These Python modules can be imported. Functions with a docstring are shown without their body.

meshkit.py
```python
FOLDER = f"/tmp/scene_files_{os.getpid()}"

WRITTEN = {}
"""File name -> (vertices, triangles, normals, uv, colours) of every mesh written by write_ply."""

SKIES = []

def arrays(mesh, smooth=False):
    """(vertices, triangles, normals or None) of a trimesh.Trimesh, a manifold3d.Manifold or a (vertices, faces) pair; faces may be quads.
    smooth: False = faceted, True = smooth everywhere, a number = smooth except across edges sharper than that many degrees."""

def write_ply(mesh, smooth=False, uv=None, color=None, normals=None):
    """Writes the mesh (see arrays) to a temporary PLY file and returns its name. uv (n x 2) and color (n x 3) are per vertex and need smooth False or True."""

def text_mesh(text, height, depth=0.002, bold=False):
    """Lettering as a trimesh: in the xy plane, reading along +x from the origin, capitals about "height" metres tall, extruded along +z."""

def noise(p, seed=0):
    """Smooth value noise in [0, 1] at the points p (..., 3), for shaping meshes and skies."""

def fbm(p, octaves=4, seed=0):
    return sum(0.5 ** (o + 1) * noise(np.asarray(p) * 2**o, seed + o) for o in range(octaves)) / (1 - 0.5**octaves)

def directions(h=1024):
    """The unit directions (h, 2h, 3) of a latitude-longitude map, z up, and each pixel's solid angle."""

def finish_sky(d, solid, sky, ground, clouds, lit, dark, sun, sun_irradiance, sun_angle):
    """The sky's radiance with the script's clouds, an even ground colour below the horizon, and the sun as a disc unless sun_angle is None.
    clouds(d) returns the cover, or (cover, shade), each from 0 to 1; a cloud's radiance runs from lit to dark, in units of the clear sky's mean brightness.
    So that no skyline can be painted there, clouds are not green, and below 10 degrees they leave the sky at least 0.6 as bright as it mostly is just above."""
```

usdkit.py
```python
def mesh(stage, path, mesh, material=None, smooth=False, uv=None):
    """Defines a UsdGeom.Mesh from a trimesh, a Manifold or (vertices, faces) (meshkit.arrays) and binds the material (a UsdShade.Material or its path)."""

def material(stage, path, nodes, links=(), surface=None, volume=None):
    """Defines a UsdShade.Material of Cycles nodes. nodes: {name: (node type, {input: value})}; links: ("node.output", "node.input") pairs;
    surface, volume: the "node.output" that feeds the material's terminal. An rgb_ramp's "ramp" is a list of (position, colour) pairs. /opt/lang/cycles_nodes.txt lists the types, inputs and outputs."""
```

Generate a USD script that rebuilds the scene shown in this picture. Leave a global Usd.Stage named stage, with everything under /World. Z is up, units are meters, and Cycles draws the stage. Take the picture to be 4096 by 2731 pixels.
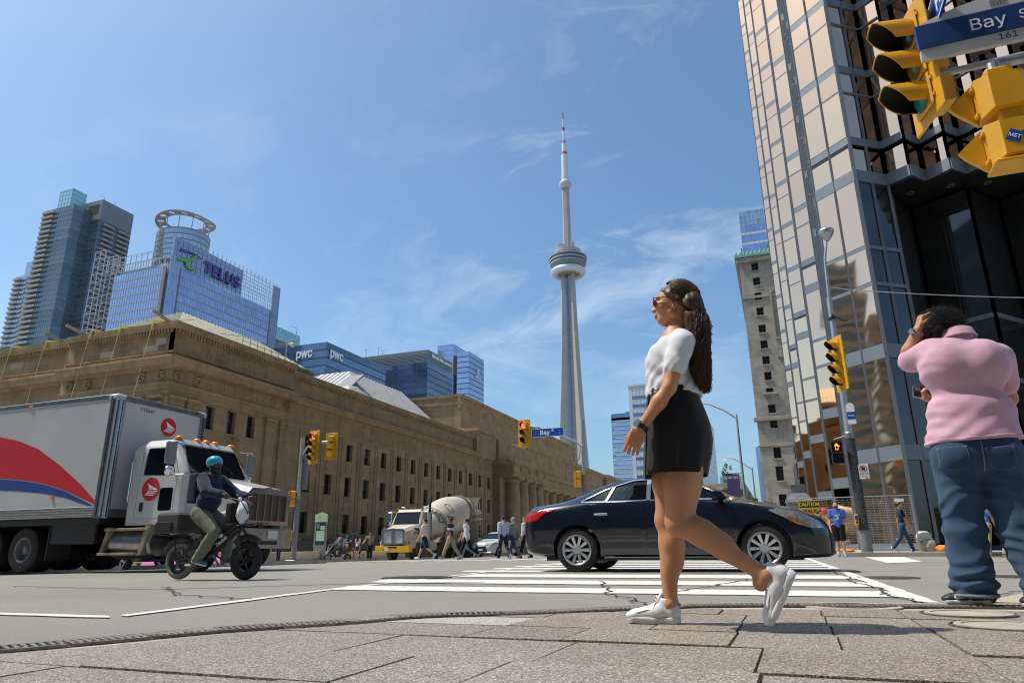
import math,random
import numpy as np,trimesh,usdkit,meshkit
import manifold3d as m3
from shapely.geometry import Polygon,Point,box as sbox
from shapely.ops import unary_union
from pxr import Usd,UsdGeom,UsdLux,UsdShade,Gf,Sdf,Vt

random.seed(7); rng = np.random.default_rng(7)
stage = Usd.Stage.CreateInMemory()
UsdGeom.Xform.Define(stage,'/World'); UsdGeom.Scope.Define(stage,'/World/Looks')
PI = math.pi

# ---------------------------------------------------------------- camera, sky, sun, exposure
PITCH,ROLL,YAW,EYE = 0.294209763,-0.00960436555,-0.360980972,0.36
cp,sp = math.cos(PITCH),math.sin(PITCH)
FWD = np.array([math.sin(YAW)*cp,math.cos(YAW)*cp,sp]); R0 = np.array([math.cos(YAW),-math.sin(YAW),0]); U0 = np.cross(R0,FWD)
RIGHT = R0*math.cos(ROLL)+U0*math.sin(ROLL); UP = -R0*math.sin(ROLL)+U0*math.cos(ROLL)
cam = UsdGeom.Camera.Define(stage,'/World/camera')
cam.CreateHorizontalApertureAttr(36.0); cam.CreateVerticalApertureAttr(24.0); cam.CreateFocalLengthAttr(36.0*2733.98/4096)
cam.CreateClippingRangeAttr(Gf.Vec2f(0.05,20000))
cam.AddTransformOp().Set(Gf.Matrix4d(*RIGHT,0,*UP,0,*(-FWD),0,0,0,EYE,1))
cam.CreateExposureAttr(0.15)
cam.CreateFStopAttr(9.0); cam.CreateFocusDistanceAttr(4.0)

SUN_EL = math.radians(60); SUN_AZ = math.atan2(-0.975,-0.22)
SUN = np.array([math.sin(SUN_AZ)*math.cos(SUN_EL),math.cos(SUN_AZ)*math.cos(SUN_EL),math.sin(SUN_EL)])
sun = UsdLux.DistantLight.Define(stage,'/World/sun')
sun.CreateIntensityAttr(1.0); sun.CreateAngleAttr(0.53); sun.CreateColorAttr(Gf.Vec3f(1.0,0.93,0.82)); sun.CreateNormalizeAttr(True)
_z = SUN; _x = np.cross([0,0,1.0],_z); _x /= np.linalg.norm(_x); _y = np.cross(_z,_x)
sun.AddTransformOp().Set(Gf.Matrix4d(*_x,0,*_y,0,*_z,0,0,0,0,1))

usdkit.material(stage,'/World/Looks/sky_look',{
    'tc': ('texture_coordinate',{}),
    'sky': ('sky_texture',{'sky_type': 'single_scattering','sun_disc': False,'sun_elevation': SUN_EL,'sun_rotation': SUN_AZ,'air_density': 1.0,'aerosol_density': 2.2,'ozone_density': 2.2,'altitude': 100.0}),
    'map': ('mapping',{'mapping_type': 'point','rotation': (0.35,-0.25,0.5),'scale': (1.1,3.4,3.6)}),
    'warp': ('noise_texture',{'scale': 1.6,'detail': 3.0}),
    'wv': ('vector_math',{'math_type': 'multiply_add','vector2': (0.9,0.9,0.9)}),
    'n1': ('noise_texture',{'scale': 1.9,'detail': 9.0,'roughness': 0.62,'distortion': 0.4}),
    'n2': ('noise_texture',{'scale': 1.15,'detail': 2.0}),
    'r1': ('map_range',{'from_min': 0.50,'from_max': 0.80,'clamp': True}),
    'r2': ('map_range',{'from_min': 0.42,'from_max': 0.66,'clamp': True}),
    'mul': ('math',{'math_type': 'multiply'}),
    'amt': ('math',{'math_type': 'multiply','value2': 0.62}),
    'hsv': ('mix_color',{'blend_type': 'multiply','fac': 1.0,'b': (.74,.93,1.0),'use_clamp': True}),
    'mix': ('mix_color',{'b': (6.6,7.2,7.8),'use_clamp': True}),
    'bg': ('background_shader',{'strength': 0.15})},
    [('tc.generated','map.vector'),('map.vector','warp.vector'),('warp.color','wv.vector1'),('map.vector','wv.vector3'),('wv.vector','n1.vector'),
     ('tc.generated','n2.vector'),('n1.fac','r1.value'),('n2.fac','r2.value'),('r1.result','mul.value1'),('r2.result','mul.value2'),('mul.value','amt.value1'),
     ('amt.value','mix.fac'),('sky.color','hsv.a'),('hsv.result','mix.a'),('mix.result','bg.color')],surface='bg.background')
dome = UsdLux.DomeLight.Define(stage,'/World/sky')
UsdShade.MaterialBindingAPI.Apply(dome.GetPrim()).Bind(UsdShade.Material.Get(stage,'/World/Looks/sky_look'))
dome.GetPrim().SetCustomDataByKey('kind','structure')

# ---------------------------------------------------------------- photo pixel -> ray helpers (used to survey positions from the fitted camera)
FPX = 2733.98
def ray(px,py): return ((px-2048)/FPX)*RIGHT-((py-1365.5)/FPX)*UP+FWD
def at_y(px,py,Y): d = ray(px,py); return d*(Y/d[1])+np.array([0,0,EYE])
def at_x(px,py,X): d = ray(px,py); return d*(X/d[0])+np.array([0,0,EYE])
def at_z(px,py,Z): d = ray(px,py); return d*((Z-EYE)/d[2])+np.array([0,0,EYE])
def gz(x): return 0.007*min(x+5,0)+0.014*min(x+15,0)

# ---------------------------------------------------------------- naming
_used = {}
def numbered(parent,name):
    k = (parent,name); n = _used.get(k,0); _used[k] = n+1
    return name if n == 0 else '%s_%03d' % (name,n)
def data(prim,**kw):
    for k,v in kw.items():
        if v: prim.SetCustomDataByKey(k,v)
def thing(name,label,cat,loc=(0,0,0),rotz=0.0,group=None):
    p = '/World/'+numbered('/World',name)
    x = UsdGeom.Xform.Define(stage,p); x.AddTranslateOp().Set(Gf.Vec3d(*map(float,loc)))
    if rotz: x.AddRotateZOp().Set(float(math.degrees(rotz)))
    data(x.GetPrim(),label=label,category=cat,group=group)
    return p
def copy_of(src,loc,rotz,label,group=None,extra_scale=None):
    was = stage.GetPrimAtPath(src).GetCustomData()
    p = '/World/'+numbered('/World',src.split('/')[-1].rstrip('0123456789').rstrip('_'))
    x = UsdGeom.Xform.Define(stage,p)
    x.GetPrim().GetReferences().AddInternalReference(src)
    x.ClearXformOpOrder();
    x.GetPrim().CreateAttribute('xformOp:translate',Sdf.ValueTypeNames.Double3).Set(Gf.Vec3d(*map(float,loc)))
    x.GetPrim().CreateAttribute('xformOp:rotateZ',Sdf.ValueTypeNames.Float).Set(float(math.degrees(rotz)))
    x.GetXformOpOrderAttr().Set(Vt.TokenArray(['xformOp:translate','xformOp:rotateZ']))
    data(x.GetPrim(),label=label,category=was['category'],group=group or was.get('group'))
    x.GetPrim().SetInstanceable(True)
    return p
_org = {}
def part(parent,name,mesh,m,smooth=False,label=None,kind=None,org=None):
    """one mesh under a thing (or under a part); org shifts world coordinates to the thing's base"""
    if isinstance(mesh,MB): mesh = mesh.get()
    if not isinstance(mesh,tuple):
        v,f,_ = meshkit.arrays(mesh); mesh = (v,f)
    if len(mesh[1]) == 0: return None
    if name in ('inscription','lettering') and kind is None:      # every letter is a part of its own
        t = trimesh.Trimesh(np.asarray(mesh[0],float),np.asarray(mesh[1]),process=True); cc = trimesh.graph.connected_components(t.face_adjacency,nodes=np.arange(len(t.faces)))
        for c in cc: q = t.submesh([c],append=True,repair=False); part(parent,'letter',(np.array(q.vertices),np.array(q.faces)),m,smooth,label,'letter',org)
        return None
    kind = None if kind == 'letter' else kind
    v = np.asarray(mesh[0],float)
    if org is not None: v = v-np.asarray(org,float)
    p = parent+'/'+numbered(parent,name)
    usdkit.mesh(stage,p,(v,np.asarray(mesh[1])),MAT[m] if isinstance(m,str) else m,smooth=smooth)
    if label or kind: data(stage.GetPrimAtPath(p),label=label,kind=kind)
    return p
def solo(name,mesh,m,label=None,cat=None,group=None,kind=None,smooth=False):
    p = part('/World',name,mesh,m,smooth)
    data(stage.GetPrimAtPath(p),label=label,category=cat,group=group,kind=kind)
    return p

# ---------------------------------------------------------------- mesh building
class MB:
    def __init__(s): s.v = []; s.f = []; s.n = 0
    def add(s,v,f=None):
        if f is None:
            if isinstance(v,MB): v,f = v.get()
            elif isinstance(v,tuple): v,f = v
            else: v,f,_ = meshkit.arrays(v)
        v = np.asarray(v,float); f = np.asarray(f,int)
        if len(v) == 0: return s
        if f.shape[1] == 4: f = np.vstack([f[:,[0,1,2]],f[:,[0,2,3]]])
        s.v.append(v); s.f.append(f+s.n); s.n += len(v); return s
    def get(s):
        if not s.v: return (np.zeros((0,3)),np.zeros((0,3),int))
        return np.vstack(s.v),np.vstack(s.f)
    def box(s,x0,y0,z0,x1,y1,z1):
        return s.add(boxm(x0,y0,z0,x1,y1,z1))
    def cbox(s,x0,y0,z0,x1,y1,z1,r=.02): return s.add(cboxm(x0,y0,z0,x1,y1,z1,r))
    def tube(s,pts,r,n=8,cap=True): return s.add(tubem(pts,r,n,cap))
    def quad(s,a,b,c,d): return s.add(np.array([a,b,c,d],float),np.array([[0,1,2],[0,2,3]]))
BF = np.array([[0,3,2,1],[4,5,6,7],[0,1,5,4],[1,2,6,5],[2,3,7,6],[3,0,4,7]])
def boxm(x0,y0,z0,x1,y1,z1):
    x0,x1 = min(x0,x1),max(x0,x1); y0,y1 = min(y0,y1),max(y0,y1); z0,z1 = min(z0,z1),max(z0,z1)
    v = np.array([[x0,y0,z0],[x1,y0,z0],[x1,y1,z0],[x0,y1,z0],[x0,y0,z1],[x1,y0,z1],[x1,y1,z1],[x0,y1,z1]],float)
    return v,np.vstack([BF[:,[0,1,2]],BF[:,[0,2,3]]])
def hull(pts):
    h = trimesh.convex.convex_hull(np.asarray(pts,float)); return np.array(h.vertices),np.array(h.faces)
def cboxm(x0,y0,z0,x1,y1,z1,r=.02):
    lo = np.array([min(x0,x1),min(y0,y1),min(z0,z1)]); hi = np.array([max(x0,x1),max(y0,y1),max(z0,z1)])
    r = min(r,*(0.49*(hi-lo))); P = []
    for a in (0,1):
        for b in (0,1):
            for c in (0,1):
                p = np.where([a,b,c],hi,lo); s = np.where([a,b,c],-1,1)*r
                for k in range(3):
                    q = p+s; q[k] = p[k]; P.append(q)
    return hull(P)
def xf(mesh,R=None,t=(0,0,0),s=1.0):
    v,f = mesh if isinstance(mesh,tuple) else mesh.get()
    v = v*np.asarray(s)
    if R is not None: v = v@np.asarray(R).T
    return v+np.asarray(t,float),f
def rotz(a): c,s = math.cos(a),math.sin(a); return np.array([[c,-s,0],[s,c,0],[0,0,1.0]])
def rotx(a): c,s = math.cos(a),math.sin(a); return np.array([[1,0,0],[0,c,-s],[0,s,c.real]])
def roty(a): c,s = math.cos(a),math.sin(a); return np.array([[c,0,s],[0,1,0],[-s,0,c]])
def frame_of(d):
    d = np.asarray(d,float); d = d/np.linalg.norm(d)
    a = np.cross(d,[0,0,1.0]) if abs(d[2]) < .95 else np.cross(d,[1.0,0,0]); a /= np.linalg.norm(a)
    return a,np.cross(d,a),d
def tubem(pts,r,n=8,cap=True):
    p = np.asarray(pts,float); m = len(p); r = np.broadcast_to(r,(m,))
    t = np.gradient(p,axis=0) if m > 1 else p; t /= np.linalg.norm(t,axis=1,keepdims=True)+1e-12
    a,b,_ = frame_of(t[0]); V = []
    for i in range(m):
        a = a-t[i]*(a@t[i]); a /= np.linalg.norm(a); b = np.cross(t[i],a)
        ang = np.arange(n)*2*PI/n
        V.append(p[i]+r[i]*(np.cos(ang)[:,None]*a+np.sin(ang)[:,None]*b))
    V = np.vstack(V); F = []
    for i in range(m-1):
        for j in range(n):
            k = (j+1) % n; F += [[i*n+j,i*n+k,(i+1)*n+k],[i*n+j,(i+1)*n+k,(i+1)*n+j]]
    if cap:
        for j in range(1,n-1): F.append([0,j+1,j]); F.append([(m-1)*n,(m-1)*n+j,(m-1)*n+j+1])
    return V,np.array(F)
def lathe(prof,n=24,axis='z',cap=False):
    """prof: [(r, h)]"""
    P = np.asarray(prof,float); ang = np.arange(n)*2*PI/n; m = len(P)
    V = np.stack([np.outer(P[:,0],np.cos(ang)),np.outer(P[:,0],np.sin(ang)),np.repeat(P[:,1][:,None],n,1)],-1).reshape(-1,3)
    F = []
    for i in range(m-1):
        for j in range(n):
            k = (j+1) % n; F += [[i*n+j,i*n+k,(i+1)*n+k],[i*n+j,(i+1)*n+k,(i+1)*n+j]]
    if cap:
        for j in range(1,n-1): F.append([0,j+1,j]); F.append([(m-1)*n,(m-1)*n+j,(m-1)*n+j+1])
    if axis == 'y': V = V[:,[0,2,1]]*np.array([1,1,1]); F = [x[::-1] for x in F]
    if axis == 'x': V = V[:,[2,0,1]]
    return V,np.array(F)
def prism(poly,a,b,plane='xy'):
    """shapely polygon or point list extruded from a to b along the third axis; plane 'xz' -> extrude y, 'yz' -> extrude x"""
    g = poly if hasattr(poly,'geom_type') else Polygon(poly)
    if not g.is_valid: g = g.buffer(0)
    M = MB()
    for q in getattr(g,'geoms',[g]):
        if q.is_empty or q.geom_type != 'Polygon': continue
        e = trimesh.creation.extrude_polygon(q,abs(b-a),engine='earcut'); v = np.array(e.vertices); f = np.array(e.faces); v[:,2] += min(a,b)
        if plane == 'xz': v = v[:,[0,2,1]]; f = f[:,::-1]
        if plane == 'yz': v = v[:,[2,0,1]]
        M.add(v,f)
    return M.get()
def text(t,h,depth=.01,bold=False):
    m = meshkit.text_mesh(t,h,depth,bold); return np.array(m.vertices),np.array(m.faces)
def place_text(t,h,pos,udir,vdir=(0,0,1),depth=.01,center=True,bold=False,sx=1.0):
    v,f = text(t,h,depth,bold); v = v.copy(); v[:,0] *= sx
    if center: v[:,0] -= (v[:,0].min()+v[:,0].max())/2
    u = np.asarray(udir,float); u /= np.linalg.norm(u); w = np.asarray(vdir,float); w /= np.linalg.norm(w); n = np.cross(u,w)
    return np.asarray(pos,float)+v[:,:1]*u+v[:,1:2]*w+v[:,2:3]*n,f
def man(mesh):
    v,f = mesh if isinstance(mesh,tuple) else mesh.get()
    t = trimesh.Trimesh(v,f,process=True); t.merge_vertices()
    return m3.Manifold(m3.Mesh(np.asarray(t.vertices,np.float32),np.asarray(t.faces,np.uint32)))
def unman(m):
    q = m.to_mesh(); return np.array(q.vert_properties[:,:3],float),np.array(q.tri_verts,int)

# ---------------------------------------------------------------- materials
MAT = {}
def pm(name,color,rough=.5,metal=0.,var=.10,scale=3.,bump=0.,bscale=60.,coat=0.,spec=.5,rand=0.,detail=4.,color2=None,em=0.,stretch=None,sheen=0.,sss=0.,dirt=0.):
    """principled with a noise-driven tone variation, optional fine bump and a per-object tone shift"""
    c = np.asarray(color,float); c2 = np.asarray(color2,float) if color2 is not None else c*(1-2*var)
    N = {'geo': ('geometry',{}),'mp': ('mapping',{'mapping_type': 'point','scale': stretch or (1,1,1)}),'nz': ('noise_texture',{'scale': scale,'detail': detail,'roughness': .6}),
         'rp': ('rgb_ramp',{'ramp': [(0.28,tuple(c2)),(0.72,tuple(np.minimum(c*(1+var*.6),1)))]}),
         'p': ('principled_bsdf',{'roughness': rough,'metallic': metal,'coat_weight': coat,'coat_roughness': .04,'specular_ior_level': spec,'sheen_weight': sheen})}
    L = [('geo.position','mp.vector'),('mp.vector','nz.vector'),('nz.fac','rp.fac')]
    out = 'rp.color'
    if rand:
        N['oi'] = ('object_info',{}); N['mr'] = ('map_range',{'to_min': 1-rand,'to_max': 1+rand}); N['hs'] = ('hsv',{})
        L += [('oi.random','mr.value'),('mr.result','hs.value'),(out,'hs.color')]; out = 'hs.color'
    if dirt:
        N['dn'] = ('noise_texture',{'scale': .35,'detail': 8.,'roughness': .7}); N['dr'] = ('map_range',{'from_min': .45,'from_max': .75,'to_min': 0.,'to_max': dirt,'clamp': True})
        N['dm'] = ('mix_color',{'b': tuple(c*.35)}); L += [('geo.position','dn.vector'),('dn.fac','dr.value'),('dr.result','dm.fac'),(out,'dm.a')]; out = 'dm.result'
    L.append((out,'p.base_color'))
    if bump:
        N['bn'] = ('noise_texture',{'scale': bscale,'detail': 3.}); N['bp'] = ('bump',{'strength': min(bump,1.),'distance': .01*max(1.,bump)})
        L += [('mp.vector','bn.vector'),('bn.fac','bp.height'),('bp.normal','p.normal')]
    if em: N['p'][1]['emission_strength'] = em; N['p'][1]['emission_color'] = tuple(c)
    if sss: N['p'][1]['subsurface_weight'] = sss; N['p'][1]['subsurface_scale'] = .012
    MAT[name] = usdkit.material(stage,'/World/Looks/'+name,N,L,surface='p.BSDF'); return name
def pane_glass(name,tint,refl=(.9,.9,.9),ior=1.5,rough=.01,opacity=None):
    N = {'t': ('transparent_bsdf',{'color': tint}),'g': ('glossy_bsdf',{'color': refl,'roughness': rough}),'fr': ('fresnel',{'IOR': ior}),'m': ('mix_closure',{})}
    MAT[name] = usdkit.material(stage,'/World/Looks/'+name,N,[('fr.fac','m.fac'),('t.BSDF','m.closure1'),('g.BSDF','m.closure2')],surface='m.closure'); return name
def mirror_glass(name,color,metal=.9,rough=.03,rand=.06,wav=.0,wscale=.6,hue=0.):
    """coated curtain-wall glass: strong tinted reflection, slightly different from pane to pane"""
    N = {'geo': ('geometry',{}),'oi': ('object_info',{}),'mr': ('map_range',{'to_min': 1-rand,'to_max': 1+rand}),'hs': ('hsv',{'color': color}),
         'wn': ('white_noise_texture',{'dimensions': '1D'}),'mh': ('map_range',{'to_min': .5-hue,'to_max': .5+hue}),
         'p': ('principled_bsdf',{'roughness': rough,'metallic': metal,'specular_ior_level': .9})}
    L = [('oi.random','mr.value'),('mr.result','hs.value'),('oi.random','wn.w'),('wn.value','mh.value'),('mh.result','hs.hue'),('hs.color','p.base_color')]
    if wav:
        N['nz'] = ('noise_texture',{'scale': wscale,'detail': 1.}); N['bp'] = ('bump',{'strength': 1.,'distance': wav}); L += [('geo.position','nz.vector'),('nz.fac','bp.height'),('bp.normal','p.normal')]
    MAT[name] = usdkit.material(stage,'/World/Looks/'+name,N,L,surface='p.BSDF'); return name
# ---------------------------------------------------------------- materials of the setting
pm('asphalt',(.30,.285,.26),rough=.9,var=.16,scale=90.,bump=.5,bscale=260.,dirt=.35,detail=8.)
pm('asphalt_patch',(.07,.07,.068),rough=.85,var=.2,scale=40.,bump=.5,bscale=220.)
pm('road_paint',(.80,.78,.73),rough=.7,var=.16,scale=14.,detail=9.,dirt=.30)
pm('trench_dirt',(.085,.065,.045),rough=1.,var=.3,scale=40.)
pm('yellow_paint',(.75,.42,.05),rough=.7,var=.15,scale=9.)
pm('concrete',(.44,.40,.33),rough=.9,var=.13,scale=5.,bump=.4,bscale=120.,detail=8.)
pm('kerb_concrete',(.48,.42,.33),rough=.9,var=.15,scale=7.,bump=.4,bscale=120.,detail=8.)
pm('far_pavement',(.42,.40,.36),rough=.9,var=.1,scale=2.,bump=.3,bscale=60.)
pm('joint_sand',(.16,.125,.085),rough=1.,var=.3,scale=30.)
def granite(name,a,b,c):
    N = {'geo': ('geometry',{}),'v1': ('voronoi_texture',{'scale': 210.,'randomness': 1.}),'r1': ('rgb_ramp',{'ramp': [(0.,(.035,.035,.04)),(.28,a),(.55,b),(.8,c),(1.,(.62,.57,.5))],'interpolate': True}),
         'n': ('noise_texture',{'scale': 1.7,'detail': 8.,'roughness': .7}),'mr': ('map_range',{'to_min': .70,'to_max': 1.28}),'wn': ('separate_color',{}),
         'oi': ('object_info',{}),'mo': ('map_range',{'to_min': .93,'to_max': 1.07}),'h0': ('hsv',{}),'hs': ('hsv',{}),'n2': ('noise_texture',{'scale': 320.,'detail': 2.}),'bp': ('bump',{'strength': .5,'distance': .003}),'p': ('principled_bsdf',{'roughness': .72,'specular_ior_level': .35})}
    MAT[name] = usdkit.material(stage,'/World/Looks/'+name,N,[('geo.position','v1.vector'),('v1.color','wn.color'),('wn.r','r1.fac'),('geo.position','n.vector'),('n.fac','mr.value'),('mr.result','hs.value'),('r1.color','hs.color'),
        ('oi.random','mo.value'),('mo.result','h0.value'),('hs.color','h0.color'),('h0.color','p.base_color'),('geo.position','n2.vector'),('n2.fac','bp.height'),('bp.normal','p.normal')],surface='p.BSDF')
granite('granite_red',(.19,.155,.12),(.26,.215,.17),(.32,.27,.22))
granite('granite_grey',(.20,.175,.145),(.27,.24,.20),(.33,.295,.25))
granite('granite_light',(.36,.35,.31),(.46,.44,.39),(.52,.5,.45))
def ashlar(name,color,jw=1.5,jh=.62,dark=.62):
    """pale limestone whose courses are too far off to be told apart singly"""
    c = np.array(color)
    N = {'geo': ('geometry',{}),'sx': ('separate_xyz',{}),'ad': ('math',{'math_type': 'add'}),'cx': ('combine_xyz',{}),
         'br': ('brick_texture',{'scale': 1.,'brick_width': jw,'row_height': jh,'mortar_size': .012,'mortar_smooth': .4,'bias': -.1,'color1': tuple(c),'color2': tuple(c*.86),'mortar': tuple(c*dark)}),
         'n': ('noise_texture',{'scale': .55,'detail': 9.,'roughness': .7}),'mr': ('map_range',{'from_min': .3,'from_max': .72,'to_min': .70,'to_max': 1.16}),
         'ms': ('mapping',{'mapping_type': 'point','scale': (1.3,1.3,.10)}),'n2': ('noise_texture',{'scale': 1.,'detail': 7.}),'m2': ('map_range',{'from_min': .5,'from_max': .75,'to_min': 1.,'to_max': .72,'clamp': True}),'mm': ('math',{'math_type': 'multiply'}),
         'hs': ('hsv',{}),'n3': ('noise_texture',{'scale': 22.,'detail': 4.}),'bp': ('bump',{'strength': .35,'distance': .02}),'p': ('principled_bsdf',{'roughness': .9,'specular_ior_level': .2})}
    MAT[name] = usdkit.material(stage,'/World/Looks/'+name,N,[('geo.position','sx.vector'),('sx.x','ad.value1'),('sx.y','ad.value2'),('ad.value','cx.x'),('sx.z','cx.y'),('cx.vector','br.vector'),
        ('geo.position','n.vector'),('n.fac','mr.value'),('geo.position','ms.vector'),('ms.vector','n2.vector'),('n2.fac','m2.value'),('mr.result','mm.value1'),('m2.result','mm.value2'),('mm.value','hs.value'),('br.color','hs.color'),('hs.color','p.base_color'),
        ('geo.position','n3.vector'),('n3.fac','bp.height'),('bp.normal','p.normal')],surface='p.BSDF')
ashlar('limestone',(.43,.31,.185))
ashlar('limestone_dark',(.34,.25,.155),1.1,.5)
ashlar('hotel_stone',(.46,.40,.32),1.2,.55)
pm('patch_stone',(.50,.42,.32),rough=.9,var=.06,scale=3.)
pm('incised',(.24,.17,.10),rough=.95,var=.1)
pm('dark_granite',(.16,.135,.11),rough=.8,var=.15,scale=4.)
pm('cream_stone',(.60,.51,.36),rough=.85,var=.10,scale=2.5,dirt=.25)
pm('copper_green',(.16,.22,.12),rough=.7,var=.2,scale=1.2)
pm('cream_roof',(.62,.60,.46),rough=.6,var=.08,scale=1.)
pm('grey_roof',(.52,.50,.47),rough=.55,var=.1,scale=1.)
pm('verdigris',(.22,.45,.33),rough=.7,var=.15,scale=3.)
pm('sash',(.055,.043,.03),rough=.6,var=.1)
pm('window_dark',(.018,.018,.018),rough=.06,var=.3,scale=1.,spec=.6,rand=.3)
pm('window_blind',(.10,.095,.08),rough=.2,var=.2,scale=.8,spec=.5,rand=.3)
pm('black_metal',(.02,.02,.021),rough=.45,var=.2,scale=9.)
pm('grey_metal',(.30,.31,.32),rough=.42,metal=.7,var=.08,scale=4.)
pm('pale_steel',(.45,.47,.50),rough=.5,var=.08,scale=4.)
pm('galvanised',(.50,.51,.52),rough=.42,metal=.8,var=.12,scale=11.)
pm('cast_iron',(.24,.21,.185),rough=.5,metal=.6,var=.25,scale=20.,bump=.4,bscale=140.)
pm('aluminium_frame',(.20,.225,.26),rough=.5,metal=.3,var=.06,scale=1.5)
pm('concrete_tower',(.40,.37,.34),rough=.85,var=.07,scale=.05)
pm('white_cladding',(.60,.62,.64),rough=.5,var=.04,scale=.2)
pm('wall_grey',(.22,.22,.24),rough=.6,var=.06,scale=.3)
pm('slab_grey',(.36,.34,.32),rough=.7,var=.06,scale=.5)
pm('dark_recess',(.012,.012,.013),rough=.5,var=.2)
mirror_glass('gold_pane',(.96,.60,.385),metal=1.,rough=.035,rand=.05,wav=.012,wscale=.5,hue=.006)
mirror_glass('lobby_pane',(.022,.022,.018),metal=.0,rough=.03,rand=.3)
mirror_glass('blue_pane',(.40,.47,.66),metal=.85,rough=.08,rand=.10)
mirror_glass('condo_pane',(.15,.19,.21),metal=.6,rough=.12,rand=.30)
mirror_glass('deep_pane',(.14,.20,.30),metal=.8,rough=.08,rand=.25)
mirror_glass('pale_pane',(.42,.50,.58),metal=.75,rough=.12,rand=.12)
mirror_glass('teal_pane',(.38,.62,.64),metal=.6,rough=.2,rand=.1)
mirror_glass('screen_pane',(.24,.29,.40),metal=.6,rough=.25,rand=.05)

# ---------------------------------------------------------------- ground
xs = [-2500,-300,-120,-60,-45,-40,-35,-30,-25,-20,-15,-10,-5,0,5,20,60,300,2500]
def strip(pts_y,zoff,xlist=xs):
    V = []; F = []
    for x in xlist:
        for y in pts_y: V.append((x,y,gz(max(x,-45))+zoff))
    n = len(pts_y)
    for i in range(len(xlist)-1):
        for j in range(n-1): a = i*n+j; F.append((a,a+n,a+n+1,a+1))
    return np.array(V,float),np.array(F)
def drape(poly,zoff,thick=0.,step=2.0):
    """a sheet that follows the ground: polygon cut into strips along x"""
    M = MB(); g = poly if hasattr(poly,'geom_type') else Polygon(poly)
    if not g.is_valid: g = g.buffer(0)
    e = trimesh.creation.extrude_polygon(g,1.0,engine='earcut') if thick else None
    cuts = sorted(set([g.bounds[0],g.bounds[2]]+[c for c in np.arange(-50,0,5.0) if g.bounds[0] < c < g.bounds[2]]))
    for a,b in zip(cuts[:-1],cuts[1:]):
        q = g.intersection(sbox(a,g.bounds[1]-1,b,g.bounds[3]+1))
        for s in getattr(q,'geoms',[q]):
            if s.is_empty or s.geom_type != 'Polygon': continue
            e = trimesh.creation.extrude_polygon(s,1.0,engine='earcut'); v = np.array(e.vertices); f = np.array(e.faces)
            top = v[:,2] > .5; v[:,2] = [gz(x)+zoff-(0 if t else max(thick,.003)) for x,t in zip(v[:,0],top)]
            M.add(v,f)
    return M.get()
V,F = strip([-2500,-300,-60,-10,0,4,10,20,27,40,70,120,300,3000],-.008)
road = '/World/road'; UsdGeom.Xform.Define(stage,road); data(stage.GetPrimAtPath(road),kind='structure')
part(road,'asphalt_surface',(V,F),'asphalt')

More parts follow.
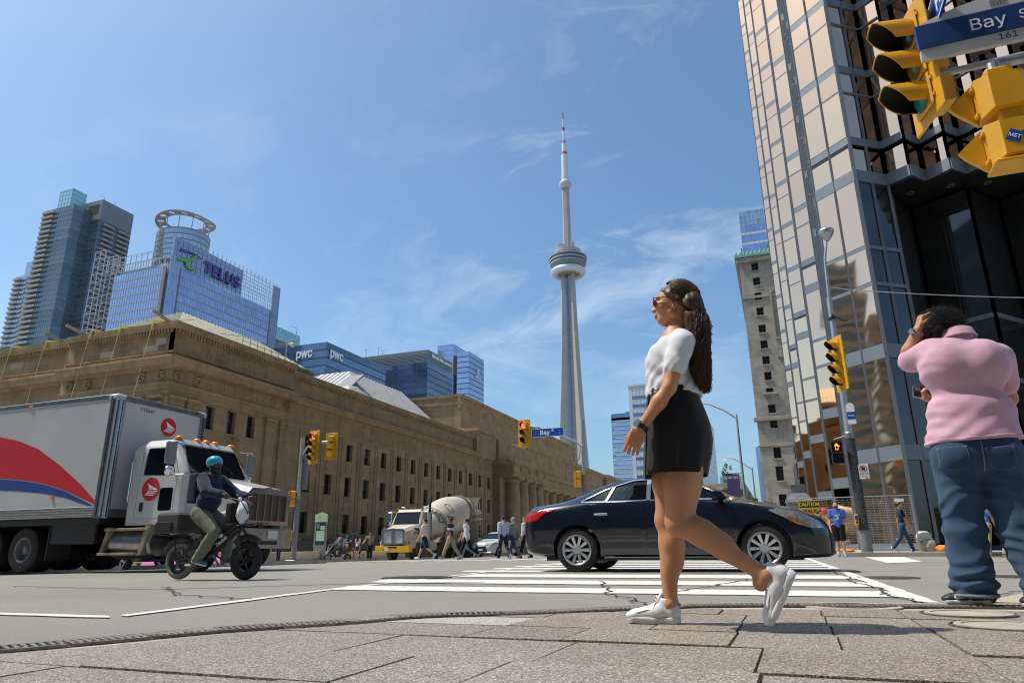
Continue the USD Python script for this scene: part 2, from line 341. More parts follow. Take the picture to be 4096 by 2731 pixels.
# crosswalk bars and lines (painted on the road)
bars = [(5.95,6.64,-4.18),(7.36,8.20,-4.62),(9.02,10.06,-4.25),(10.95,11.75,-5.1),(12.5,13.3,-5.2),(14.1,14.95,-5.35),(15.8,16.6,-5.5),(17.5,18.3,-5.6),(19.2,20.0,-5.7),(20.8,21.6,-5.8)]
def worn(poly,amp=.03,step=.12,seed=0):
    """a painted outline whose edge is chipped"""
    g = Polygon(poly); L = g.exterior.length; P = []
    r = np.random.default_rng(seed)
    for d in np.arange(0,L,step):
        p = g.exterior.interpolate(d); k = meshkit.noise(np.array([[p.x*4,p.y*4,seed*3.1]]))[0]-.5
        P.append((p.x+amp*k+r.normal(0,.004),p.y+amp*k+r.normal(0,.004)))
    return Polygon(P).buffer(0)
for i,(a,b,xl) in enumerate(bars):
    xr = .80-.012*(a-6)
    g = worn([(xl,a),(xr,a),(xr-.02,b),(xl-.22,b)],.05,.15,i)
    for k in range(3):
        cx,cy = rng.uniform(xl+.5,xr),rng.uniform(a,b); g = g.difference(Point(cx,cy).buffer(rng.uniform(.01,.035),3))
    part(road,'crosswalk_bar',drape(g,0.0),'road_paint')
def line(p,q,w,seed,name='crosswalk_line',m='road_paint',z=0.0):
    p,q = np.array(p,float),np.array(q,float); d = (q-p)/np.linalg.norm(q-p); n = np.array([-d[1],d[0]])*w/2
    part(road,name,drape(worn([p-n,q-n,q+n,p+n],.025,.2,seed),z),m)
line((.84,5.40),(.60,26.2),.13,21,z=.003)
line((-3.74,3.26),(-4.16,5.9),.09,22); line((-7.5,3.12),(-3.72,3.20),.10,23); line((-4.2,5.9),(-5.9,24.5),.10,24,z=-.003)
part(road,'stop_bar',drape(worn([(2.05,17.2),(2.85,18.1),(3.55,25.9),(2.40,25.6)],.05,.3,30),0.),'road_paint')
line((2.6,18.1),(40,18.5),.12,31,'centre_line','yellow_paint')
for k in range(9):
    y = 23.6+.0*k; x = -16.5+k*1.35
    part(road,'far_crosswalk_bar',drape(worn([(x,24.0),(x+.62,24.0),(x+.62,27.4),(x,27.4)],.05,.3,40+k),0.),'road_paint')
# tar-filled cracks
for k,pts in enumerate([[(-1.95,8.0),(-1.5,6.4),(-1.35,5.7),(-1.05,5.25),(-.9,4.75)],[(-.4,8.8),(-.62,7.6),(-.72,6.9),(-.95,6.1)],[(1.0,5.35),(1.35,6.2),(1.62,6.6)],[(.55,12),(.7,9.5),(.62,8.3),(.75,7.0),(.66,6.2),(.80,5.5)],[(-6.5,6.2),(-5,4.9),(-4,4.6)],[(-9,6.2),(-6,5.6),(-4.4,7.0),(-3.2,7.6)],[(1.6,6.7),(2.3,6.75),(3.5,6.9)]]):
    pts = np.array(pts,float); t = np.linspace(0,len(pts)-1,40); c = np.stack([np.interp(t,range(len(pts)),pts[:,i]) for i in (0,1)],1)
    c += (meshkit.noise(np.c_[c*9,np.full(40,k)])[:,None]-.5)*.10
    w = .004+.007*meshkit.noise(np.c_[c*5,np.full(40,k+.5)]); d = np.gradient(c,axis=0); n = np.stack([-d[:,1],d[:,0]],1)/np.linalg.norm(d,axis=1,keepdims=True)
    part(road,'tar_crack',drape(Polygon(np.vstack([c+n*w[:,None],(c-n*w[:,None])[::-1]])).buffer(0),.0055),'asphalt_patch')

# near pavement with trench drain: kerb arc, gutter, grates, granite slabs
SL = np.array([(-3.1,1.2),(-2.74,1.89),(-2.56,2.15),(-2.40,2.6),(-2.03,3.09),(-1.86,3.44),(-1.40,3.78),(-.84,4.22),(-.5,4.40),(.05,4.57),(.48,4.62),(1.2,4.70),(2.4,4.8),(6,5.0)])
KB = np.array([(-3.45,1.3),(-2.98,2.03),(-2.86,2.44),(-2.66,2.83),(-2.28,3.32),(-2.03,3.72),(-1.50,4.05),(-.92,4.62),(-.44,5.05),(.02,5.16),(.40,5.20),(.92,5.33),(2.4,5.55),(6,5.8)])
def smooth_line(P,n=90):
    from scipy.interpolate import PchipInterpolator
    s = np.r_[0,np.cumsum(np.linalg.norm(np.diff(P,axis=0),axis=1))]; t = np.linspace(0,s[-1],n)
    return np.stack([PchipInterpolator(s,P[:,i])(t) for i in (0,1)],1)
SLs,KBs = smooth_line(SL),smooth_line(KB)
pav = '/World/pavement'; UsdGeom.Xform.Define(stage,pav); data(stage.GetPrimAtPath(pav),kind='structure')
part(pav,'kerb',drape(Polygon(np.vstack([KBs,SLs[::-1]])).buffer(0),.004,.05),'kerb_concrete')
slabs_area = Polygon(np.vstack([SLs,[(6,-3),(-3.1,-3)]])).buffer(0)
part(pav,'bedding',drape(slabs_area,-.004,.05),'joint_sand')
rows = [-2.2,-1.4,-.6,.15,.75,1.3,1.75,2.25,2.80,3.25,3.66,4.1,4.65,5.1]
xcut = {2.25: [-2.6,-1.62,-.85,-.16,.48,1.35,2.3],2.80: [-2.4,-1.35,-.92,-.28,.1,.48,1.3,2.2],1.75: [-2.2,-1.25,-.9,-.14,.62,1.5],3.25: [-2,-1.33,-.66,-.29,.09,.48,1.2],3.66: [-1.7,-1.3,-.7,-.3,.08,.47,1.3],4.1: [-1.5,-1.,-.45,.07,.46,1.2]}
band = LinearBand = Polygon([(-.98,1.2),(-.80,1.2),(-.70,2.9),(-.98,3.0)])
for y0,y1 in zip(rows[:-1],rows[1:]):
    c = xcut.get(y0) or list(np.arange(-3.2+rng.uniform(0,.5),6,rng.uniform(.7,.95)))
    c = [-4]+[v for v in c if v > -4]+list(np.arange((c[-1] if len(c) else 0)+.8,7,.8))
    for x0,x1 in zip(c[:-1],c[1:]):
        sk = .04
        q = Polygon([(x0+sk*y0*.5,y0+.006),(x1+sk*y0*.5-.007,y0+.006),(x1+sk*y1*.5-.007,y1),(x0+sk*y1*.5,y1)]).buffer(-.002).intersection(slabs_area.buffer(-.012))
        if q.is_empty or q.area < .004 or q.geom_type != 'Polygon': continue
        # only slabs the camera can see
        if y1 < 1.2:
            if abs((x0+x1)/2) > 2.5: continue
        kind = 'granite_red' if rng.random() < .62 else 'granite_grey'
        if (x0 > -1.0 and x1 < -.7 and y0 < 3.2) or (abs(y0-3.25) < .01 and x1 < -1.2): kind = 'granite_light'
        z = .012+rng.uniform(-.004,.004); M = MB(); e = trimesh.creation.extrude_polygon(q,.03,engine='earcut'); v = np.array(e.vertices); v[:,2] += z-.03
        top = v[:,2] > z-.01; v[top,2] += (v[top,0]-q.centroid.x)*rng.normal(0,.002)+(v[top,1]-q.centroid.y)*rng.normal(0,.003)
        part(pav,'slab',(v,np.array(e.faces)),kind)
# trench grates along the kerb arc
mid = smooth_line((SL*.56+KB*.44),400); s = np.r_[0,np.cumsum(np.linalg.norm(np.diff(mid,axis=0),axis=1))]
def at_s(d):
    i = np.clip(np.searchsorted(s,d),1,len(s)-1); t = mid[i]-mid[i-1]; t /= np.linalg.norm(t); return mid[i],t
d = .25; cnt = 0
while d < s[-1]-3.2:
    p,t = at_s(d); n = np.array([-t[1],t[0]]); M = MB()
    for o in (-.075,.075): M.add(xf(boxm(-.145,-.010,-.008,.145,.010,.012),rotz(math.atan2(t[1],t[0])),(p[0]+n[0]*o,p[1]+n[1]*o,.006)))
    for q in np.arange(-.135,.14,.03): M.add(xf(cboxm(-.0075,-.068,-.008,.0075,.068,.016,.004),rotz(math.atan2(t[1],t[0])),(p[0]+t[0]*q,p[1]+t[1]*q,.006)))
    part(pav,'drain_grate',M,'cast_iron'); d += .305
tr = [at_s(x) for x in np.arange(.1,s[-1]-3,.15)]
part(pav,'drain_trench',drape(Polygon([p+np.array([-t[1],t[0]])*.09 for p,t in tr]+[p-np.array([-t[1],t[0]])*.09 for p,t in tr][::-1]).buffer(0),.006),'trench_dirt')

def cover(label,x,y,r,z,m='cast_iron',ring='kerb_concrete',grid=True,name='manhole_cover',ringw=.08):
    p = thing(name,label,'manhole cover',(x,y,z))
    if ring: part(p,'collar',lathe([(r+ringw,-.02),(r+ringw,.002),(r+.012,.002),(r+.012,-.015)],40),ring)
    M = MB(); M.add(lathe([(0.001,.0),(r-.03,.0),(r-.03,.004),(r,.004),(r,-.02)],40)); part(p,'disc',M,m)
    if grid:
        M = MB(); st = .05
        for a in np.arange(-r+.05,r-.03,st):
            for b in np.arange(-r+.05,r-.03,st):
                if a*a+b*b < (r-.05)**2: M.box(a-.016,b-.016,-.002,a+.016,b+.016,.006)
        part(p,'tread',M,m,kind='stuff')
    return p
cover('round iron grating set into the concrete by the pavement edge, right of the stepping shoe',.34,4.86,.20,.012)
cover('smooth round concrete cover in the pavement beside the pink shirted man, the farther one',.86,4.42,.20,.016,'concrete','joint_sand',False,'utility_cover',.02)
cover('smooth round concrete cover in the pavement at the right edge, nearest the viewer',.88,3.82,.20,.016,'concrete','joint_sand',False,'utility_cover',.02)
cover('round ribbed iron manhole cover in the road right of the zebra crossing',1.10,9.45,.33,.0,ring=None)
cover('round dark manhole cover in the road at the left end of the zebra crossing',-4.72,8.75,.40,.002,ring='asphalt_patch')
cover('round manhole cover in the road behind the legs of the man in jeans',2.45,9.95,.34,.0,ring=None)
part(road,'concrete_apron',drape([(1.18,5.58),(1.38,5.50),(4,6.0),(4,7.3),(2.4,7.2),(1.70,6.64)],.002),'kerb_concrete')

# far pavements
def far_pave(poly,z=.13):
    part(road,'far_pavement',drape(poly,z,.3),'far_pavement')
    g = Polygon(poly).buffer(0); part(road,'far_kerb',drape(g.buffer(.16).difference(g),z-.006,.3),'concrete')
far_pave([(1.9,27.0),(60,27.4),(60,33),(14,33),(14,140),(1.2,140),(1.2,28.2)])
far_pave([(-17.3,22.4),(-17.5,24.4),(-19.6,27.0),(-23.6,30.8),(-24.2,34),(-24.4,300),(-41,300),(-41,15),(-60,15),(-60,8),(-21,8),(-19,15)],.12)
# ---------------------------------------------------------------- curtain-wall helper
_panes = {}
def facade(p,org,axis,const,a0,a1,z0,z1,fh,pw,pane,frame,band=.8,bandm=None,singles=True,mw=.12,name='window',proud=.12,limit=300):
    """axis 'x': plane y=const seen from -y; axis 'y': plane x=const seen from +x"""
    S = -1 if axis == 'x' else 1
    def bx(a,b,za,zb,d0,d1):
        lo,hi = sorted((const+S*d0,const+S*d1))
        return boxm(a,lo,za,b,hi,zb) if axis == 'x' else boxm(lo,a,za,hi,b,zb)
    nf = max(1,int(round((z1-z0)/fh))); fh = (z1-z0)/nf; n = max(1,int(round((a1-a0)/pw))); pw = (a1-a0)/n
    mull = MB(); sp = MB(); rest = MB()
    for k in range(n+1):
        if mw: mull.add(bx(a0+k*pw-mw/2,a0+k*pw+mw/2,z0,z1,-.1,proud))
    for i in range(nf):
        zb = z1-i*fh-fh
        if band: sp.add(bx(a0,a1,zb,zb+band,-.1,proud*.7))
        if singles:
            for k in range(n):
                q = bx(a0+k*pw+mw/2,a0+(k+1)*pw-mw/2,zb+band,zb+fh-.04,-.2,.0)
                c = _panes.get(p,0)
                if c < limit: _panes[p] = c+1; part(p,name,q,pane,org=org)
                else: rest.add(q)
        else: part(p,name+'_band',bx(a0,a1,zb+band,zb+fh-.04,-.2,.0),pane,org=org)
    if rest.n: part(p,name+'_field',rest,pane,kind='stuff',org=org)
    if mw: part(p,'mullions',mull,frame,kind='stuff',org=org)
    if band: part(p,'spandrels',sp,bandm or frame,kind='stuff',org=org)
# ---------------------------------------------------------------- the long limestone station
US = thing('station_building','long low limestone station with postal station lettering, square windows and a colonnade','building',(-40,66,gz(-40)))
O = (-40,66,gz(-40))
def up(name,mesh,m,**k): return part(US,name,mesh,m,org=O,**k)
GZ = gz(-40)-.3
# masses (behind the facade skins)
up('core',MB().box(-52,36.6,GZ,-40.5,49.3,16.0).box(-75,37.1,GZ,-52.2,60,15.9).box(-60,50.4,GZ,-40.9,98,15.7).get(),'limestone')
WX = -40.3
wh = []
for k in range(14):
    y = 52.30+3.345*k
    wh += [(y,8.95,y+1.08,10.66),(y,5.49,y+1.12,7.40),(y,1.9,y+1.16,3.74)]
wp = Polygon([(49.6,GZ),(98,GZ),(98,11.58),(49.6,11.58)])
wp = wp.difference(unary_union([sbox(a,b,c,d) for a,b,c,d in wh]))
up('wall',prism(wp,WX-.45,WX,'yz'),'limestone')
PX = -40.0
phb = [(39.72,9.26,40.66,11.05),(41.99,9.26,42.95,11.07),(44.25,9.26,45.15,11.05)]
pw_ = Polygon([(36,GZ),(49.7,GZ),(49.7,11.9),(36,11.9)]).difference(unary_union([sbox(*q) for q in phb]))
arch = unary_union([sbox(40.95,GZ+.8,44.55,5.9),Point(42.75,5.9).buffer(1.8,24)])
up('wall',prism(pw_.difference(arch),PX-.5,PX,'yz'),'limestone')
up('arch_niche',prism(arch,PX-.62,PX-.5,'yz'),'limestone_dark')
for yy in (41.4,42.6,43.8): up('niche_window',boxm(PX-.5,yy-.35,3.2,PX-.46,yy+.35,5.6),'window_dark')
up('archivolt',prism(arch.buffer(.22).difference(arch).intersection(sbox(39,3,47,9)),PX,PX+.06,'yz'),'limestone')
up('keystone',MB().add(hull([(PX,42.45,8.9),(PX,43.2,8.9),(PX,42.6,7.6),(PX,43.05,7.6),(PX+.45,42.5,8.8),(PX+.45,43.15,8.8),(PX+.22,42.62,7.7),(PX+.22,43.03,7.7)])).add(xf(lathe([(.16,-.36),(.22,-.3),(.22,.3),(.16,.36)],14,'y',True),None,(PX+.36,42.83,8.7))),'limestone')
def window(y0,z0,y1,z1,X):
    M = MB(); d = X-.40; w = .055
    for a,b,c,e in ((y0,z0,y0+w,z1),(y1-w,z0,y1,z1),(y0,z0,y1,z0+w),(y0,z1-w,y1,z1),(y0,(z0+z1)/2-.03,y1,(z0+z1)/2+.03)): M.box(d,a,b,d+.07,c,e)
    wn = part(US,'window',M,'sash',org=O)
    M = MB(); M.box(d+.01,y0+w,z0+w,d+.025,y1-w,(z0+z1)/2-.03); part(wn,'pane',M,'window_dark',org=O)
    bl = rng.random(); M = MB().box(d+.03,y0+w,(z0+z1)/2+.03,d+.045,y1-w,z1-w); part(wn,'pane',M,'window_blind' if bl < .3 else 'window_dark',org=O)
    up('sill',boxm(X-.4,y0-.06,z0-.14,X+.07,y1+.06,z0-.003),'limestone')
for q in wh: window(q[0],q[1],q[2],q[3],WX)
for q in phb: window(*q,PX)
# dividing strips and sunk panels of the wing
M = MB(); T = MB()
for k in range(14):
    y = 52.30+3.345*k
    T.box(WX-.01,y+2.16,GZ+.8,WX+.004,y+2.22,11.4)
    for zc,hh in ((8.15,.36),(4.6,.45)):
        for a,b,c,e in ((y-.02,zc-hh,y+1.15,zc-hh+.05),(y-.02,zc+hh-.05,y+1.15,zc+hh),(y-.02,zc-hh+.05,y+.03,zc+hh-.05),(y+1.10,zc-hh+.05,y+1.15,zc+hh-.05)): M.box(WX,a,b,WX+.045,c,e)
    M.box(WX,y-.85,GZ+.8,WX+.07,y-.80,11.2); M.box(WX,y+1.95,GZ+.8,WX+.07,y+2.0,11.2)
up('panel_mouldings',M,'limestone'); up('wall_joints',T,'incised')
# pilasters of the pavilion
for y in (36.25,37.75,46.35,48.15):
    P = up('pilaster',MB().cbox(PX,y,GZ,PX+.22,y+1.15,10.5,.02).get(),'limestone')
    part(P,'capital',MB().cbox(PX,y-.05,10.5,PX+.28,y+1.2,10.68,.02).cbox(PX,y+.02,10.68,PX+.22,y+1.13,10.95,.01).cbox(PX,y-.12,10.95,PX+.38,y+1.27,11.19,.03),'limestone',org=O)
for x in (-41.5,-43.2,-49.0,-50.6):
    P = up('pilaster',MB().cbox(x,36-.22,GZ,x+1.15,36,10.5,.02).get(),'limestone')
    part(P,'capital',MB().cbox(x-.05,36-.28,10.5,x+1.2,36,10.68,.02).cbox(x-.12,36-.38,10.95,x+1.27,36,11.19,.03),'limestone',org=O)
ew = Polygon([(-51,GZ),(-40.5,GZ),(-40.5,11.9),(-51,11.9)])
up('wall',prism(ew,36.0,36.55,'xz'),'limestone')
# entablatures: profile (outward, z) swept along each face
def sweep_y(prof,X,y0,y1): return prism([(X+a,z) for a,z in prof],y0,y1,'xz')
def sweep_x(prof,Y,x0,x1): return prism([(Y-a,z) for a,z in prof],x0,x1,'yz')
ARC = [(-.5,11.2),(.10,11.2),(.10,11.55),(.15,11.56),(.15,11.9),(.24,12.0),(.24,12.09),(-.5,12.09)]
FRI = [(-.5,12.09),(.05,12.09),(.05,13.05),(-.5,13.05)]
COR = [(-.5,13.05),(.12,13.05),(.18,13.19),(.62,13.28),(.66,13.50),(.82,13.72),(.82,13.90),(.3,13.98),(-.5,14.0)]
ATT = [(-.8,14.0),(-.05,14.0),(-.05,14.28),(.08,14.34),(.08,14.44),(-.12,14.46),(-.12,15.82),(-.8,15.82)]
PAR = [(-.8,15.82),(-.08,15.82),(-.04,16.10),(.12,16.16),(.28,16.42),(.30,16.64),(-.8,16.66)]
for nm,pr in (('architrave',ARC),('frieze',FRI),('cornice',COR),('attic',ATT),('parapet',PAR)):
    up(nm,sweep_y(pr,PX,36.0,49.75),'limestone'); up(nm,sweep_x(pr,36.0,-51.0,PX-.5 if nm in ('attic','parapet') else PX-.5),'limestone')
    # mitred corner block
    xs_ = [a for a,z in pr];
    for (a0,z0),(a1,z1) in zip(pr[:-1],pr[1:]):
        if z1 > z0+.02 and max(a0,a1) > -.4: up('corner_block',hull([(PX-.5,36.0,z0),(PX-.5,36.0,z1),(PX+a0,36.0,z0),(PX+a1,36.0,z1),(PX+a0,36-a0,z0),(PX+a1,36-a1,z1),(PX-.5,36-a0,z0),(PX-.5,36-a1,z1)]),'limestone')
WO = [(-.5,11.58),(.06,11.58),(.06,11.75),(0,11.76),(0,12.9),(.1,12.95),(.16,13.15),(.52,13.22),(.56,13.42),(.70,13.62),(.70,13.76),(.2,13.82),(-.5,13.84)]
WA = [(-.6,13.84),(-.1,13.84),(-.1,14.1),(-.25,14.15),(-.25,15.55),(-.2,15.8),(-.05,15.86),(.10,16.08),(.12,16.26),(-.6,16.28)]
up('entablature',sweep_y(WO,WX,49.75,98.2),'limestone'); up('attic',sweep_y(WA,WX,49.75,98.2),'limestone')
EO = [(a,z) for a,z in COR]
for nm,pr in (('frieze',[(-.5,11.2),(.05,11.2),(.05,13.05),(-.5,13.05)]),('cornice',COR),('attic',ATT),('parapet',PAR)): up(nm,sweep_x(pr,36.7,-75,-51.0),'limestone')
up('wall',MB().box(-75,36.7,GZ,-51,37.2,11.2).get(),'limestone')
# dentils
D = MB()
for y in np.arange(36.2,49.7,.30): D.box(PX-.1,y,15.86,PX+.14,y+.17,16.12)
for x in np.arange(-50.9,-40.3,.30): D.box(x,36-.14,15.86,x+.17,36.1,16.12)
for x in np.arange(-74,-51.2,.30): D.box(x,36.7-.14,15.86,x+.17,36.8,16.12)
for y in np.arange(50,98,.30): D.box(WX-.3,y,15.58,WX+.02,y+.17,15.82)
for y in np.arange(36.1,49.7,.22): D.box(PX,y,13.07,PX+.30,y+.12,13.2)
up('dentils',D,'limestone',kind='stuff')
# re-faced stones and ashlar blocks on the east attic wall
for k,(x,z) in enumerate([(-42.4,14.56),(-44.9,15.05),(-46.8,14.58),(-49.6,15.05),(-41.2,15.05),(-55,14.6),(-58,15.05),(-62,14.7)]):
    yy = 36.12 if x > -51 else 36.82
    up('stone_block',cboxm(x-.75,yy-.014,z,x+.75,yy+.02,z+.52,.01),'patch_stone' if k % 2 == 0 else 'limestone_dark')
for r_,z in enumerate((14.52,14.95,15.38)):
    for x in np.arange(-50.8+(r_ % 2)*.8,-40.8,1.6): up('stone_block',cboxm(x+.01,36.109,z+.01,min(x+1.59,-40.45),36.14,z+.42,.008),'limestone' if rng.random() < .6 else 'limestone_dark')
# wreaths
def wreath(c,n):
    a,b,_ = frame_of(n); n = np.asarray(n,float); M = MB(); u = np.array([0,0,1.0]); w = np.cross(u,n)
    ang = np.linspace(0,2*PI,19); M.tube([c+.27*(math.cos(t)*w+math.sin(t)*u)+n*.05 for t in ang],.085+.02*np.cos(ang*9),7,False)
    for sgn in (-1,1): M.tube([c+w*sgn*.05+u*.28+n*.04,c+w*sgn*.22+u*.40+n*.04,c+w*sgn*.36+u*.30+n*.03],[.05,.06,.03],6)
    M.add(xf(lathe([(.13,0),(.12,.05),(.03,.08)],12,cap=True),np.stack([w,u,n],1),c))
    up('wreath',M,'limestone',smooth=40)
for y in (36.65,38.53,47.05,48.85): wreath(np.array([PX+.05,y,12.63]),(1,0,0))
for x in (-40.75,-42.57,-48.06,-49.99): wreath(np.array([x,36-.05,12.6]),(0,-1,0))
# inscriptions
def ins(t,y0,y1,zb,h,X):
    v,f = text(t,h,.012); v = v.copy(); v[:,0] = (v[:,0]-v[:,0].min())/(v[:,0].max()-v[:,0].min()); v = np.stack([X+v[:,2]*.4,y0+v[:,0]*(y1-y0),zb+v[:,1]],1)
    up('inscription',(v,f),'incised')
ins('H I L L · F R A N K L I N · S I K E S',39.17,46.19,15.55,.27,PX-.118); ins('A L L A N · C U N A R D ·',40.2,45.6,15.10,.26,PX-.118); ins('F A W C E T T  ·  S T E P H A N',39.19,46.2,14.65,.27,PX-.118)
for y in (39.35,46.05): up('inscription',prism(sbox(y-.15,15.10,y+.15,15.36).difference(sbox(y-.11,15.14,y+.11,15.32)),PX-.118,PX-.112,'yz'),'incised')
ins('P O S T A L · S T A T I O N · A',39.4,45.97,12.30,.41,PX+.052)
# roofs
rf = up('roof',MB().add(hull([(-40.9,36.9,16.9),(-40.9,53,16.9),(-51,36.9,16.9),(-51,53,16.9),(-44.6,40.6,19.4),(-47.2,40.6,19.4),(-44.6,50,19.4),(-47.2,50,19.4)])),'cream_roof',label='pale standing seam roof over the postal pavilion')
S = MB()
for y in np.arange(37.6,52.6,.42):
    t0 = max(0,(40.6-y)/3.7,(y-50)/3.0); S.tube([(-40.9,y,16.95),(-40.9-3.7*(1-t0),y,16.95+2.5*(1-t0))],.035,4)
for x in np.arange(-50.6,-41.2,.42):
    t = min(1,(x+51)/3.8 if x < -47.2 else 1,(-40.9-x)/3.7); S.tube([(x,36.9,16.95),(x,36.9+3.7*t,16.95+2.5*t)],.035,4)
part(rf,'seams',S,'cream_roof',kind='stuff',org=O)
up('roof_fascia',MB().box(-51.2,36.6,16.5,-40.6,53.2,16.88).box(-74,37.2,16.5,-51.3,52,17.2),'copper_green',label='green copper roof edge')
R_ = MB()
for y in np.arange(43.2,50.3,.9): R_.tube([(-40.4,y,16.6),(-40.4,y,17.6)],.022,6)
for z in (17.6,17.25,16.9): R_.tube([(-40.4,43.2,z),(-40.4,50.3,z)],.018,6)
R_.tube([(-40.4,43.2,17.6),(-41.6,41.9,17.6)],.018,6); up('roof_railing',R_,'black_metal')
cc = up('security_camera',MB().tube([(-40.3,48.6,16.6),(-40.3,48.6,18.5)],.03,6).tube([(-40.3,48.6,18.4),(-39.9,48.75,18.4)],.03,6).cbox(-40.1,48.65,18.25,-39.6,48.95,18.5,.04).add(xf(lathe([(.02,-.16),(.13,-.1),(.15,0),(.15,.06)],12,cap=True),None,(-39.75,48.8,18.2))),'white_cladding')
# chimney block and grey hipped roof behind
ch = up('chimney',MB().box(-51.5,72.8,15,-50,76.8,20.1).get(),'dark_granite'); part(ch,'cap',MB().add(hull([(-51.8,72.5,20.1),(-49.7,72.5,20.1),(-51.8,77.1,20.1),(-49.7,77.1,20.1),(-50.9,74,21.1),(-50.6,75.6,21.1)])),'grey_roof',org=O)
hr = up('roof',MB().add(hull([(-56,84,20),(-56,117,20),(-86,84,20),(-86,117,20),(-68,99,30.5),(-74,99,30.5),(-68,117,30.5),(-74,117,30.5)])),'grey_roof')
S = MB()
for x in np.arange(-85,-56.5,1.1):
    t = min(1,(x+86)/12.,(-56-x)/12.); S.tube([(x,84,20.05),(x,84+15*t,20.05+10.5*t)],.08,4)
for y in np.arange(85,117,1.1): t = min(1,(y-84)/15); S.tube([(-56,y,20.05),(-56-12*t,y,20.05+10.5*t)],.08,4)
part(hr,'seams',S,'grey_roof',kind='stuff',org=O)
up('skylight',MB().add(hull([(x,y,z) for x,y,z in ((-62.2,88,22.95),(-66,88,22.95),(-63,96,28.5),(-66,96,28.5),(-62.2,88,23.2),(-66,88,23.2),(-63,96,28.8),(-66,96,28.8))])),'wall_grey')
# head house block
HB = [(-.5,26.3),(.06,26.3),(.06,27.0),(.3,27.25),(.35,27.6),(-.05,27.7),(-.05,28.5),(.25,28.75),(.3,29.2),(-.5,29.25)]
up('head_house_wall',MB().box(-95,118,10,-55.2,198.5,26.3).box(-95,118.3,26,-55.6,198.4,29.0).get(),'limestone')
up('head_house_cornice',sweep_y(HB,-55.2,117.7,198.6),'limestone'); up('head_house_cornice',sweep_x(HB,118,-95,-55.2),'limestone')
# hall with colonnade and projecting portico
HX = -40.6
up('hall_wall',MB().box(-56,98.2,GZ,HX-2.6,196,18.0).get(),'limestone')
HW = [(-2.6,10.9),(0,10.9),(0,11.6),(.05,11.6),(.05,12.7),(.1,12.75),(.5,12.95),(.62,13.3),(.62,13.5),(0,13.6),(-.5,13.65),(-.5,16.8),(-.4,17.2),(0,17.6),(.1,18.2),(-2.6,18.25)]
up('entablature',sweep_y(HW,HX,114.5,174),'limestone')
up('end_pavilion',MB().box(-56,174,GZ,HX+.5,196,17.4).box(-56,174.1,17.4,HX+.75,196.2,18.3),'limestone')
ins('U  N  I  O  N   S  T  A  T  I  O  N',122,150,15.2,.9,HX-.495)
PXX = -37.0
up('portico_block',MB().box(-56,98,GZ,PXX-2.2,114.4,10.9).box(-56,91.0,13.8,-39.9,98.3,16.9).box(-56,90.8,16.9,-39.7,98.5,17.4),'limestone')
up('entablature',sweep_y([(-2.6,10.9),(0,10.9),(0,11.5),(.06,11.5),(.06,12.6),(.5,12.8),(.7,13.2),(.7,13.42),(-2.6,13.5)],PXX,98.2,114.6),'limestone')
up('entablature',sweep_x([(0,10.9),(0.02,10.9),(.02,12.6),(.5,12.8),(.7,13.2),(.7,13.42),(0,13.5)],98.2,-40.3,PXX-.02),'limestone')
up('attic',MB().box(-56,98.6,13.5,-39.6,114.2,16.6).get(),'limestone')
for y in (100.1,104.0,108.0,112.0): wreath(np.array([PXX+.06,y+1.2,12.1]),(1,0,0))
def column(x,y,r,top):
    c = up('column',lathe([(r*1.18,GZ),(r*1.18,GZ+.5),(r,GZ+.7),(r*.99,3),(r*.95,7),(r*.86,top-.9)],20),'limestone',smooth=30)
    part(c,'capital',MB().add(xf(lathe([(r*.86,top-.9),(r*.92,top-.85),(r*.88,top-.8),(r*.9,top-.6),(r*1.15,top-.35),(r*1.17,top-.3)],20),None,(x,y,0))).box(x-r*1.25,y-r*1.25,top-.3,x+r*1.25,y+r*1.25,top),'limestone',org=O,smooth=30)
    q = stage.GetPrimAtPath(c); a = UsdGeom.Mesh(q).GetPointsAttr(); a.Set(Vt.Vec3fArray.FromNumpy((np.array(a.Get())+np.array([x-0,y-0,0])).astype(np.float32)))
for y in (101.3,105.3,109.3,113.1): column(-38.4,y,1.25,10.9)
for k in range(12): column(-41.9,117.2+4.9*k,1.2,10.9)
# roof-edge beams and safety ropes
for k,(x,y) in enumerate([(-49.6,36.2),(-53.0,37.0),(-40.9,36.2)]):
    b = part('/World','timber_beam',xf(cboxm(-1.9,-.11,-.09,1.9,.11,.09,.01),rotz(PI*.62),(x,y-.4,16.86)),'hotel_stone')
    data(stage.GetPrimAtPath(b),label=['pale beam jutting over the station parapet, middle one of three','pale beam jutting over the station parapet, leftmost of three','dark tipped beam jutting at the corner of the station parapet'][k],category='beam')
pm('rope',(.45,.55,.25),rough=.8); pm('yellow_sleeve',(.85,.72,.05),rough=.6)
for k,(x,lab) in enumerate([(-58.3,'leftmost'),(-54.2,'second from the left'),(-48.3,'third from the left'),(-45.2,'fourth from the left'),(-41.9,'nearest the corner')]):
    yy = 36.0 if x > -51 else 36.7
    p = thing('safety_rope','pale green rope with yellow edge sleeve over the station parapet, '+lab,'rope',(x,yy-.4,16.8),group='safety ropes over the station parapet')
    part(p,'cord',tubem([(1.1,2.6,.75),(.25,.6,.1),(0,0,.02),(-.25,-.2,-3),(-.7,-.5,-9.),(-.9,-.8,-14)],.028,5),'rope'); part(p,'sleeve',MB().tube([(.3,.55,.12),(.02,.05,.05),(-.04,-.03,-.6)],.07,6),'yellow_sleeve')
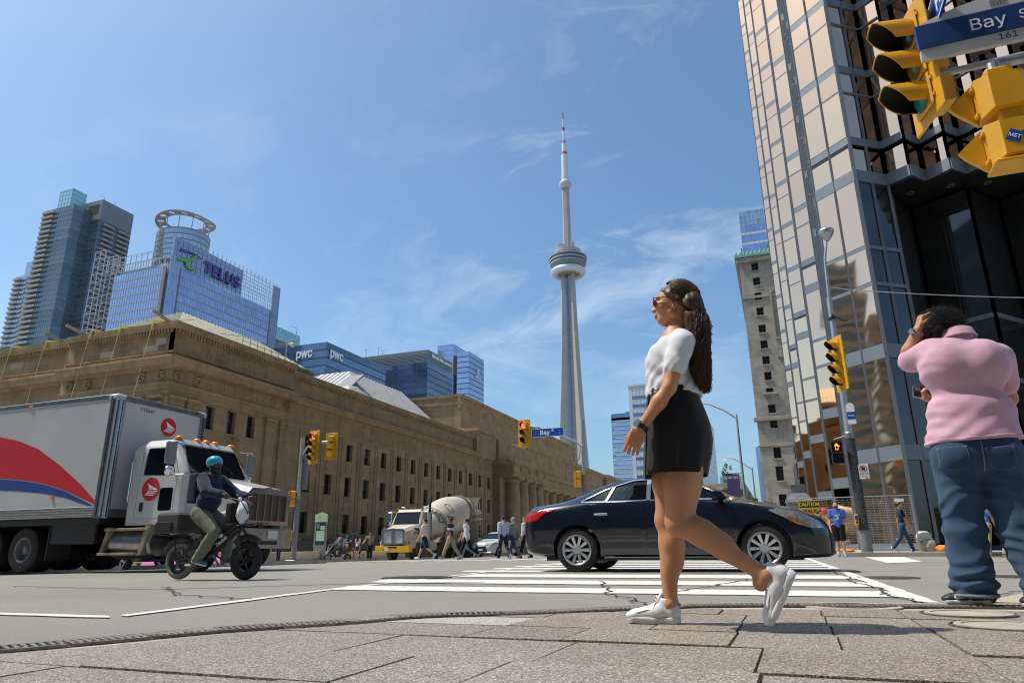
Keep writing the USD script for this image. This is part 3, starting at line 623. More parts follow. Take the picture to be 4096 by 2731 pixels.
# terrace wall, steps, benches in front
TZ = gz(-33)+.12
tw = thing('terrace_wall','dark granite terrace wall with pale steps in front of the station','wall',(-36,60,TZ))
part(tw,'wall',MB().box(-36.3,40,TZ-.5,-35.7,97,1.30).get(),'dark_granite',org=(-36,60,TZ)); part(tw,'coping',MB().cbox(-36.4,39.9,1.30,-35.55,97,1.50,.02),'dark_granite',org=(-36,60,TZ))
part(tw,'deck',MB().box(-40.2,40,.5,-36.32,97,.85),'far_pavement',org=(-36,60,TZ))
for k in range(4): part(tw,'step',MB().cbox(-35.68,43,TZ-.1,-34.9+.0+(3-k)*.38,58,TZ+.16*(k+1),.01),'cream_stone',org=(-36,60,TZ))
bz = gz(-29)+.12
for k in range(9):
    y = 30.6+k*2.3; x = -28.4-.10*k
    solo('stone_bench',cboxm(x-.42,y,bz-.2,x+.42,y+2.25,bz+.56,.02),'cream_stone','low cream stone bench block before the station, %s from the corner pole' % ['first','second','third','fourth','fifth','sixth','seventh','eighth','ninth'][k],'bench',group='stone bench blocks before the station')
# ---------------------------------------------------------------- far towers
def tower(name,label,cat,x0,x1,y0,y1,z1,**k):
    o = ((x0+x1)/2,(y0+y1)/2,-1.0); p = thing(name,label,cat,o); return p,o
# two condominium towers at the far left
def condo(p,o,x0,x1,y0,y1,z0,z1,fh=2.95,balc_near=None,balc_right=None,pane='condo_pane'):
    part(p,'core',boxm(x0+.4,y0+.4,-1,x1-.4,y1-.4,z1-.3),'wall_grey',org=o)
    n = int((z1-z0)/fh); M = MB()
    for i in range(n):
        z = z1-fh*(i+1)
        part(p,'window_band',MB().box(x0,y0,z+.25,x1,y0+.35,z+fh-.05).box(x1-.35,y0+.36,z+.25,x1,y1,z+fh-.05),pane,org=o)
        part(p,'floor_slab',boxm(x0-.15,y0-.15,z-.05,x1+.15,y1+.1,z+.24),'wall_grey',org=o)
        for rg in balc_near or []:
            part(p,'balcony',MB().box(rg[0],y0-1.7,z-.02,rg[1],y0-.16,z+.22).box(rg[0],y0-1.7,z+.22,rg[1],y0-1.62,z+1.15),'slab_grey',org=o)
        for rg in balc_right or []:
            part(p,'balcony',MB().box(x1+.16,rg[0],z-.02,x1+1.7,rg[1],z+.22).box(x1+1.62,rg[0],z+.22,x1+1.7,rg[1],z+1.15),'slab_grey',org=o)
    for x in np.arange(x0+1.4,x1,1.4): M.box(x-.05,y0-.08,z0,x+.05,y0+.1,z1)
    for y in np.arange(y0+1.4,y1,1.4): M.box(x1-.1,y-.05,z0,x1+.08,y+.05,z1)
    part(p,'mullions',M,'wall_grey',kind='stuff',org=o)
p,o = tower('condominium_tower','tall dark glass condominium tower with a green glass box on its roof, far left','tower',-373,-342,234,262,187)
condo(p,o,-373,-348.7,234.2,262,60,186.6,balc_near=[(-371.5,-362.5)],pane='condo_pane')
condo(p,o,-361,-341.4,245,265.6,60,181,balc_right=[(247,254),(256.5,264)])
part(p,'roof_screen',MB().box(-359.5,245,181,-341.4,265.6,193.5),'wall_grey',org=o,label='grey metal mechanical penthouse')
part(p,'penthouse_opening',boxm(-352,244.9,185,-343.5,245.05,191),'sash',org=o)
part(p,'glass_box',MB().box(-362.4,228.9+5.4,184,-352.4,243,197.5),'teal_pane',org=o,label='pale green glass box standing on the roof')
M = MB()
for z in np.arange(186,197,2.6): M.box(-362.5,234.2,z-.06,-352.3,243,z+.06)
for x in np.arange(-362,-352,2.4): M.box(x-.05,234.2,184,x+.05,234.4,197.5)
part(p,'glass_box_frame',M,'slab_grey',org=o)
part(p,'roof_crane',MB().tube([(-341.8,246,193.5),(-341.8,246,195.4),(-344.5,244.6,196.6)],.15,5).tube([(-341.6,253,193.5),(-341.6,253,195),(-343,252,195.4)],.13,5),'wall_grey',org=o)
p,o = tower('condominium_tower','paler condominium tower half hidden behind the tall dark one, far left edge','tower',-404,-377,240,262,160)
condo(p,o,-408,-384,248,272,60,157,balc_near=[(-407,-400),(-396,-388)],pane='pale_pane')
part(p,'glass_crown',MB().box(-402,249,157,-384.5,270,166).box(-396,250,166,-384.5,268,172),'pale_pane',org=o)
# office block with the rooftop lettering
p,o = tower('office_block','blue glass office block with large purple rooftop lettering and a green and purple swoosh','office building',-283,-249,215,291,142)
part(p,'core',MB().box(-282,216,-1,-249.8,289,125).get(),'wall_grey',org=o)
facade(p,o,'y',-249.3,222.5,284.5,74,127,4.08,1.55,'blue_pane','pale_steel',.75,'slab_grey',mw=.10,limit=170)
facade(p,o,'y',-249.3,216,222,74,132,4.08,1.55,'blue_pane','pale_steel',.5,'pale_steel',mw=.10,name='corner_window',limit=230)
facade(p,o,'y',-249.3,285,291,74,142,4.08,1.55,'screen_pane','pale_steel',.3,'pale_steel',mw=.10,name='end_window',limit=299)
facade(p,o,'x',215.4,-283,-252.2,74,126,4.08,1.55,'blue_pane','pale_steel',.75,'slab_grey',mw=.10,name='side_window',limit=299)
for y in (222.25,284.75): part(p,'vertical_fin',boxm(-249.6,y-.25,74,-248.9,y+.25,127),'wall_grey',org=o)
part(p,'vertical_fin',MB().box(-252.2,215,74,-250.4,215.6,126),'wall_grey',org=o); part(p,'plant_room',MB().box(-283,218,126,-253,240,129).get(),'pale_steel',org=o)
# rooftop screen: steel lattice, solid backing behind the lettering
part(p,'sign_backing',boxm(-249.9,217.0,127.4,-249.5,262,141.3),'blue_pane',org=o)
M = MB()
for y in np.arange(216.2,290.5,3.0):
    M.box(-249.45,y-.12,127,-249.2,y+.12,141.4)
    if y > 228: M.box(-249.6,y-.18,141.4,-249.2,y+.18,143.6)
for z in np.arange(127.4,141.6,2.0): M.box(-249.45,216.2,z-.09,-249.25,290,z+.09)
for y in np.arange(262,288,3.0): M.tube([(-249.6,y,127.4),(-251.4,y+3,131.4)],.1,4).tube([(-249.6,y+3,131.4),(-251.4,y,135.4)],.1,4).tube([(-251.4,y,127),(-251.4,y,141)],.12,4).tube([(-249.6,y,135.4),(-251.4,y+3,139.4)],.1,4)
part(p,'screen_lattice',M,'pale_steel',org=o)
pm('sign_purple',(.10,.07,.30),rough=.5,var=.02); pm('sign_green',(.15,.38,.10),rough=.5,var=.02)
v,f = text('TELUS',5.6,.9,True); v = v.copy(); v[:,0] *= 24.5/(v[:,0].max())
part(p,'lettering',np.stack([-249.2+v[:,2],235.2+v[:,0],130.4+v[:,1]],1) if 0 else (np.stack([-249.2+v[:,2],235.0+v[:,0],130.6+v[:,1]],1),f),'sign_purple',org=o)
ell_ = lambda cy,cz,ry,rz,a0,a1,th: [(cy+ry*math.cos(t),cz+rz*math.sin(t)) for t in np.linspace(a0,a1,14)]
part(p,'swoosh',prism([(220.5,136.6),(225,137.5),(229.5,137.2),(233.2,136.2),(229.5,136.9),(225,136.4),(220.7,135.2)],-249.2,-248.6,'yz'),'sign_purple',org=o,label='purple swoosh')
part(p,'swoosh',prism([(219.2,131.8),(223,132.5),(227,134.5),(229.8,137.9),(230.8,137.4),(229.3,134.2),(226,132),(226.2,130.2),(229.5,129.9),(231,130.9),(229.8,128.9),(226.2,128.4),(224.2,129.6),(224.2,131.2),(219.4,130.4)],-249.2,-248.6,'yz'),'sign_green',org=o,label='green swoosh')
M = MB()
for x0,x1,y0,y1,z0,z1 in ((-296.5,-289.5,214,221,72,140),(-290,-262,217,224,128,136)):
    for x in np.arange(x0,x1+.1,3.5):
        for y in (y0,y1): M.box(x-.15,y-.15,z0,x+.15,y+.15,z1)
    for z in np.arange(z0,z1+.1,4.):
        for y in (y0,y1): M.box(x0,y-.12,z-.12,x1,y+.12,z+.12)
        for x in (x0,x1): M.box(x-.12,y0,z-.12,x+.12,y1,z+.12)
        if z < z1-3: M.tube([(x0,y0,z),(x1,y0,z+4)],.12,4).tube([(x0,y1,z),(x1,y1,z+4)],.12,4).tube([(x1,y0,z),(x1,y1,z+4)],.12,4)
part(p,'stair_lattice',M,'pale_steel',org=o,label='open steel lattice tower and gantry')
# rounded hotel tower with the pierced crown
p,o = tower('round_tower','round glass tower with a pierced halo crown behind the lettered office block','tower',-340,-306,266,297,190)
cx,cy = -318.6,283.0; RX,RY = 15.4,14.0
def ering(k,z): return None
def elath(prof,n=56): v,f = lathe(prof,n); v = v.copy(); v[:,0] = cx+v[:,0]*RX; v[:,1] = cy+v[:,1]*RY; return v,f
part(p,'core',elath([(.96,-1),(.96,183),(.0001,183)]),'wall_grey',org=o)
for i in range(34):
    z = 182-3.3*(i+1)
    if 6 <= i <= 6: continue
    part(p,'window_band',elath([(.985,z+.4),(1.0,z+.4),(1.0,z+3.1),(.985,z+3.1)]),'pale_pane',org=o)
    part(p,'floor_slab',elath([(.98,z-.1),(1.012,z-.1),(1.012,z+.35),(.98,z+.35)]),'wall_grey',org=o)
M = MB()
for a in np.arange(0,2*PI,2*PI/72): M.add(xf(boxm(-.06,-.1,74,.06,.1,183),rotz(a),(cx+RX*1.003*math.cos(a),cy+RY*1.003*math.sin(a),0)))
part(p,'mullions',M,'pale_steel',kind='stuff',org=o)
crown = Point(0,0).buffer(1.14,40)
for k in range(12): a = k*PI/6+.15; crown = crown.difference(Point(.93*math.cos(a),.93*math.sin(a)).buffer(.125,12))
crown = crown.difference(Point(0,0).buffer(.74,40))
v,f = prism(crown,0,.8); v = v.copy(); v[:,2] += 188.9+3.2*np.sqrt(np.maximum(0,1-(v[:,0]/1.2)**2)); v[:,0] = cx+v[:,0]*RX*1.02; v[:,1] = cy+v[:,1]*RY
part(p,'crown',(v,f),'slab_grey',org=o)
M = MB()
for a in np.arange(0,2*PI,PI/6): M.tube([(cx+RX*.9*math.cos(a),cy+RY*.9*math.sin(a),182.5),(cx+RX*.98*math.cos(a),cy+RY*.96*math.sin(a),190)],.3,5)
part(p,'crown_struts',M,'pale_steel',org=o)
# mid-rise glass offices behind the station
p,o = tower('office_block','low pale teal glass block tucked behind the right end of the lettered office block','office building',-300,-260.5,303,330,124)
part(p,'base',boxm(-300,303,-1,-260.5,330,117.5),'wall_grey',org=o); facade(p,o,'y',-260.3,300,325,117.5,125,2.5,1.3,'teal_pane','pale_steel',.2,mw=.1); facade(p,o,'x',299.8,-300,-260.4,117.5,125,2.5,1.3,'teal_pane','pale_steel',.2,mw=.1)
part(p,'roof_crane',MB().tube([(-260.5,322,124),(-260.5,322,129),(-262.8,320,130)],.2,5),'wall_grey',org=o)
def dark_office(label,x0,x1,y0,y1,z1,zb,cranes,louvre=0.,pane='deep_pane'):
    p,o = tower('office_block',label,'office building',x0,x1,y0,y1,z1)
    part(p,'core',boxm(x0+.3,y0+.3,-1,x1-.3,y1-.3,z1-.4),'wall_grey',org=o)
    facade(p,o,'x',y0,x0,x1,zb,z1-louvre,3.95,1.5,pane,'grey_metal',.55,'sash',singles=False,mw=.07,proud=.07)
    facade(p,o,'y',x1,y0,y1,zb,z1-louvre,3.95,1.5,pane,'grey_metal',.55,'sash',singles=False,mw=.07,proud=.07)
    if louvre:
        M = MB()
        for z in np.arange(z1-louvre,z1+.1,.9): M.box(x0,y0-.15,z,x1+.15,y0,z+.35); M.box(x1,y0,z,x1+.15,y1,z+.35)
        part(p,'louvres',M,'grey_metal',org=o)
    for c in cranes:
        part(p,'roof_crane',MB().tube([(c[0],c[1],z1-.5),(c[0],c[1],z1+c[2])],.14,5).tube([(c[0]-.8,c[1]-1,z1+c[2]*.9),(c[0]+2.2,c[1],z1+c[2])],.12,5),'wall_grey',org=o)
    return p,o
p,o = dark_office('dark blue glass office with white lower case letters on two faces',-229,-196,265,320,97.3,45,[(-222,268,4.5),(-224,270,3.5),(-227,268,3),(-221,272,6)])
pm('sign_white',(.82,.83,.85),rough=.5,var=.02)
v,f = text('pwc',4.3,.5,True); w = v[:,0].max()
part(p,'lettering',(np.stack([-213.3+v[:,0]*9.6/w,264.8-v[:,2],90.6+v[:,1]],1),f),'sign_white',org=o)
part(p,'lettering',(np.stack([-195.8+v[:,2],267.3+v[:,0]*11/w,90.6+v[:,1]],1),f),'sign_white',org=o)
p,o = dark_office('wide dark glass office with louvred top and small white wording along its right face',-238,-187.7,353.5,388,116.5,50,[(-233,356,5),(-224,356,5.5),(-222,358,4)],louvre=8.)
v,f = text('Marsh McLennan',2.0,.4,True); w = v[:,0].max()
part(p,'lettering',(np.stack([-187.4+v[:,2],357.5+v[:,0]*27/w,112.4+v[:,1]],1),f),'sign_white',org=o)
p,o = dark_office('slim blue hotel tower with a notched top and a white emblem on its right face',-208,-198.4,437,464,138.3,55,[],pane='blue_pane')
part(p,'upper_block',MB().box(-226,440.5,60,-212.6,463,146.5).get(),'blue_pane',org=o)
M = MB()
for z in np.arange(64,146,3.9): M.box(-226.1,440.4,z,-212.5,463,z+.18)
part(p,'floor_lines',M,'grey_metal',org=o,kind='stuff')
part(p,'dark_slot',boxm(-212.6,440,122,-208,441,137),'sash',org=o)
v,f = text('DELTA',2.0,.4,True); w = v[:,0].max()
part(p,'lettering',(np.stack([-198.1+v[:,2],447.5+v[:,0]*9/w,121+v[:,1]],1),f),'sign_white',org=o)
g = Point(0,0).buffer(1.7,16).difference(Point(0,0).buffer(1.3,16)).union(Polygon([(-.8,-1.2),(.3,1.2),(.7,1.2),(-.3,-1.2)])).union(Point(.5,1.3).buffer(.6,8))
v,f = prism(g,0,.4); part(p,'emblem',(np.stack([-198.1+v[:,2],452+v[:,0]*1.2,126+v[:,1]*1.3],1),f),'sign_white',org=o)
# towers right of the tall broadcast tower
p,o = tower('condominium_tower','blue balconied condominium tower standing right of the tall broadcast tower','tower',-108,-93,488,510,94)
part(p,'core',boxm(-107.5,488.5,-1,-92,510,93),'wall_grey',org=o)
for i in range(28):
    z = 88-3.1*i
    part(p,'window_band',boxm(-107.1,488,z+.5,-92,488.4,z+2.9),'blue_pane' if i % 4 else 'pale_pane',org=o); part(p,'balcony',boxm(-107.3+(0 if i % 2 else 2.5),486.6,z,-93,488.6,z+.5),'white_cladding',org=o)
part(p,'glass_crown',boxm(-107.1,488,89,-92,509,94),'deep_pane',org=o); part(p,'roof_unit',MB().box(-97,490,94,-94,500,95.2),'wall_grey',org=o)
p,o = tower('office_tower','white banded office slab rising behind the walking woman','office building',-66,-38,344,505,80.6)
v = np.array([(-66,344,-1),(-54.6,344,-1),(-37.5,400,-1),(-37.5,505,-1),(-66,505,-1)]); pl = Polygon(v[:,:2]); part(p,'body',prism(pl,-1,79.8),'white_cladding',org=o)
for i in range(16):
    z = 73.2-4.45*i; part(p,'window_band',boxm(-64.2,343.9,z,-54.9,344.2,z+1.55),'deep_pane',org=o)
    for (ax,ay),(bx_,by) in (((-54.6,344),(-37.5,400)),((-37.5,400),(-37.5,505))):
        L = math.hypot(bx_-ax,by-ay); n = int(L/5.0); d = np.array([bx_-ax,by-ay])/L
        for k in range(n):
            q = np.array([ax,ay])+d*(k+.25)*L/n
            part(p,'window',xf(boxm(0,-.12,0,L/n*.55,.1,2.4),rotz(math.atan2(d[1],d[0])),(q[0],q[1],z)),'deep_pane' if (k+i) % 3 else 'pale_pane',org=o)
M = MB()
for x in np.arange(-64,-54.6,1.9): M.box(x-.04,343.93,2,x+.04,344.1,79.8)
part(p,'panel_joints',M,'wall_grey',org=o,kind='stuff'); part(p,'parapet',MB().add(prism(pl.buffer(.3),79.8,80.7)),'white_cladding',org=o)
p,o = tower('office_tower','slender blue glass tower seen between the street lamps and the stone hotel','tower',-13,-6.5,600,620,79)
part(p,'core',boxm(-12.7,600,-1,-5,620,79),'blue_pane',org=o); M = MB()
for z in np.arange(2,79,3.5): M.box(-12.8,599.9,z,-4.9,600.05,z+.3)
for x in np.arange(-12.7,-5,1.5): M.box(x-.05,599.85,0,x+.05,600,79)
part(p,'floor_lines',M,'slab_grey',org=o,kind='stuff')
p,o = tower('low_block','low grey building behind the street trees, beyond the lamp posts','building',-14,-6.8,180,200,16)
part(p,'body',MB().box(-16,180,-1,-7.2,215,15.4).box(-7.2,190,-1,-6.4,215,13.8).get(),'hotel_stone',org=o)
for i in range(4): part(p,'window_band',boxm(-15.8,179.9,3+3.1*i,-7.5,180.2,4.6+3.1*i),'deep_pane',org=o)
part(p,'roof_glass',boxm(-13,181,15.4,-8,190,17.2),'pale_pane',org=o)
p,o = tower('low_block','small tan building at the foot of the blue condominium tower','building',-84,-72,330,345,12)
part(p,'body',MB().box(-64,330,-1,-50,342,20).box(-78,331,-1,-64,342,13).get(),'hotel_stone',org=o)
for i in range(5): part(p,'window',boxm(-76+2.2*i,330.9,8,-75+2.2*i,331.1,11),'sash',org=o)
# tall broadcast tower
p,o = tower('broadcast_tower','very tall slender concrete broadcast tower with a ringed pod and antenna mast','tower',-230,-190,736,776,553)
BX,BY = -210.3,756.2
ztop = lambda ypx,X=2275: at_y(X,ypx,BY)[2]
T = lambda y: 400+y/1.96
def shaft_poly(w,c):
    g = Point(0,0).buffer(c,3)
    for k in range(3): a = math.radians(197)+k*2*PI/3; d = np.array([math.cos(a),math.sin(a)]); n = np.array([-d[1],d[0]]); g = g.union(Polygon([n*c*.42,d*w+n*c*.26,d*w-n*c*.26,-n*c*.42]))
    return g
levels = np.linspace(0,331,24); M = MB()
for a,b in zip(levels[:-1],levels[1:]):
    def ring(z):
        t = z/331; w = 9.0+18*(1-t)**1.7; c = 6.4+2.6*(1-t); q = []
        for k in range(3):
            an = math.radians(205)+k*2*PI/3; d = np.array([math.cos(an),math.sin(an)]); n = np.array([-d[1],d[0]]); e = d*math.cos(PI/3)+n*math.sin(PI/3)
            q += [d*w-n*2.6*(1+.5*(1-t)),d*w+n*2.6*(1+.5*(1-t)),d*c*.75+n*3.4,e*c]
            d2 = np.array([math.cos(an+2*PI/3),math.sin(an+2*PI/3)]); n2 = np.array([-d2[1],d2[0]]); q += [d2*c*.75-n2*3.4]
        return np.array(q)
    A,B = ring(a),ring(b); n = len(A)
    V = np.vstack([np.c_[A+[BX,BY],np.full(n,a)],np.c_[B+[BX,BY],np.full(n,b)]]); F = np.array([[i,(i+1) % n,n+(i+1) % n,n+i] for i in range(n)]); M.add(V,F)
part(p,'shaft',M,'concrete_tower',org=o)
M = MB()
for k in range(3):
    an = math.radians(205)+k*2*PI/3+PI/3; e = np.array([math.cos(an),math.sin(an)]); nn = np.array([-e[1],e[0]])
    for z in np.arange(8,325,4.0):
        t = z/331; c = 6.4+2.6*(1-t)+.25; q = e*c; M.add(xf(boxm(-.3,-1.5,0,.3,1.5,3.5),rotz(an),(BX+q[0],BY+q[1],z)))
part(p,'lift_glazing',M,'deep_pane',org=o)
def tl(nm,prof,m,n=48,lab=None): v,f = lathe(prof,n); return part(p,nm,(v+[BX,BY,0],f),m,org=o,smooth=35,label=lab)
def Z(ypx,r=0): d = ray(2100+340/1.96,T(ypx)); return d[2]*(math.hypot(BX,BY)-r)/math.hypot(d[0],d[1])+EYE
zt = Z(1300,21)
an_ = np.linspace(0,2*PI,17); tl('radome_ring',[(17.2+4.6*math.cos(a),zt+4.4*math.sin(a)) for a in an_],'white_cladding')
tl('pod_underside',[(8,zt-5),(13,zt-2.5),(16,zt-1),(16.5,zt+3)],'slab_grey')
M = MB()
for k in range(24): a = k*PI/12; M.tube([(BX+8.2*math.cos(a),BY+8.2*math.sin(a),zt-6),(BX+15.6*math.cos(a),BY+15.6*math.sin(a),zt-.5)],.35,4)
part(p,'pod_struts',M,'slab_grey',org=o)
z1 = zt+4.2; tl('lower_deck',[(17,z1),(20.5,z1+2.6),(21.3,z1+5.0),(17,z1+5.2)],'wall_grey')
M = MB()
for k in range(60): a = k*PI/30; M.tube([(BX+18.2*math.cos(a),BY+18.2*math.sin(a),z1+.4),(BX+21.6*math.cos(a),BY+21.6*math.sin(a),z1+5)],.22,4)
part(p,'deck_ribs',M,'slab_grey',org=o)
for k,(r,a,b,m) in enumerate([(22.0,5.2,6.9,'slab_grey'),(21.6,6.9,9.2,'deep_pane'),(22.8,9.2,11.0,'slab_grey'),(22.2,11.0,13.6,'deep_pane'),(23.2,13.6,15.0,'slab_grey')]): tl('deck_band',[(r-3,z1+a),(r,z1+a),(r,z1+b),(r-3,z1+b)],m)
M = MB()
for k in range(40): a = k*PI/20; M.tube([(BX+22.6*math.cos(a),BY+22.6*math.sin(a),z1+15),(BX+23.0*math.cos(a),BY+23.0*math.sin(a),z1+16.4),(BX+21.5*math.cos(a),BY+21.5*math.sin(a),z1+17.4)],.12,4)
part(p,'edge_rail',M,'slab_grey',org=o)
tl('pod_roof',[(21,z1+15),(18,z1+16.0),(15.6,z1+19),(15.6,z1+19.6)],'white_cladding'); pm('red_band',(.30,.05,.06),rough=.6); tl('red_band',[(15.7,z1+18.6),(15.7,z1+19.8),(15,z1+19.9)],'red_band')
tl('upper_drum',[(15.4,z1+19.6),(16.0,z1+20),(16.0,z1+24.5),(14,z1+25.5),(8,z1+25.6)],'slab_grey')
zs = Z(665)
tl('upper_shaft',[(5.2,z1+25),(4.9,zs-30),(4.6,zs-3)],'concrete_tower',6)
part(p,'dish_cluster',MB().box(BX-9.5,BY-7,z1+26,BX-4,BY-3,z1+33).box(BX+5,BY-7,z1+26,BX+9.5,BY-3,z1+33).tube([(BX+6,BY-5,z1+33),(BX+6,BY-5,z1+39)],.5,5),'slab_grey',org=o)
tl('upper_pod',[(4.6,zs-6),(6.5,zs-4.5),(7.8,zs-1.5),(7.9,zs+1.5),(7.2,zs+3),(5,zs+6),(4.2,zs+7)],'pale_steel')
za,zb,zc,zd = Z(430),Z(340),Z(230),Z(150)
tl('antenna_mast',[(4.5,zs+6),(4.1,za)],'white_cladding',20); tl('red_band',[(4.2,za),(3.6,za+3.5)],'red_band',20); tl('antenna_mast',[(3.0,za+3.5),(2.9,zb)],'white_cladding',20); tl('red_band',[(3.0,zb),(1.8,zb+4)],'red_band',20)
tl('antenna_mast',[(1.45,zb+4),(1.35,zc-2)],'white_cladding',14); tl('red_band',[(1.6,zc-2),(1.6,zc+3)],'red_band',14); tl('antenna_mast',[(1.15,zc+3),(1.0,zd)],'white_cladding',12); tl('antenna_tip',[(.95,zd),(.8,Z(105)),(.01,Z(104))],'red_band',12)
# stone hotel and the glass tower behind it
p,o = tower('stone_hotel','tall pale stone hotel with small dark sash windows and green eaves beside the gold tower','hotel',-2,30,130,170,55)
part(p,'wall',MB().box(-2.0,131.0,-1,40,170,45.6).box(-1.6,130.9,45.6,40,170,52.6),'hotel_stone',org=o)
hw = []
zrow = [at_y(x,y,130)[2] for x,y in ((3019,1067),(3026,1125),(3033,1185),(3041,1245),(3049,1314),(3057,1377),(3065,1440),(3074,1503),(3082,1568),(3089,1634),(3096,1694),(3113,1810),(3123,1892),(3138,2001))]
hh = [1.55]*11+[1.9,2.5,2.2]
fr = Polygon([(-2,-1),(12,-1),(12,52.6),(-2,52.6)]); holes = []
for z,h_ in zip(zrow,hh):
    x = .8; holes.append(sbox(x-.62,z-h_/2,x+.62,z+h_/2))
    if z > 36: holes.append(sbox(3.7,z-.9,4.6,z+1.0))
    elif z < 18: holes.append(sbox(3.6,z-1.3,4.7,z+1.5))
part(p,'wall',prism(fr.difference(unary_union(holes)),130,130.9,'xz'),'hotel_stone',org=o)
for q in holes:
    a,b,c,d = q.bounds; M = MB()
    for e in ((a,b,a+.1,d),(c-.1,b,c,d),(a+.1,b,c-.1,b+.1),(a+.1,d-.1,c-.1,d),(a+.1,(b+d)/2-.05,c-.1,(b+d)/2+.05),((a+c)/2-.03,b+.1,(a+c)/2+.03,d-.1)): M.box(e[0],130.25,e[1],e[2],130.4,e[3])
    wn = part(p,'window',M,'sash',org=o); part(wn,'pane',boxm(a+.05,130.42,b+.05,c-.05,130.5,d-.05),'window_dark',org=o); part(p,'sill',boxm(a-.15,129.85,b-.22,c+.15,130.2,b-.01),'hotel_stone',org=o)
part(p,'string_course',MB().cbox(-2.5,129.5,21.9,12,130.8,22.6,.05).box(-2.3,129.8,17.3,12,130.7,17.6).box(-2.2,129.8,45.3,12,130.7,45.75),'hotel_stone',org=o)
part(p,'cornice',MB().cbox(-2.5,129.4,52.6,40,170,53.6,.1),'hotel_stone',org=o)
E_ = part(p,'eaves',MB().box(-2.7,129.2,53.6,40,170.2,54.1).get(),'verdigris',org=o,label='green copper eaves')
M = MB()
for x in np.arange(-2.4,12,.75): M.add(xf(lathe([(.26,0),(.26,.45),(.12,.62)],8,cap=True),None,(x,129.5,54.1)))
part(E_,'antefixes',M,'verdigris',org=o)
for zc_,r_ in ((45.2,1.3),(13.2,1.1)):
    a_ = sbox(3.1,zc_-8 if zc_ > 40 else 2,5.6,zc_).union(Point(4.35,zc_).buffer(1.25,16)); part(p,'window_arch',prism(a_.buffer(.35).difference(a_),129.75,130,'xz'),'hotel_stone',org=o)
for zz in (33.2,9.0): part(p,'balconet',MB().cbox(2.8,129.1,zz,6.0,130,zz+.5,.05).box(3.0,129.3,zz+.5,5.8,129.5,zz+1.3),'hotel_stone',org=o)
part(p,'carved_corbel',MB().cbox(-.4,129.4,26.6,2.0,130,26.95,.04).box(-.2,129.7,26.2,1.8,130,26.6),'hotel_stone',org=o)
p,o = tower('glass_tower','pale blue glass tower top rising behind the stone hotel','tower',-2,20,250,275,122)
part(p,'core',boxm(-1.5,250.6,-1,20,275,118),'wall_grey',org=o); facade(p,o,'x',250,-1.9,16,84,116,4.0,1.5,'blue_pane','pale_steel',.9,'white_cladding',mw=.08,limit=120); facade(p,o,'x',250,-1.9,16,116,121.8,1.9,1.5,'pale_pane','white_cladding',.12,'white_cladding',mw=.09,name='screen_panel')
pm('scaffold_green',(.05,.30,.08),rough=.6)
for x in (-2.6,6.6): part(p,'edge_mast',boxm(x,248.8,98,x+.5,249.6,106.5),'scaffold_green',org=o)
M = MB(); M.tube([(-1,249.5,99.5),(8,249.4,101)],.14,4); part(p,'work_platform',M,'sign_white',org=o)

# ---------------------------------------------------------------- gold mirrored tower (serrated plan)
p,o = tower('gold_tower','gold mirrored office tower with a serrated front and a dark recessed corner lobby','office building',2,30,31,80,80)
o = (4.9,31.0,.12);
q = stage.GetPrimAtPath(p); UsdGeom.Xform(q).GetOrderedXformOps()[0].Set(Gf.Vec3d(*o))
LV = [0.12,3.6,4.2,7.8,8.4,11.1,12.8,16.0,16.5]     # ground-floor zones at the corner
FL = [17.9+3.9*k for k in range(18)]
fr_ = {'frame': MB(),'fin': MB()}
cnt_g = 0; rest = {}
def gpane(quad,m,name='pane'):
    global cnt_g
    (ax,ay),(bx_,by),z0,z1,inset = quad
    d = np.array([bx_-ax,by-ay]); L = np.linalg.norm(d); d /= L; n = np.array([d[1],-d[0]])
    if L < .12 or z1-z0 < .05: return
    tilt = rng.normal(0,.004); a = np.array([ax,ay])+d*inset-n*.03; b = np.array([bx_,by])-d*inset-n*.03
    V = np.array([(*a,z0),(*b,z0),(*(b+n*tilt),z1),(*(a+n*tilt*.5),z1),(*(a-n*.03),z0),(*(b-n*.03),z0),(*(b-n*.03),z1),(*(a-n*.03),z1)]); F = np.vstack([np.array([[0,1,5,4],[3,7,6,2],[0,4,7,3],[1,2,6,5],[0,3,2,1],[4,5,6,7]])])
    V = np.array(V); F = F[:,::-1]
    cnt_g += 1
    if cnt_g <= 700: part(p,name,MB().add(V,F),m,org=o)
    else: rest.setdefault(m,MB()).add(V,F)
def mull(x,y,z0,z1,w=.07,d=(0,0)): fr_['fin'].box(x-w,y-w,z0,x+w,y+w,z1)
def rail(a,b,z0,z1,th=.05):
    a,b = np.array(a),np.array(b); d = (b-a)/np.linalg.norm(b-a); n = np.array([d[1],-d[0]])*th
    V = np.array([(*(a+n),z0),(*(b+n),z0),(*(b+n),z1),(*(a+n),z1),(*(a-n),z0),(*(b-n),z0),(*(b-n),z1),(*(a-n),z1)]); fr_['frame'].add(V,np.array([[0,1,2,3],[5,4,7,6],[4,0,3,7],[1,5,6,2],[3,2,6,7],[4,5,1,0]]))
def gold_facet(a,b,npan,zones,m='gold_pane',mw=.07):
    a,b = np.array(a,float),np.array(b,float)
    for k in range(npan):
        q0,q1 = a+(b-a)*k/npan,a+(b-a)*(k+1)/npan
        for z0,z1 in zones: gpane((q0,q1,z0+.02,z1-.02,mw),m)
    for k in range(npan+1): q0 = a+(b-a)*k/npan; mull(q0[0],q0[1],zones[0][0],zones[-1][1],mw)
def floor_zones(base,n,spandrel=.36):
    z = []
    for k in range(n): z0 = base+3.9*k; z += [(z0+spandrel,z0+2.75),(z0+2.82,z0+3.9)]
    return z
def rails_for(a,b,zs,h=.36):
    for z in zs: rail(a,b,z,z+h); rail(a,b,z+2.75,z+2.82,.05)
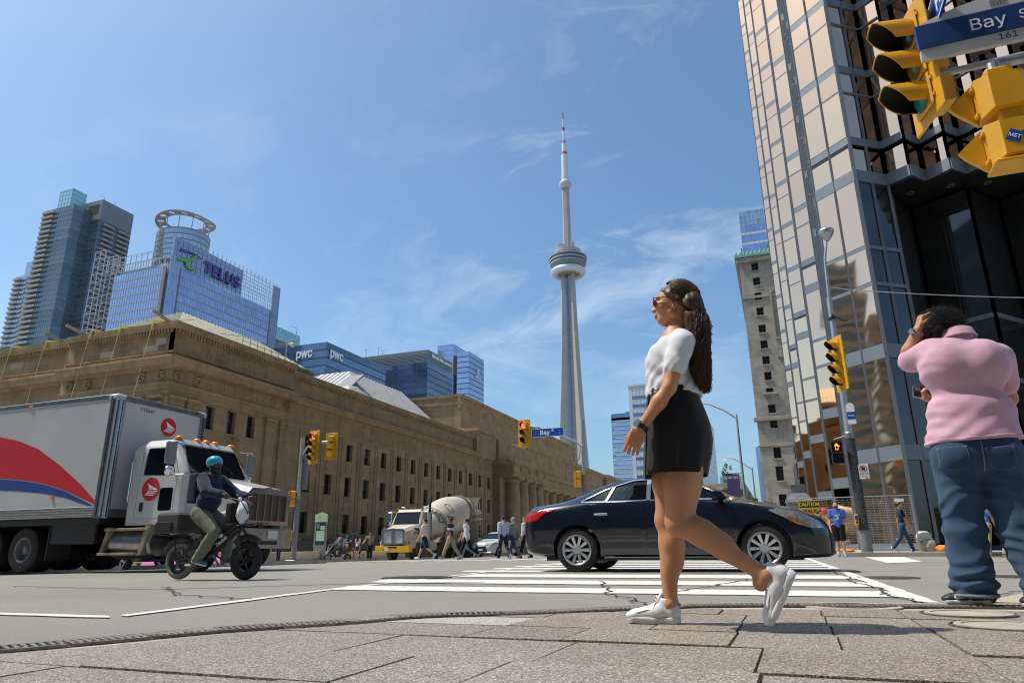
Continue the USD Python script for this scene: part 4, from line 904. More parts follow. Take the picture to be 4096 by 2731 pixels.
C0 = (4.86,31.0)
azp = lambda az,y: (math.tan(math.radians(az))*y,y)
def diag(az0,az1,y0):
    """a 45 degree facet that starts on the sight line az0 at depth y0 and ends on the sight line az1"""
    x0,_ = azp(az0,y0); t = (x0-math.tan(math.radians(az1))*y0)/(1+math.tan(math.radians(az1))); return (x0,y0),(x0-t,y0+t)
FA = [((4.86,31.0),(3.30,32.56),2)]
a,b = diag(5.12,3.95,45); FA.append((a,b,1)); a,b = diag(3.85,2.83,56); FA.append((a,b,1)); a,b = diag(2.78,2.22,66); FA.append((a,b,1)); a,b = diag(2.17,1.70,74); FA.append((a,b,1))
slots = [diag(5.72,5.56,37),diag(5.45,5.22,41),diag(3.98,3.88,51)]
for i,(a,b,n) in enumerate(FA):
    zo = .35*i
    zs = [(LV[0]+.3,3.6),(4.2,7.8),(8.4,11.0),(11.15,12.7),(12.85,16.0)]
    zs += [(16.5,17.7)]+floor_zones(17.9,17)
    gold_facet(a,b,n,zs)
    rail(a,b,3.6,4.2); rail(a,b,7.8,8.4); rail(a,b,11.0,11.15); rail(a,b,12.7,12.85); rail(a,b,16.0,16.55,.07); rails_for(a,b,FL[:17]); rail(a,b,.12,.42)
for a,b in slots:
    gold_facet(a,b,2,[(.4,8),(8.4,16)]+floor_zones(17.9,17),mw=.05); rails_for(a,b,FL[:17],.5)
# returns that join the teeth (mostly hidden from here)
prev = FA[0][1]
body = [C0]
for a,b in [(FA[0][0],FA[0][1])]+slots[:2]+[(FA[1][0],FA[1][1]),(slots[2][0],slots[2][1])]+[(x[0],x[1]) for x in FA[2:]]: body += [a,b]
# right-hand (cross street) zigzag
ZZ = [C0,(6.27,32.05),(7.1,31.4),(7.82,32.24),(8.65,31.43),(9.40,32.2)]
while ZZ[-1][0] < 30: ZZ.append((ZZ[-1][0]+.80,31.43 if len(ZZ) % 2 == 0 else 32.2))
up_z = [(16.55,17.7)]+floor_zones(17.9,8)
for i,(a,b) in enumerate(zip(ZZ[:-1],ZZ[1:])):
    gold_facet(a,b,2 if i == 0 else 1,up_z,mw=.06); rails_for(a,b,FL[:9]); rail(a,b,16.0,16.55,.06)
gold_facet(ZZ[0],ZZ[1],2,[(.4,3.6),(4.2,7.8),(8.4,11.0),(11.15,12.7),(12.85,16.0)],'lobby_pane',mw=.06)
for z0,z1 in ((3.6,4.2),(7.8,8.4),(11.0,11.15),(12.7,12.85)): rail(ZZ[0],ZZ[1],z0,z1)
# soffit and recessed lobby glazing
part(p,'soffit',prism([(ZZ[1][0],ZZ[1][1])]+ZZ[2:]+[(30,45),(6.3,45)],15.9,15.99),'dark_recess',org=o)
for x,y in ((7.3,33.0),(8.9,32.9),(10.4,33.2),(7.6,35)): part(p,'downlight',xf(lathe([(.16,0),(.16,-.03),(.12,-.03),(.12,.02)],16),None,(x,y,15.9)),'grey_metal',org=o)
LB = [(6.35,32.3)]; x = 6.35
LBP = [(6.35,32.3),(7.5,34.4),(9.5,33.0),(11.2,35.0),(13.0,33.4),(14.8,35.2),(16.6,33.6),(18.6,35.4),(21,33.8),(24,35.6),(30,34)]
for a,b in zip(LBP[:-1],LBP[1:]):
    gold_facet(a,b,1,[(.35,3.4),(3.6,6.8),(7.0,9.6),(9.8,15.7)],'lobby_pane',mw=.06); [rail(a,b,z,z+.2) for z in (.12,3.4,6.8,9.6)]
part(p,'lobby_louvre',MB().add(sum([list(boxm(8.2,32.6,z,13.5,32.75,z+.05)) for z in ()],[]) or boxm(0,0,0,.001,.001,.001)),'dark_recess',org=o)
M = MB()
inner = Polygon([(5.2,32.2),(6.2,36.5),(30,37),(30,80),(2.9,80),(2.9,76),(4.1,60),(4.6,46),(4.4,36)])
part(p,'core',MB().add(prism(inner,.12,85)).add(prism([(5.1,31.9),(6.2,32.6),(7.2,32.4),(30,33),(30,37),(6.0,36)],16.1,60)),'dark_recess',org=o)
part(p,'transoms',fr_['frame'],'aluminium_frame',org=o); part(p,'mullions',fr_['fin'],'aluminium_frame',org=o)
for m,q in rest.items(): part(p,'pane_field',q,m,kind='stuff',org=o)

# ---------------------------------------------------------------- blocks across the street behind the viewer (seen only mirrored in glass and paint)
for nm,lab,x0,x1,y0,y1,z1 in (('office_block','dark office block on the corner behind the viewer',-20,45,-52,-15,135),('office_block','grey office block across the cross street behind the viewer',-95,-34,-60,-16,48),('condominium_tower','brown residential tower mirrored in the gold glass',-205,-182,6,27,84),('condominium_tower','green grey residential tower mirrored in the gold glass',-212,-190,-20,3,68)):
    p,o = tower(nm,lab,'tower',x0,x1,y0,y1,z1); part(p,'walls',boxm(x0,y0,-1,x1,y1,z1),'wall_grey' if y0 < -30 else 'hotel_stone',org=o)
    for k in range(int(z1/3.6)): part(p,'window_band',MB().box(x0+1,y1-.1,1+3.6*k,x1-1,y1+.06,3.0+3.6*k).box(x1-.1,y0+1,1+3.6*k,x1+.06,y1-1,3.0+3.6*k),'condo_pane',org=o)
# ---------------------------------------------------------------- vehicles
pm('car_navy',(.0035,.005,.012),rough=.22,var=.05,coat=.8,spec=.35)
pm('car_black',(.008,.008,.009),rough=.2,var=.05,coat=1.)
pm('car_white',(.62,.62,.60),rough=.25,var=.03,coat=1.)
pm('chrome',(.75,.76,.78),rough=.14,metal=1.,var=.05)
pm('dull_chrome',(.42,.42,.41),rough=.3,metal=1.,var=.15,scale=6.)
pm('rubber',(.018,.018,.018),rough=.8,var=.2,scale=14.)
pm('rubber_dusty',(.10,.085,.065),rough=.9,var=.25,scale=9.)
pm('alloy',(.52,.53,.54),rough=.32,metal=.75,var=.05)
pm('alloy_dusty',(.24,.19,.12),rough=.7,metal=.2,var=.2,scale=8.)
pm('trim_black',(.014,.014,.015),rough=.5,var=.1)
pm('interior',(.045,.043,.042),rough=.8,var=.15)
pm('truck_white',(.56,.56,.55),rough=.35,var=.05,coat=.4,scale=1.2,dirt=.10)
pm('box_white',(.50,.505,.50),rough=.42,var=.06,scale=.8,dirt=.10)
pm('mixer_white',(.62,.55,.43),rough=.45,var=.12,scale=1.6,dirt=.30,detail=8.)
pm('mixer_drum',(.66,.60,.49),rough=.5,var=.14,scale=1.3,dirt=.35,detail=8.,stretch=(1,.5,1))
pm('mixer_frame',(.30,.25,.17),rough=.8,var=.25,scale=5.)
pm('safety_yellow',(.78,.43,.01),rough=.45,var=.06)
pm('post_red',(.56,.016,.022),rough=.4,var=.04)
pm('post_blue',(.022,.055,.24),rough=.4,var=.04)
pm('amber',(.85,.22,.01),rough=.2,var=.1,spec=.6)
pm('tail_red',(.45,.012,.012),rough=.12,var=.1,spec=.7)
pm('lamp_clear',(.42,.44,.44),rough=.08,metal=.5,var=.3,scale=12.)
pm('black_plastic',(.022,.022,.022),rough=.6,var=.2)
pm('bronze_grille',(.11,.085,.055),rough=.5,metal=.5,var=.2,scale=30.)
pm('plate_white',(.62,.64,.66),rough=.4,var=.04)
pm('grey_paint',(.20,.20,.20),rough=.5,var=.08)
pane_glass('car_glass',(.20,.24,.24)); pane_glass('clear_glass',(.55,.60,.60))

def interp(xs_,ys_,x):
    from scipy.interpolate import PchipInterpolator
    return PchipInterpolator(xs_,ys_)(x)
def car_loft(C,inset=0.,n=44):
    """closed body skin from side-view curves C: top, belt, sill, half width, glasshouse half width"""
    X = np.r_[np.linspace(C['x0'],C['x0']+.22,7)[:-1],np.linspace(C['x0']+.22,C['x1']-.3,n),np.linspace(C['x1']-.3,C['x1'],9)[1:]]
    R = []
    for x in X:
        zt = float(interp(*C['top'],x)); zb = min(float(interp(*C['belt'],x)),zt-.015); zs = float(interp(*C['sill'],x)); w = float(interp(*C['w'],x)); wg = float(interp(*C['wg'],x)); wb = float(interp(*C['wb'],x))
        h = zb-zs
        P = [(0,zs),(.55*w,zs),(.90*w,zs+.01),(.965*w,zs+.07*min(1,h/.5)),(.985*w,zs+.30*h),(w,zs+.52*h),(.992*w,zs+.72*h),(.975*w,zs+.86*h),(.945*w,zs+.97*h),(wb,zb+.01)]
        gh = zt-zb
        P += [(wb+(wg-wb)*.33,zb+.34*gh),(wb+(wg-wb)*.68,zb+.68*gh),(wg-.01,zb+.88*gh),(wg*.86,zb+.965*gh),(wg*.45,zt-.004),(0,zt)]
        R.append(P)
    R = np.array(R); m = R.shape[1]
    if inset:
        R = R.copy(); c = np.array([0,.62]);
        nrm = np.zeros_like(R)
        t = np.gradient(R,axis=1); nrm[...,0],nrm[...,1] = t[...,1],-t[...,0]; L = np.linalg.norm(nrm,axis=-1,keepdims=True); nrm /= np.maximum(L,1e-9)
        R = R-nrm*inset; R[:,0,0] = 0; R[:,-1,0] = 0; X = X.copy(); X = X.mean()+(X-X.mean())*(1-inset*2/(X[-1]-X[0]))
    V = []; ring = 2*m-2
    for i,x in enumerate(X):
        for y,z in R[i]: V.append((x,-y,z))
        for y,z in R[i][-2:0:-1]: V.append((x,y,z))
    F = []
    for i in range(len(X)-1):
        for j in range(ring): k = (j+1) % ring; F.append((i*ring+j,(i+1)*ring+j,(i+1)*ring+k,i*ring+k))
    V = np.array(V); F = np.array(F); F = np.vstack([F[:,[0,1,2]],F[:,[0,2,3]]])
    cap = []
    for j in range(1,ring-1): cap.append((0,j,j+1)); b = (len(X)-1)*ring; cap.append((b,b+j+1,b+j))
    F = np.vstack([F,np.array(cap)])[:,::-1]
    t = trimesh.Trimesh(V,F,process=True); trimesh.repair.fix_normals(t)
    return m3.Manifold(m3.Mesh(np.asarray(t.vertices,np.float32),np.asarray(t.faces,np.uint32)))
def xz(poly,y0,y1): return man(prism(poly,y0,y1,'xz'))
def xy(poly,z0,z1): return man(prism(poly,z0,z1,'xy'))
def wheel(parent,c,R,W,rr,side,m_t='rubber',m_r='alloy',spokes=10,dual=False,org=None,deep=.02,hubn=0,ax='y',spoke_w=.021,twin=True):
    """tyre with rim as its child; axle along local y, side=-1 shows the face at -y"""
    t = lathe([(rr,-W/2+.01),(rr+.01,-W/2),(R-.05,-W/2),(R-.012,-W/2+.02),(R,-W/2+.05),(R,W/2-.05),(R-.012,W/2-.02),(R-.05,W/2),(rr+.01,W/2),(rr,W/2-.01),(rr,-W/2+.01)],40)
    M = MB().add(t)
    for k in range(56):
        a = k*2*PI/56; M.add(xf(boxm(R-.004,-.006,-W/2+.04,R+.005,.006,W/2-.04),rotz(a)))
    def put(q):
        v,f = q.get() if isinstance(q,MB) else q
        v = v[:,[0,2,1]]*np.array([1,-side if side > 0 else 1,1]); v = v*np.array([1,1,1])
        return v+np.asarray(c),f[:,::-1] if side < 0 else f
    # local frame: axis z' = outward face at -z'
    w = part(parent,'wheel',put(M),m_t,smooth=40,org=org)
    Rm = MB(); fz = -W/2+deep
    Rm.add(lathe([(rr+.004,-W/2+.004),(rr-.012,-W/2),(rr-.03,-W/2+.02),(rr-.045,W/2-.02),(rr+.002,W/2-.02)],40))
    if hubn:   # pressed truck wheel with hand holes
        d = Point(0,0).buffer(rr-.02,20)
        for k in range(hubn): a = k*2*PI/hubn; d = d.difference(Point(.66*rr*math.cos(a),.66*rr*math.sin(a)).buffer(rr*.10,8))
        Rm.add(prism(d,fz+.07,fz+.09)); Rm.add(lathe([(.001,fz-.02),(rr*.26,fz-.02),(rr*.34,fz+.04),(rr*.42,fz+.07)],20))
        for k in range(10): a = k*2*PI/10; Rm.add(xf(lathe([(.016,fz+.02),(.016,fz+.07)],6,cap=True),None,(rr*.46*math.cos(a),rr*.46*math.sin(a),0)))
    else:
        Rm.add(lathe([(.0005,fz+.0),(.05,fz),(.068,fz+.012),(.07,fz+.05)],20))
        n = spokes
        for k in range(n):
            a = k*2*PI/n
            Rm.add(xf(hull([(.045,-spoke_w*.8,fz+.01),(.045,spoke_w*.8,fz+.01),(.045,-spoke_w*.8,fz+.05),(.045,spoke_w*.8,fz+.05),(rr-.03,-spoke_w*1.25,fz-.012),(rr-.03,spoke_w*1.25,fz-.012),(rr-.03,-spoke_w,fz+.05),(rr-.03,spoke_w,fz+.05),(rr*.6,0,fz-.008)]),rotz(a)))
    part(w,'rim',put(Rm),m_r,smooth=30,org=org)
    part(w,'brake_disc',put(MB().add(lathe([(.001,fz+.11),(rr*.72,fz+.11),(rr*.72,fz+.13),(.001,fz+.13)],24))),'black_metal',org=org)
    return w
def car(name,label,loc,rot,C,paint,wheels_x,R,dlo,extra=None,simple=False,group=None,rim_spokes=10,glassm='car_glass'):
    p = thing(name,label,'car',loc,rot,group)
    O = car_loft(C); I = car_loft(C,.05); S1 = car_loft(C,.006); S2 = car_loft(C,.013); OUT = car_loft(C,-.007); Gv = car_loft(C,.012)
    tr = C['w'][1][len(C['w'][1])//2]; body = O
    cabin = I ^ man(boxm(C['cab'][0],-2,.42,C['cab'][1],2,2))
    body = body-cabin
    wins = unary_union([Polygon(q) for q in dlo])
    front = Polygon(C['ws']); rear = Polygon(C['rw'])
    wp_ = xz(wins,-2,2); fp = xy(front,.6,2.2); rp = xy(rear,.6,2.2)
    upper = man(boxm(-4,-2,C['glz'],4,2,3))
    body = body-wp_-(fp ^ upper)-(rp ^ upper)
    for wx in wheels_x:
        for sg in (-1,1):
            body = body-ycyl(wx,sg*1.0,R+.005,R+.055,.5)
    for sx_ in C.get('seams',[]):
        g = xz(LineBand(sx_,.006),-2,2) ^ (O-Gv); body = body-g
    part(p,'body',unman(body),paint,smooth=32)
    for wx in wheels_x:
        for sg in (-1,1):
            a = np.linspace(.12,PI-.12,20); q = np.stack([wx+(R+.052)*np.cos(a),0*a,R+.005+(R+.052)*np.sin(a)],1); o_ = q+[0,sg*(C['ww']-.05),0]; i_ = q+[0,sg*.5,0]; n_ = len(a)
            part(p,'wheel_well',(np.vstack([o_,i_]),np.array([(j,j+1,n_+j+1,n_+j) for j in range(n_-1)])),'trim_black')
    ring = S1-S2
    for q in dlo:
        for sg in (-1,1): part(p,'side_window',unman(ring ^ xz(Polygon(q).buffer(.004),min(0,2*sg),max(0,2*sg))),glassm)
    part(p,'windscreen',unman(ring ^ fp ^ upper),glassm); part(p,'rear_window',unman(ring ^ rp ^ upper),glassm)
    trim = wins.buffer(.05).buffer(-.028).difference(wins.buffer(.002)); part(p,'window_trim',unman((OUT-Gv) ^ xz(trim,-2,2)),C.get('trim','chrome'))
    for nm,poly,m,yr in C.get('lamps',[]):
        for yr in ((-2,0),(0,2)): part(p,nm,unman((OUT-car_loft(C,.02)) ^ xz(poly,*yr)),m,smooth=30)
    for wx in wheels_x:
        for sg in (-1,1): wheel(p,(wx,sg*(C['ww']-.125),R),R,.215,R*.70,sg,spokes=rim_spokes)
    x0,x1 = C['cab']
    for xx in C['seats']:
        for sg in (-.38,.38):
            it = MB(); it.add(cboxm(xx-.05,sg-.24,.38,xx+.5,sg+.24,.60,.06)); it.add(hull([(xx-.22+a*.14,sg+b,z) for a,z in ((0,1.0),(1,1.0),(1,.5),(2,.5)) for b in (-.23,.23)])); it.add(cboxm(xx-.26,sg-.12,1.03,xx-.16,sg+.12,1.22,.04)); part(p,'seat',it,'interior')
    part(p,'dashboard',cboxm(x1-.75,-.72,.62,x1-.15,.72,.98,.06),'interior')
    part(p,'steering_wheel',MB().add(xf(lathe([(.185+.018*math.cos(a),.018*math.sin(a)) for a in np.linspace(0,2*PI,9)],20),roty(-1.1),(x1-.85,.38,.95))),'trim_black')
    if extra: extra(p,O,OUT)
    return p
def ycyl(x,y,z,r,half): return m3.Manifold.cylinder(2*half,r,r,40,True).rotate([90,0,0]).translate([x,y,z])
def LineBand(pts,w):
    from shapely.geometry import LineString
    return LineString(pts).buffer(w/2,cap_style=2)
SED = dict(x0=-2.40,x1=2.34,ww=.905,
    top=([-2.40,-2.37,-2.30,-2.05,-1.75,-1.45,-1.15,-.8,-.4,.0,.35,.7,1.1,1.5,1.9,2.14,2.28,2.34],[.80,.985,1.03,1.06,1.10,1.19,1.315,1.415,1.46,1.455,1.405,1.27,1.085,.985,.895,.80,.70,.52]),
    belt=([-2.40,-2.3,-1.8,-1.,0,1.,1.5,2.0,2.24,2.34],[.74,.93,1.035,1.055,1.045,1.01,.935,.82,.70,.46]),
    sill=([-2.40,-2.3,-1.9,-1.,1.,1.9,2.24,2.34],[.42,.27,.22,.19,.18,.19,.20,.24]),
    w=([-2.40,-2.34,-2.1,-1.5,-.5,.8,1.5,1.95,2.18,2.30,2.34],[.62,.76,.865,.905,.905,.905,.90,.84,.70,.54,.40]),
    wb=([-2.40,-2.3,-1.8,-1.2,0,.9,1.4,1.95,2.24,2.34],[.50,.64,.74,.815,.835,.80,.76,.66,.50,.30]),
    wg=([-2.40,-2.2,-1.7,-1.1,-.4,.3,.8,1.2,1.95,2.34],[.42,.56,.58,.575,.585,.575,.60,.64,.52,.22]),
    cab=(-2.0,1.35),glz=.95,seats=(-.95,.15),trim='chrome',
    ws=[(1.12,-.66),(1.12,.66),(.36,.50),(.36,-.50)],rw=[(-1.78,-.52),(-1.78,.52),(-.98,.46),(-.98,-.46)],
    seams=[[(-.32,1.06),(-.32,.25)],[(.98,1.03),(1.02,.6),(.95,.25)],[(-1.22,1.05),(-1.1,.7),(-1.0,.26)],[(-2.36,.72),(-1.95,.70),(-1.85,.62)],[(1.9,.62),(2.2,.55)],[(-2.0,.66),(-1.0,.70),(1.0,.72)]],
    lamps=[('tail_lamp',Polygon([(-2.42,.76),(-2.41,.93),(-2.1,.965),(-1.80,.965),(-1.98,.90),(-2.12,.80)]),'tail_red',(-2,2)),('tail_lamp_clear',Polygon([(-2.43,.90),(-2.42,.955),(-2.1,.968),(-1.98,.955),(-2.2,.905)]),'lamp_clear',(-2,2)),
           ('headlamp',Polygon([(1.48,.87),(1.60,.90),(1.92,.83),(2.16,.71),(2.22,.61),(2.04,.61),(1.92,.66),(1.70,.76)]),'lamp_clear',(-2,2)),('turn_lamp',Polygon([(1.70,.76),(1.80,.78),(2.02,.66),(1.98,.63),(1.86,.67)]),'amber',(-2,2))])
def sedan_extra(p,O,OUT):
    for sg in (-1,1):
        for hx in (-1.02,.10): part(p,'door_handle',MB().cbox(hx-.11,sg*.905,.855,hx+.11,sg*.93,.885,.008),'chrome')
        part(p,'mirror',MB().add(hull([(.72,sg*.86,1.03),(.72,sg*1.06,1.04),(.74,sg*1.07,1.16),(.74,sg*.90,1.17),(.90,sg*.88,1.04),(.92,sg*1.0,1.06),(.86,sg*1.0,1.15),(.86,sg*.9,1.15)])).cbox(.78,sg*.78,1.03,.86,sg*.9,1.07,.01),'car_navy',smooth=40)
    part(p,'grille',MB().add(unman((OUT-car_loft(SED,.03)) ^ man(boxm(2.1,-.55,.24,2.5,.55,.52)))),'black_plastic')
    M = MB()
    for z in (.28,.34,.40,.46): M.box(2.20,-.5,z,2.345,.5,z+.015)
    part(p,'grille_bar',M,'dull_chrome')
    part(p,'plate',MB().cbox(-2.46,-.16,.62,-2.40,.16,.75,.01),'plate_white')
    part(p,'underbody',MB().box(-2.0,-.7,.17,1.9,.7,.24),'trim_black')
    part(p,'side_skirt',MB().cbox(-1.0,-.91,.175,.95,-.86,.225,.012).cbox(-1.0,.86,.175,.95,.91,.225,.012),'trim_black')
SDLO = [[(-.92,1.075),(-.30,1.085),(-.30,1.405),(-.52,1.395),(-.80,1.315)],[(-.23,1.085),(.84,1.075),(.80,1.13),(.46,1.30),(.14,1.385),(-.23,1.405)],[(-1.34,1.085),(-.97,1.078),(-.86,1.30),(-1.02,1.235)]]
car('sedan','dark navy four door sedan driving across the zebra crossing, silver ten spoke wheels',(-1.64,11.86,0),0.,SED,'car_navy',(-1.44,1.38),.335,SDLO,sedan_extra)
SUVC = dict(SED); SUVC.update(dict(trim='trim_black',x0=-2.3,x1=2.36,
    top=([-2.3,-2.2,-2.0,-1.6,-1.0,-.2,.2,.6,1.05,1.4,1.9,2.2,2.36],[.95,1.25,1.50,1.62,1.68,1.69,1.66,1.52,1.22,1.12,1.04,.94,.70]),
    belt=([-2.3,-2.,-1.,0,1.,1.5,2.0,2.36],[.9,1.08,1.10,1.09,1.08,1.04,.95,.62]),sill=([-2.3,-1.9,0,1.9,2.36],[.45,.28,.24,.26,.32]),
    lamps=[('headlamp',Polygon([(1.6,.97),(2.1,.93),(2.32,.80),(2.28,.76),(1.95,.86)]),'lamp_clear',(-2,2)),('tail_lamp',Polygon([(-2.32,.98),(-2.3,1.1),(-1.9,1.08),(-1.95,.98)]),'tail_red',(-2,2))],
    ws=[(1.10,-.66),(1.10,.66),(.45,.52),(.45,-.52)],rw=[(-2.26,-.52),(-2.26,.52),(-1.95,.48),(-1.95,-.48)],cab=(-2.1,1.3),glz=1.0))
UDLO = [[(-1.0,1.13),(-.30,1.13),(-.30,1.60),(-1.0,1.58)],[(-.22,1.13),(.92,1.12),(.55,1.40),(.2,1.57),(-.22,1.61)],[(-1.75,1.14),(-1.08,1.13),(-1.08,1.57),(-1.55,1.50)]]
def suv_extra(p,O,OUT):
    part(p,'grille',MB().add(hull([(2.28,a*.5,.36) for a in (-1,1)]+[(2.38,a*.45,.36) for a in (-1,1)]+[(2.32,a*.36,.74) for a in (-1,1)]+[(2.37,a*.36,.72) for a in (-1,1)])),'black_plastic')
    part(p,'bumper_trim',MB().cbox(2.2,-.8,.30,2.38,.8,.35,.02),'chrome'); part(p,'plate',MB().cbox(2.37,-.16,.44,2.40,.16,.56,.005),'plate_white')
    for sg in (-1,1): part(p,'mirror',MB().cbox(.75,sg*.86,1.12,.95,sg*1.10,1.26,.04),'car_white' if 'white' in str(stage.GetPrimAtPath(p).GetCustomDataByKey('label')) else 'car_black')
car('suv','white crossover waiting behind the cement mixer on the far street',(-18.4,45.6,gz(-18.4)-.05),-PI/2-.12,SUVC,'car_white',(-1.38,1.42),.36,UDLO,suv_extra,rim_spokes=8)
car('suv','black crossover passing behind the post truck, glimpsed between its wheels',(-20.15,16.9,gz(-20)-.02),PI,SUVC,'car_black',(-1.38,1.42),.36,UDLO,suv_extra,rim_spokes=7)

# ---- conventional truck cab in local coordinates (x forward, y left, bumper front at x=0, ground z=0)
def truck_cab(p,paint,g,zroof=2.92,W=2.05,hoodw=1.36,gz0=.98,gz1=1.76,grille='bronze_grille',bump='dull_chrome',axle=-1.1,back=-3.05,visor=False,roundlamp=False,bumpw=1.9,R=.52,dusty=False,wy=.82):
    w = W/2
    def H(st): return man(hull([q for x,ww,z0,z1,c in st for q in [(x,-ww,z0),(x,ww,z0),(x,-ww,z1-c),(x,ww,z1-c),(x,-ww+c,z1),(x,ww-c,z1)]]))
    lower = H([(back,w,1.0,2.15,.03),(back+.02,w,1.0,2.15,.03),(-1.55,w,1.0,2.12,.05),(-1.45,w-.05,1.05,2.08,.05)])
    top = H([(back,w,2.1,zroof-.10,.14),(back+.2,w-.06,2.1,zroof,.16),(-1.95,w-.10,2.1,zroof-.0,.16),(-1.85,w-.12,2.1,zroof-.10,.14),(-1.50,w-.03,2.1,2.16,.03)])
    cab_ = (lower+top)
    inner = H([(back+.08,w-.08,1.1,2.1,.03),(-1.62,w-.08,1.1,2.1,.03)])+H([(back+.08,w-.09,2.0,zroof-.12,.1),(-1.98,w-.17,2.0,zroof-.1,.1),(-1.62,w-.1,2.0,2.16,.03)])
    dw = Polygon([(back+.33,2.10),(-1.82,2.06),(-1.80,2.16),(-2.02,zroof-.22),(back+.38,zroof-.20)]).buffer(-.03).buffer(.03)
    lw = sbox(-2.16,1.30,-1.76,1.80).buffer(-.06).buffer(.06)
    wsp = Polygon([(-w+.16,2.14),(w-.16,2.14),(w-.22,zroof-.16),(-w+.22,zroof-.16)]).buffer(-.05).buffer(.05)
    ws = man(prism(wsp,-2.3,-1.2,'yz'))
    shell = cab_-inner-xz(dw,-2,2)-ws-xz(lw,-2,2)
    # door outline groove
    door = Polygon([(back+.22,1.14),(-1.72,1.14),(-1.68,2.1),(-2.0,zroof-.14),(back+.28,zroof-.12)]).buffer(-.08).buffer(.08)
    for sg in (-1,1): shell = shell-(xz(door.buffer(.008).difference(door.buffer(-.008)),-2,2)-man(boxm(-9,-w+.012,0,9,w-.012,2.12))-man(boxm(-9,-w+.09,2.12,9,w-.09,9)))
    part(p,'cab',unman(shell),paint,smooth=25)
    big = H([(back,w-.015,1.0,2.15,.03),(-1.47,w-.015,1.0,2.1,.03)])+H([(back,w-.02,2.1,zroof-.1,.14),(-1.95,w-.115,2.1,zroof-.02,.16),(-1.87,w-.13,2.1,zroof-.1,.14),(-1.52,w-.045,2.1,2.15,.03)])
    sk = big-inner
    for sg in (-1,1): part(p,'door_window',unman(sk ^ xz(dw,min(0,2*sg),max(0,2*sg))),'car_glass'); part(p,'door_window',unman(sk ^ xz(lw,min(0,2*sg),max(0,2*sg))),'car_glass')
    part(p,'windscreen',unman(sk ^ ws),'car_glass')
    part(p,'windscreen_gasket',unman(((cab_^ man(prism(wsp.buffer(.035).difference(wsp.buffer(-.01)),-2.3,-1.2,'yz')))-big)),'black_plastic')
    part(p,'cab_floor',MB().box(back+.1,-w+.1,1.0,-1.6,w-.1,1.1).cbox(back+.25,-.75,1.1,back+.7,-.25,1.9,.08).cbox(back+.25,.25,1.1,back+.7,.75,1.9,.08).cbox(-1.95,-.85,1.6,-1.6,.85,2.05,.05),'interior')
    part(p,'steering_wheel',MB().add(xf(lathe([(.22+.02*math.cos(a),.02*math.sin(a)) for a in np.linspace(0,2*PI,9)],20),roty(-.9),(-2.05,.5,2.12))),'trim_black')
    # hood, fenders, grille
    hw = hoodw/2
    st = []
    for t in np.linspace(0,1,9):
        x = -1.5+t*1.46; ww = (w-.12)*(1-t)**.8+hw*(1-(1-t)**.8); z1 = 2.06-.27*t-.03*t*t*1.2;
        st.append((x,ww,gz0+.05,z1+.02,.16))
    hood = None
    for a,b in zip(st[:-1],st[1:]): q = H([a,b]); hood = q if hood is None else hood+q
    fen = m3.Manifold()
    for sg in (-1,1):
        for a,b in zip(np.linspace(.15*PI,.86*PI,9)[:-1],np.linspace(.15*PI,.86*PI,9)[1:]):
            q = [(axle+r*math.cos(t),sg*y,.52+r*math.sin(t)) for t in (a,b) for r,y in ((R+.10,w),(R+.10,hw-.1),(R+.16,w-.03),(R+.20,hw-.1))]
            fen = fen+man(hull(q))
        fen = fen+man(hull([(-.10,sg*(hw-.05),.70),(-.10,sg*(w-.10),.74),(-.10,sg*(hw-.05),1.30),(-.14,sg*(w-.14),1.22),(axle+R,sg*w,.70),(axle+R+.05,sg*w,1.0),(axle+R,sg*(hw-.1),1.34),(axle+.25,sg*(w-.06),1.16)]))
    well = m3.Manifold()
    for sg in (-1,1): well = well+ycyl(axle,sg*1.0,.52,R+.09,.4)
    part(p,'hood',unman(hood+(fen-well)),paint,smooth=35)
    fr_ = Polygon([(-hw,gz0),(hw,gz0),(hw+.02,gz1-.12),(hw-.10,gz1),(.12,gz1+.015),(0,gz1+.045),(-.12,gz1+.015),(-hw+.10,gz1),(-hw-.02,gz1-.12)])
    inn = Polygon([(-hw+.09,gz0+.09),(hw-.09,gz0+.09),(hw-.09,gz1-.16),(hw-.14,gz1-.12),(-hw+.14,gz1-.12),(-hw+.09,gz1-.16)])
    part(p,'grille_surround',prism(fr_.difference(inn),-.05,.04,'yz'),'chrome'); M = MB()
    part(p,'grille',prism(inn,-.04,-.01,'yz'),grille)
    M = MB()
    for y in (np.linspace(-hw+.09,hw-.09,6)[1:-1] if not visor else [0.]): M.box(-.02,y-(.012 if not visor else .09),gz0+.09,.03,y+(.012 if not visor else .09),gz1-.12)
    part(p,'grille_bar',M,'chrome')
    for sg in (-1,1):
        part(p,'headlamp',MB().add(hull([(-.08,sg*(hw+.05),.92),(-.08,sg*(w-.16),.94),(-.10,sg*(hw+.05),1.16),(-.12,sg*(w-.2),1.14),(-.30,sg*(w-.05),.96),(-.30,sg*(w-.07),1.12)])),'lamp_clear',smooth=30)
        part(p,'turn_lamp',MB().cbox(-.35,sg*(w-.075),1.0,-.20,sg*(w-.02),1.08,.01),'amber')
    b = bumpw/2
    part(p,'bumper',MB().add(hull([(-.12,-b,.48),(-.12,b,.48),(.06,-b+.12,.48),(.06,b-.12,.48),(-.12,-b,.92 if not visor else .86),(-.12,b,.92 if not visor else .86),(.06,-b+.12,.90 if not visor else .84),(.06,b-.12,.90 if not visor else .84)])),bump,smooth=20)
    part(p,'plate',MB().cbox(.062,.02 if not visor else -.55,.68 if not visor else .55,.075,.34 if not visor else -.23,.86 if not visor else .71,.004),'plate_white')
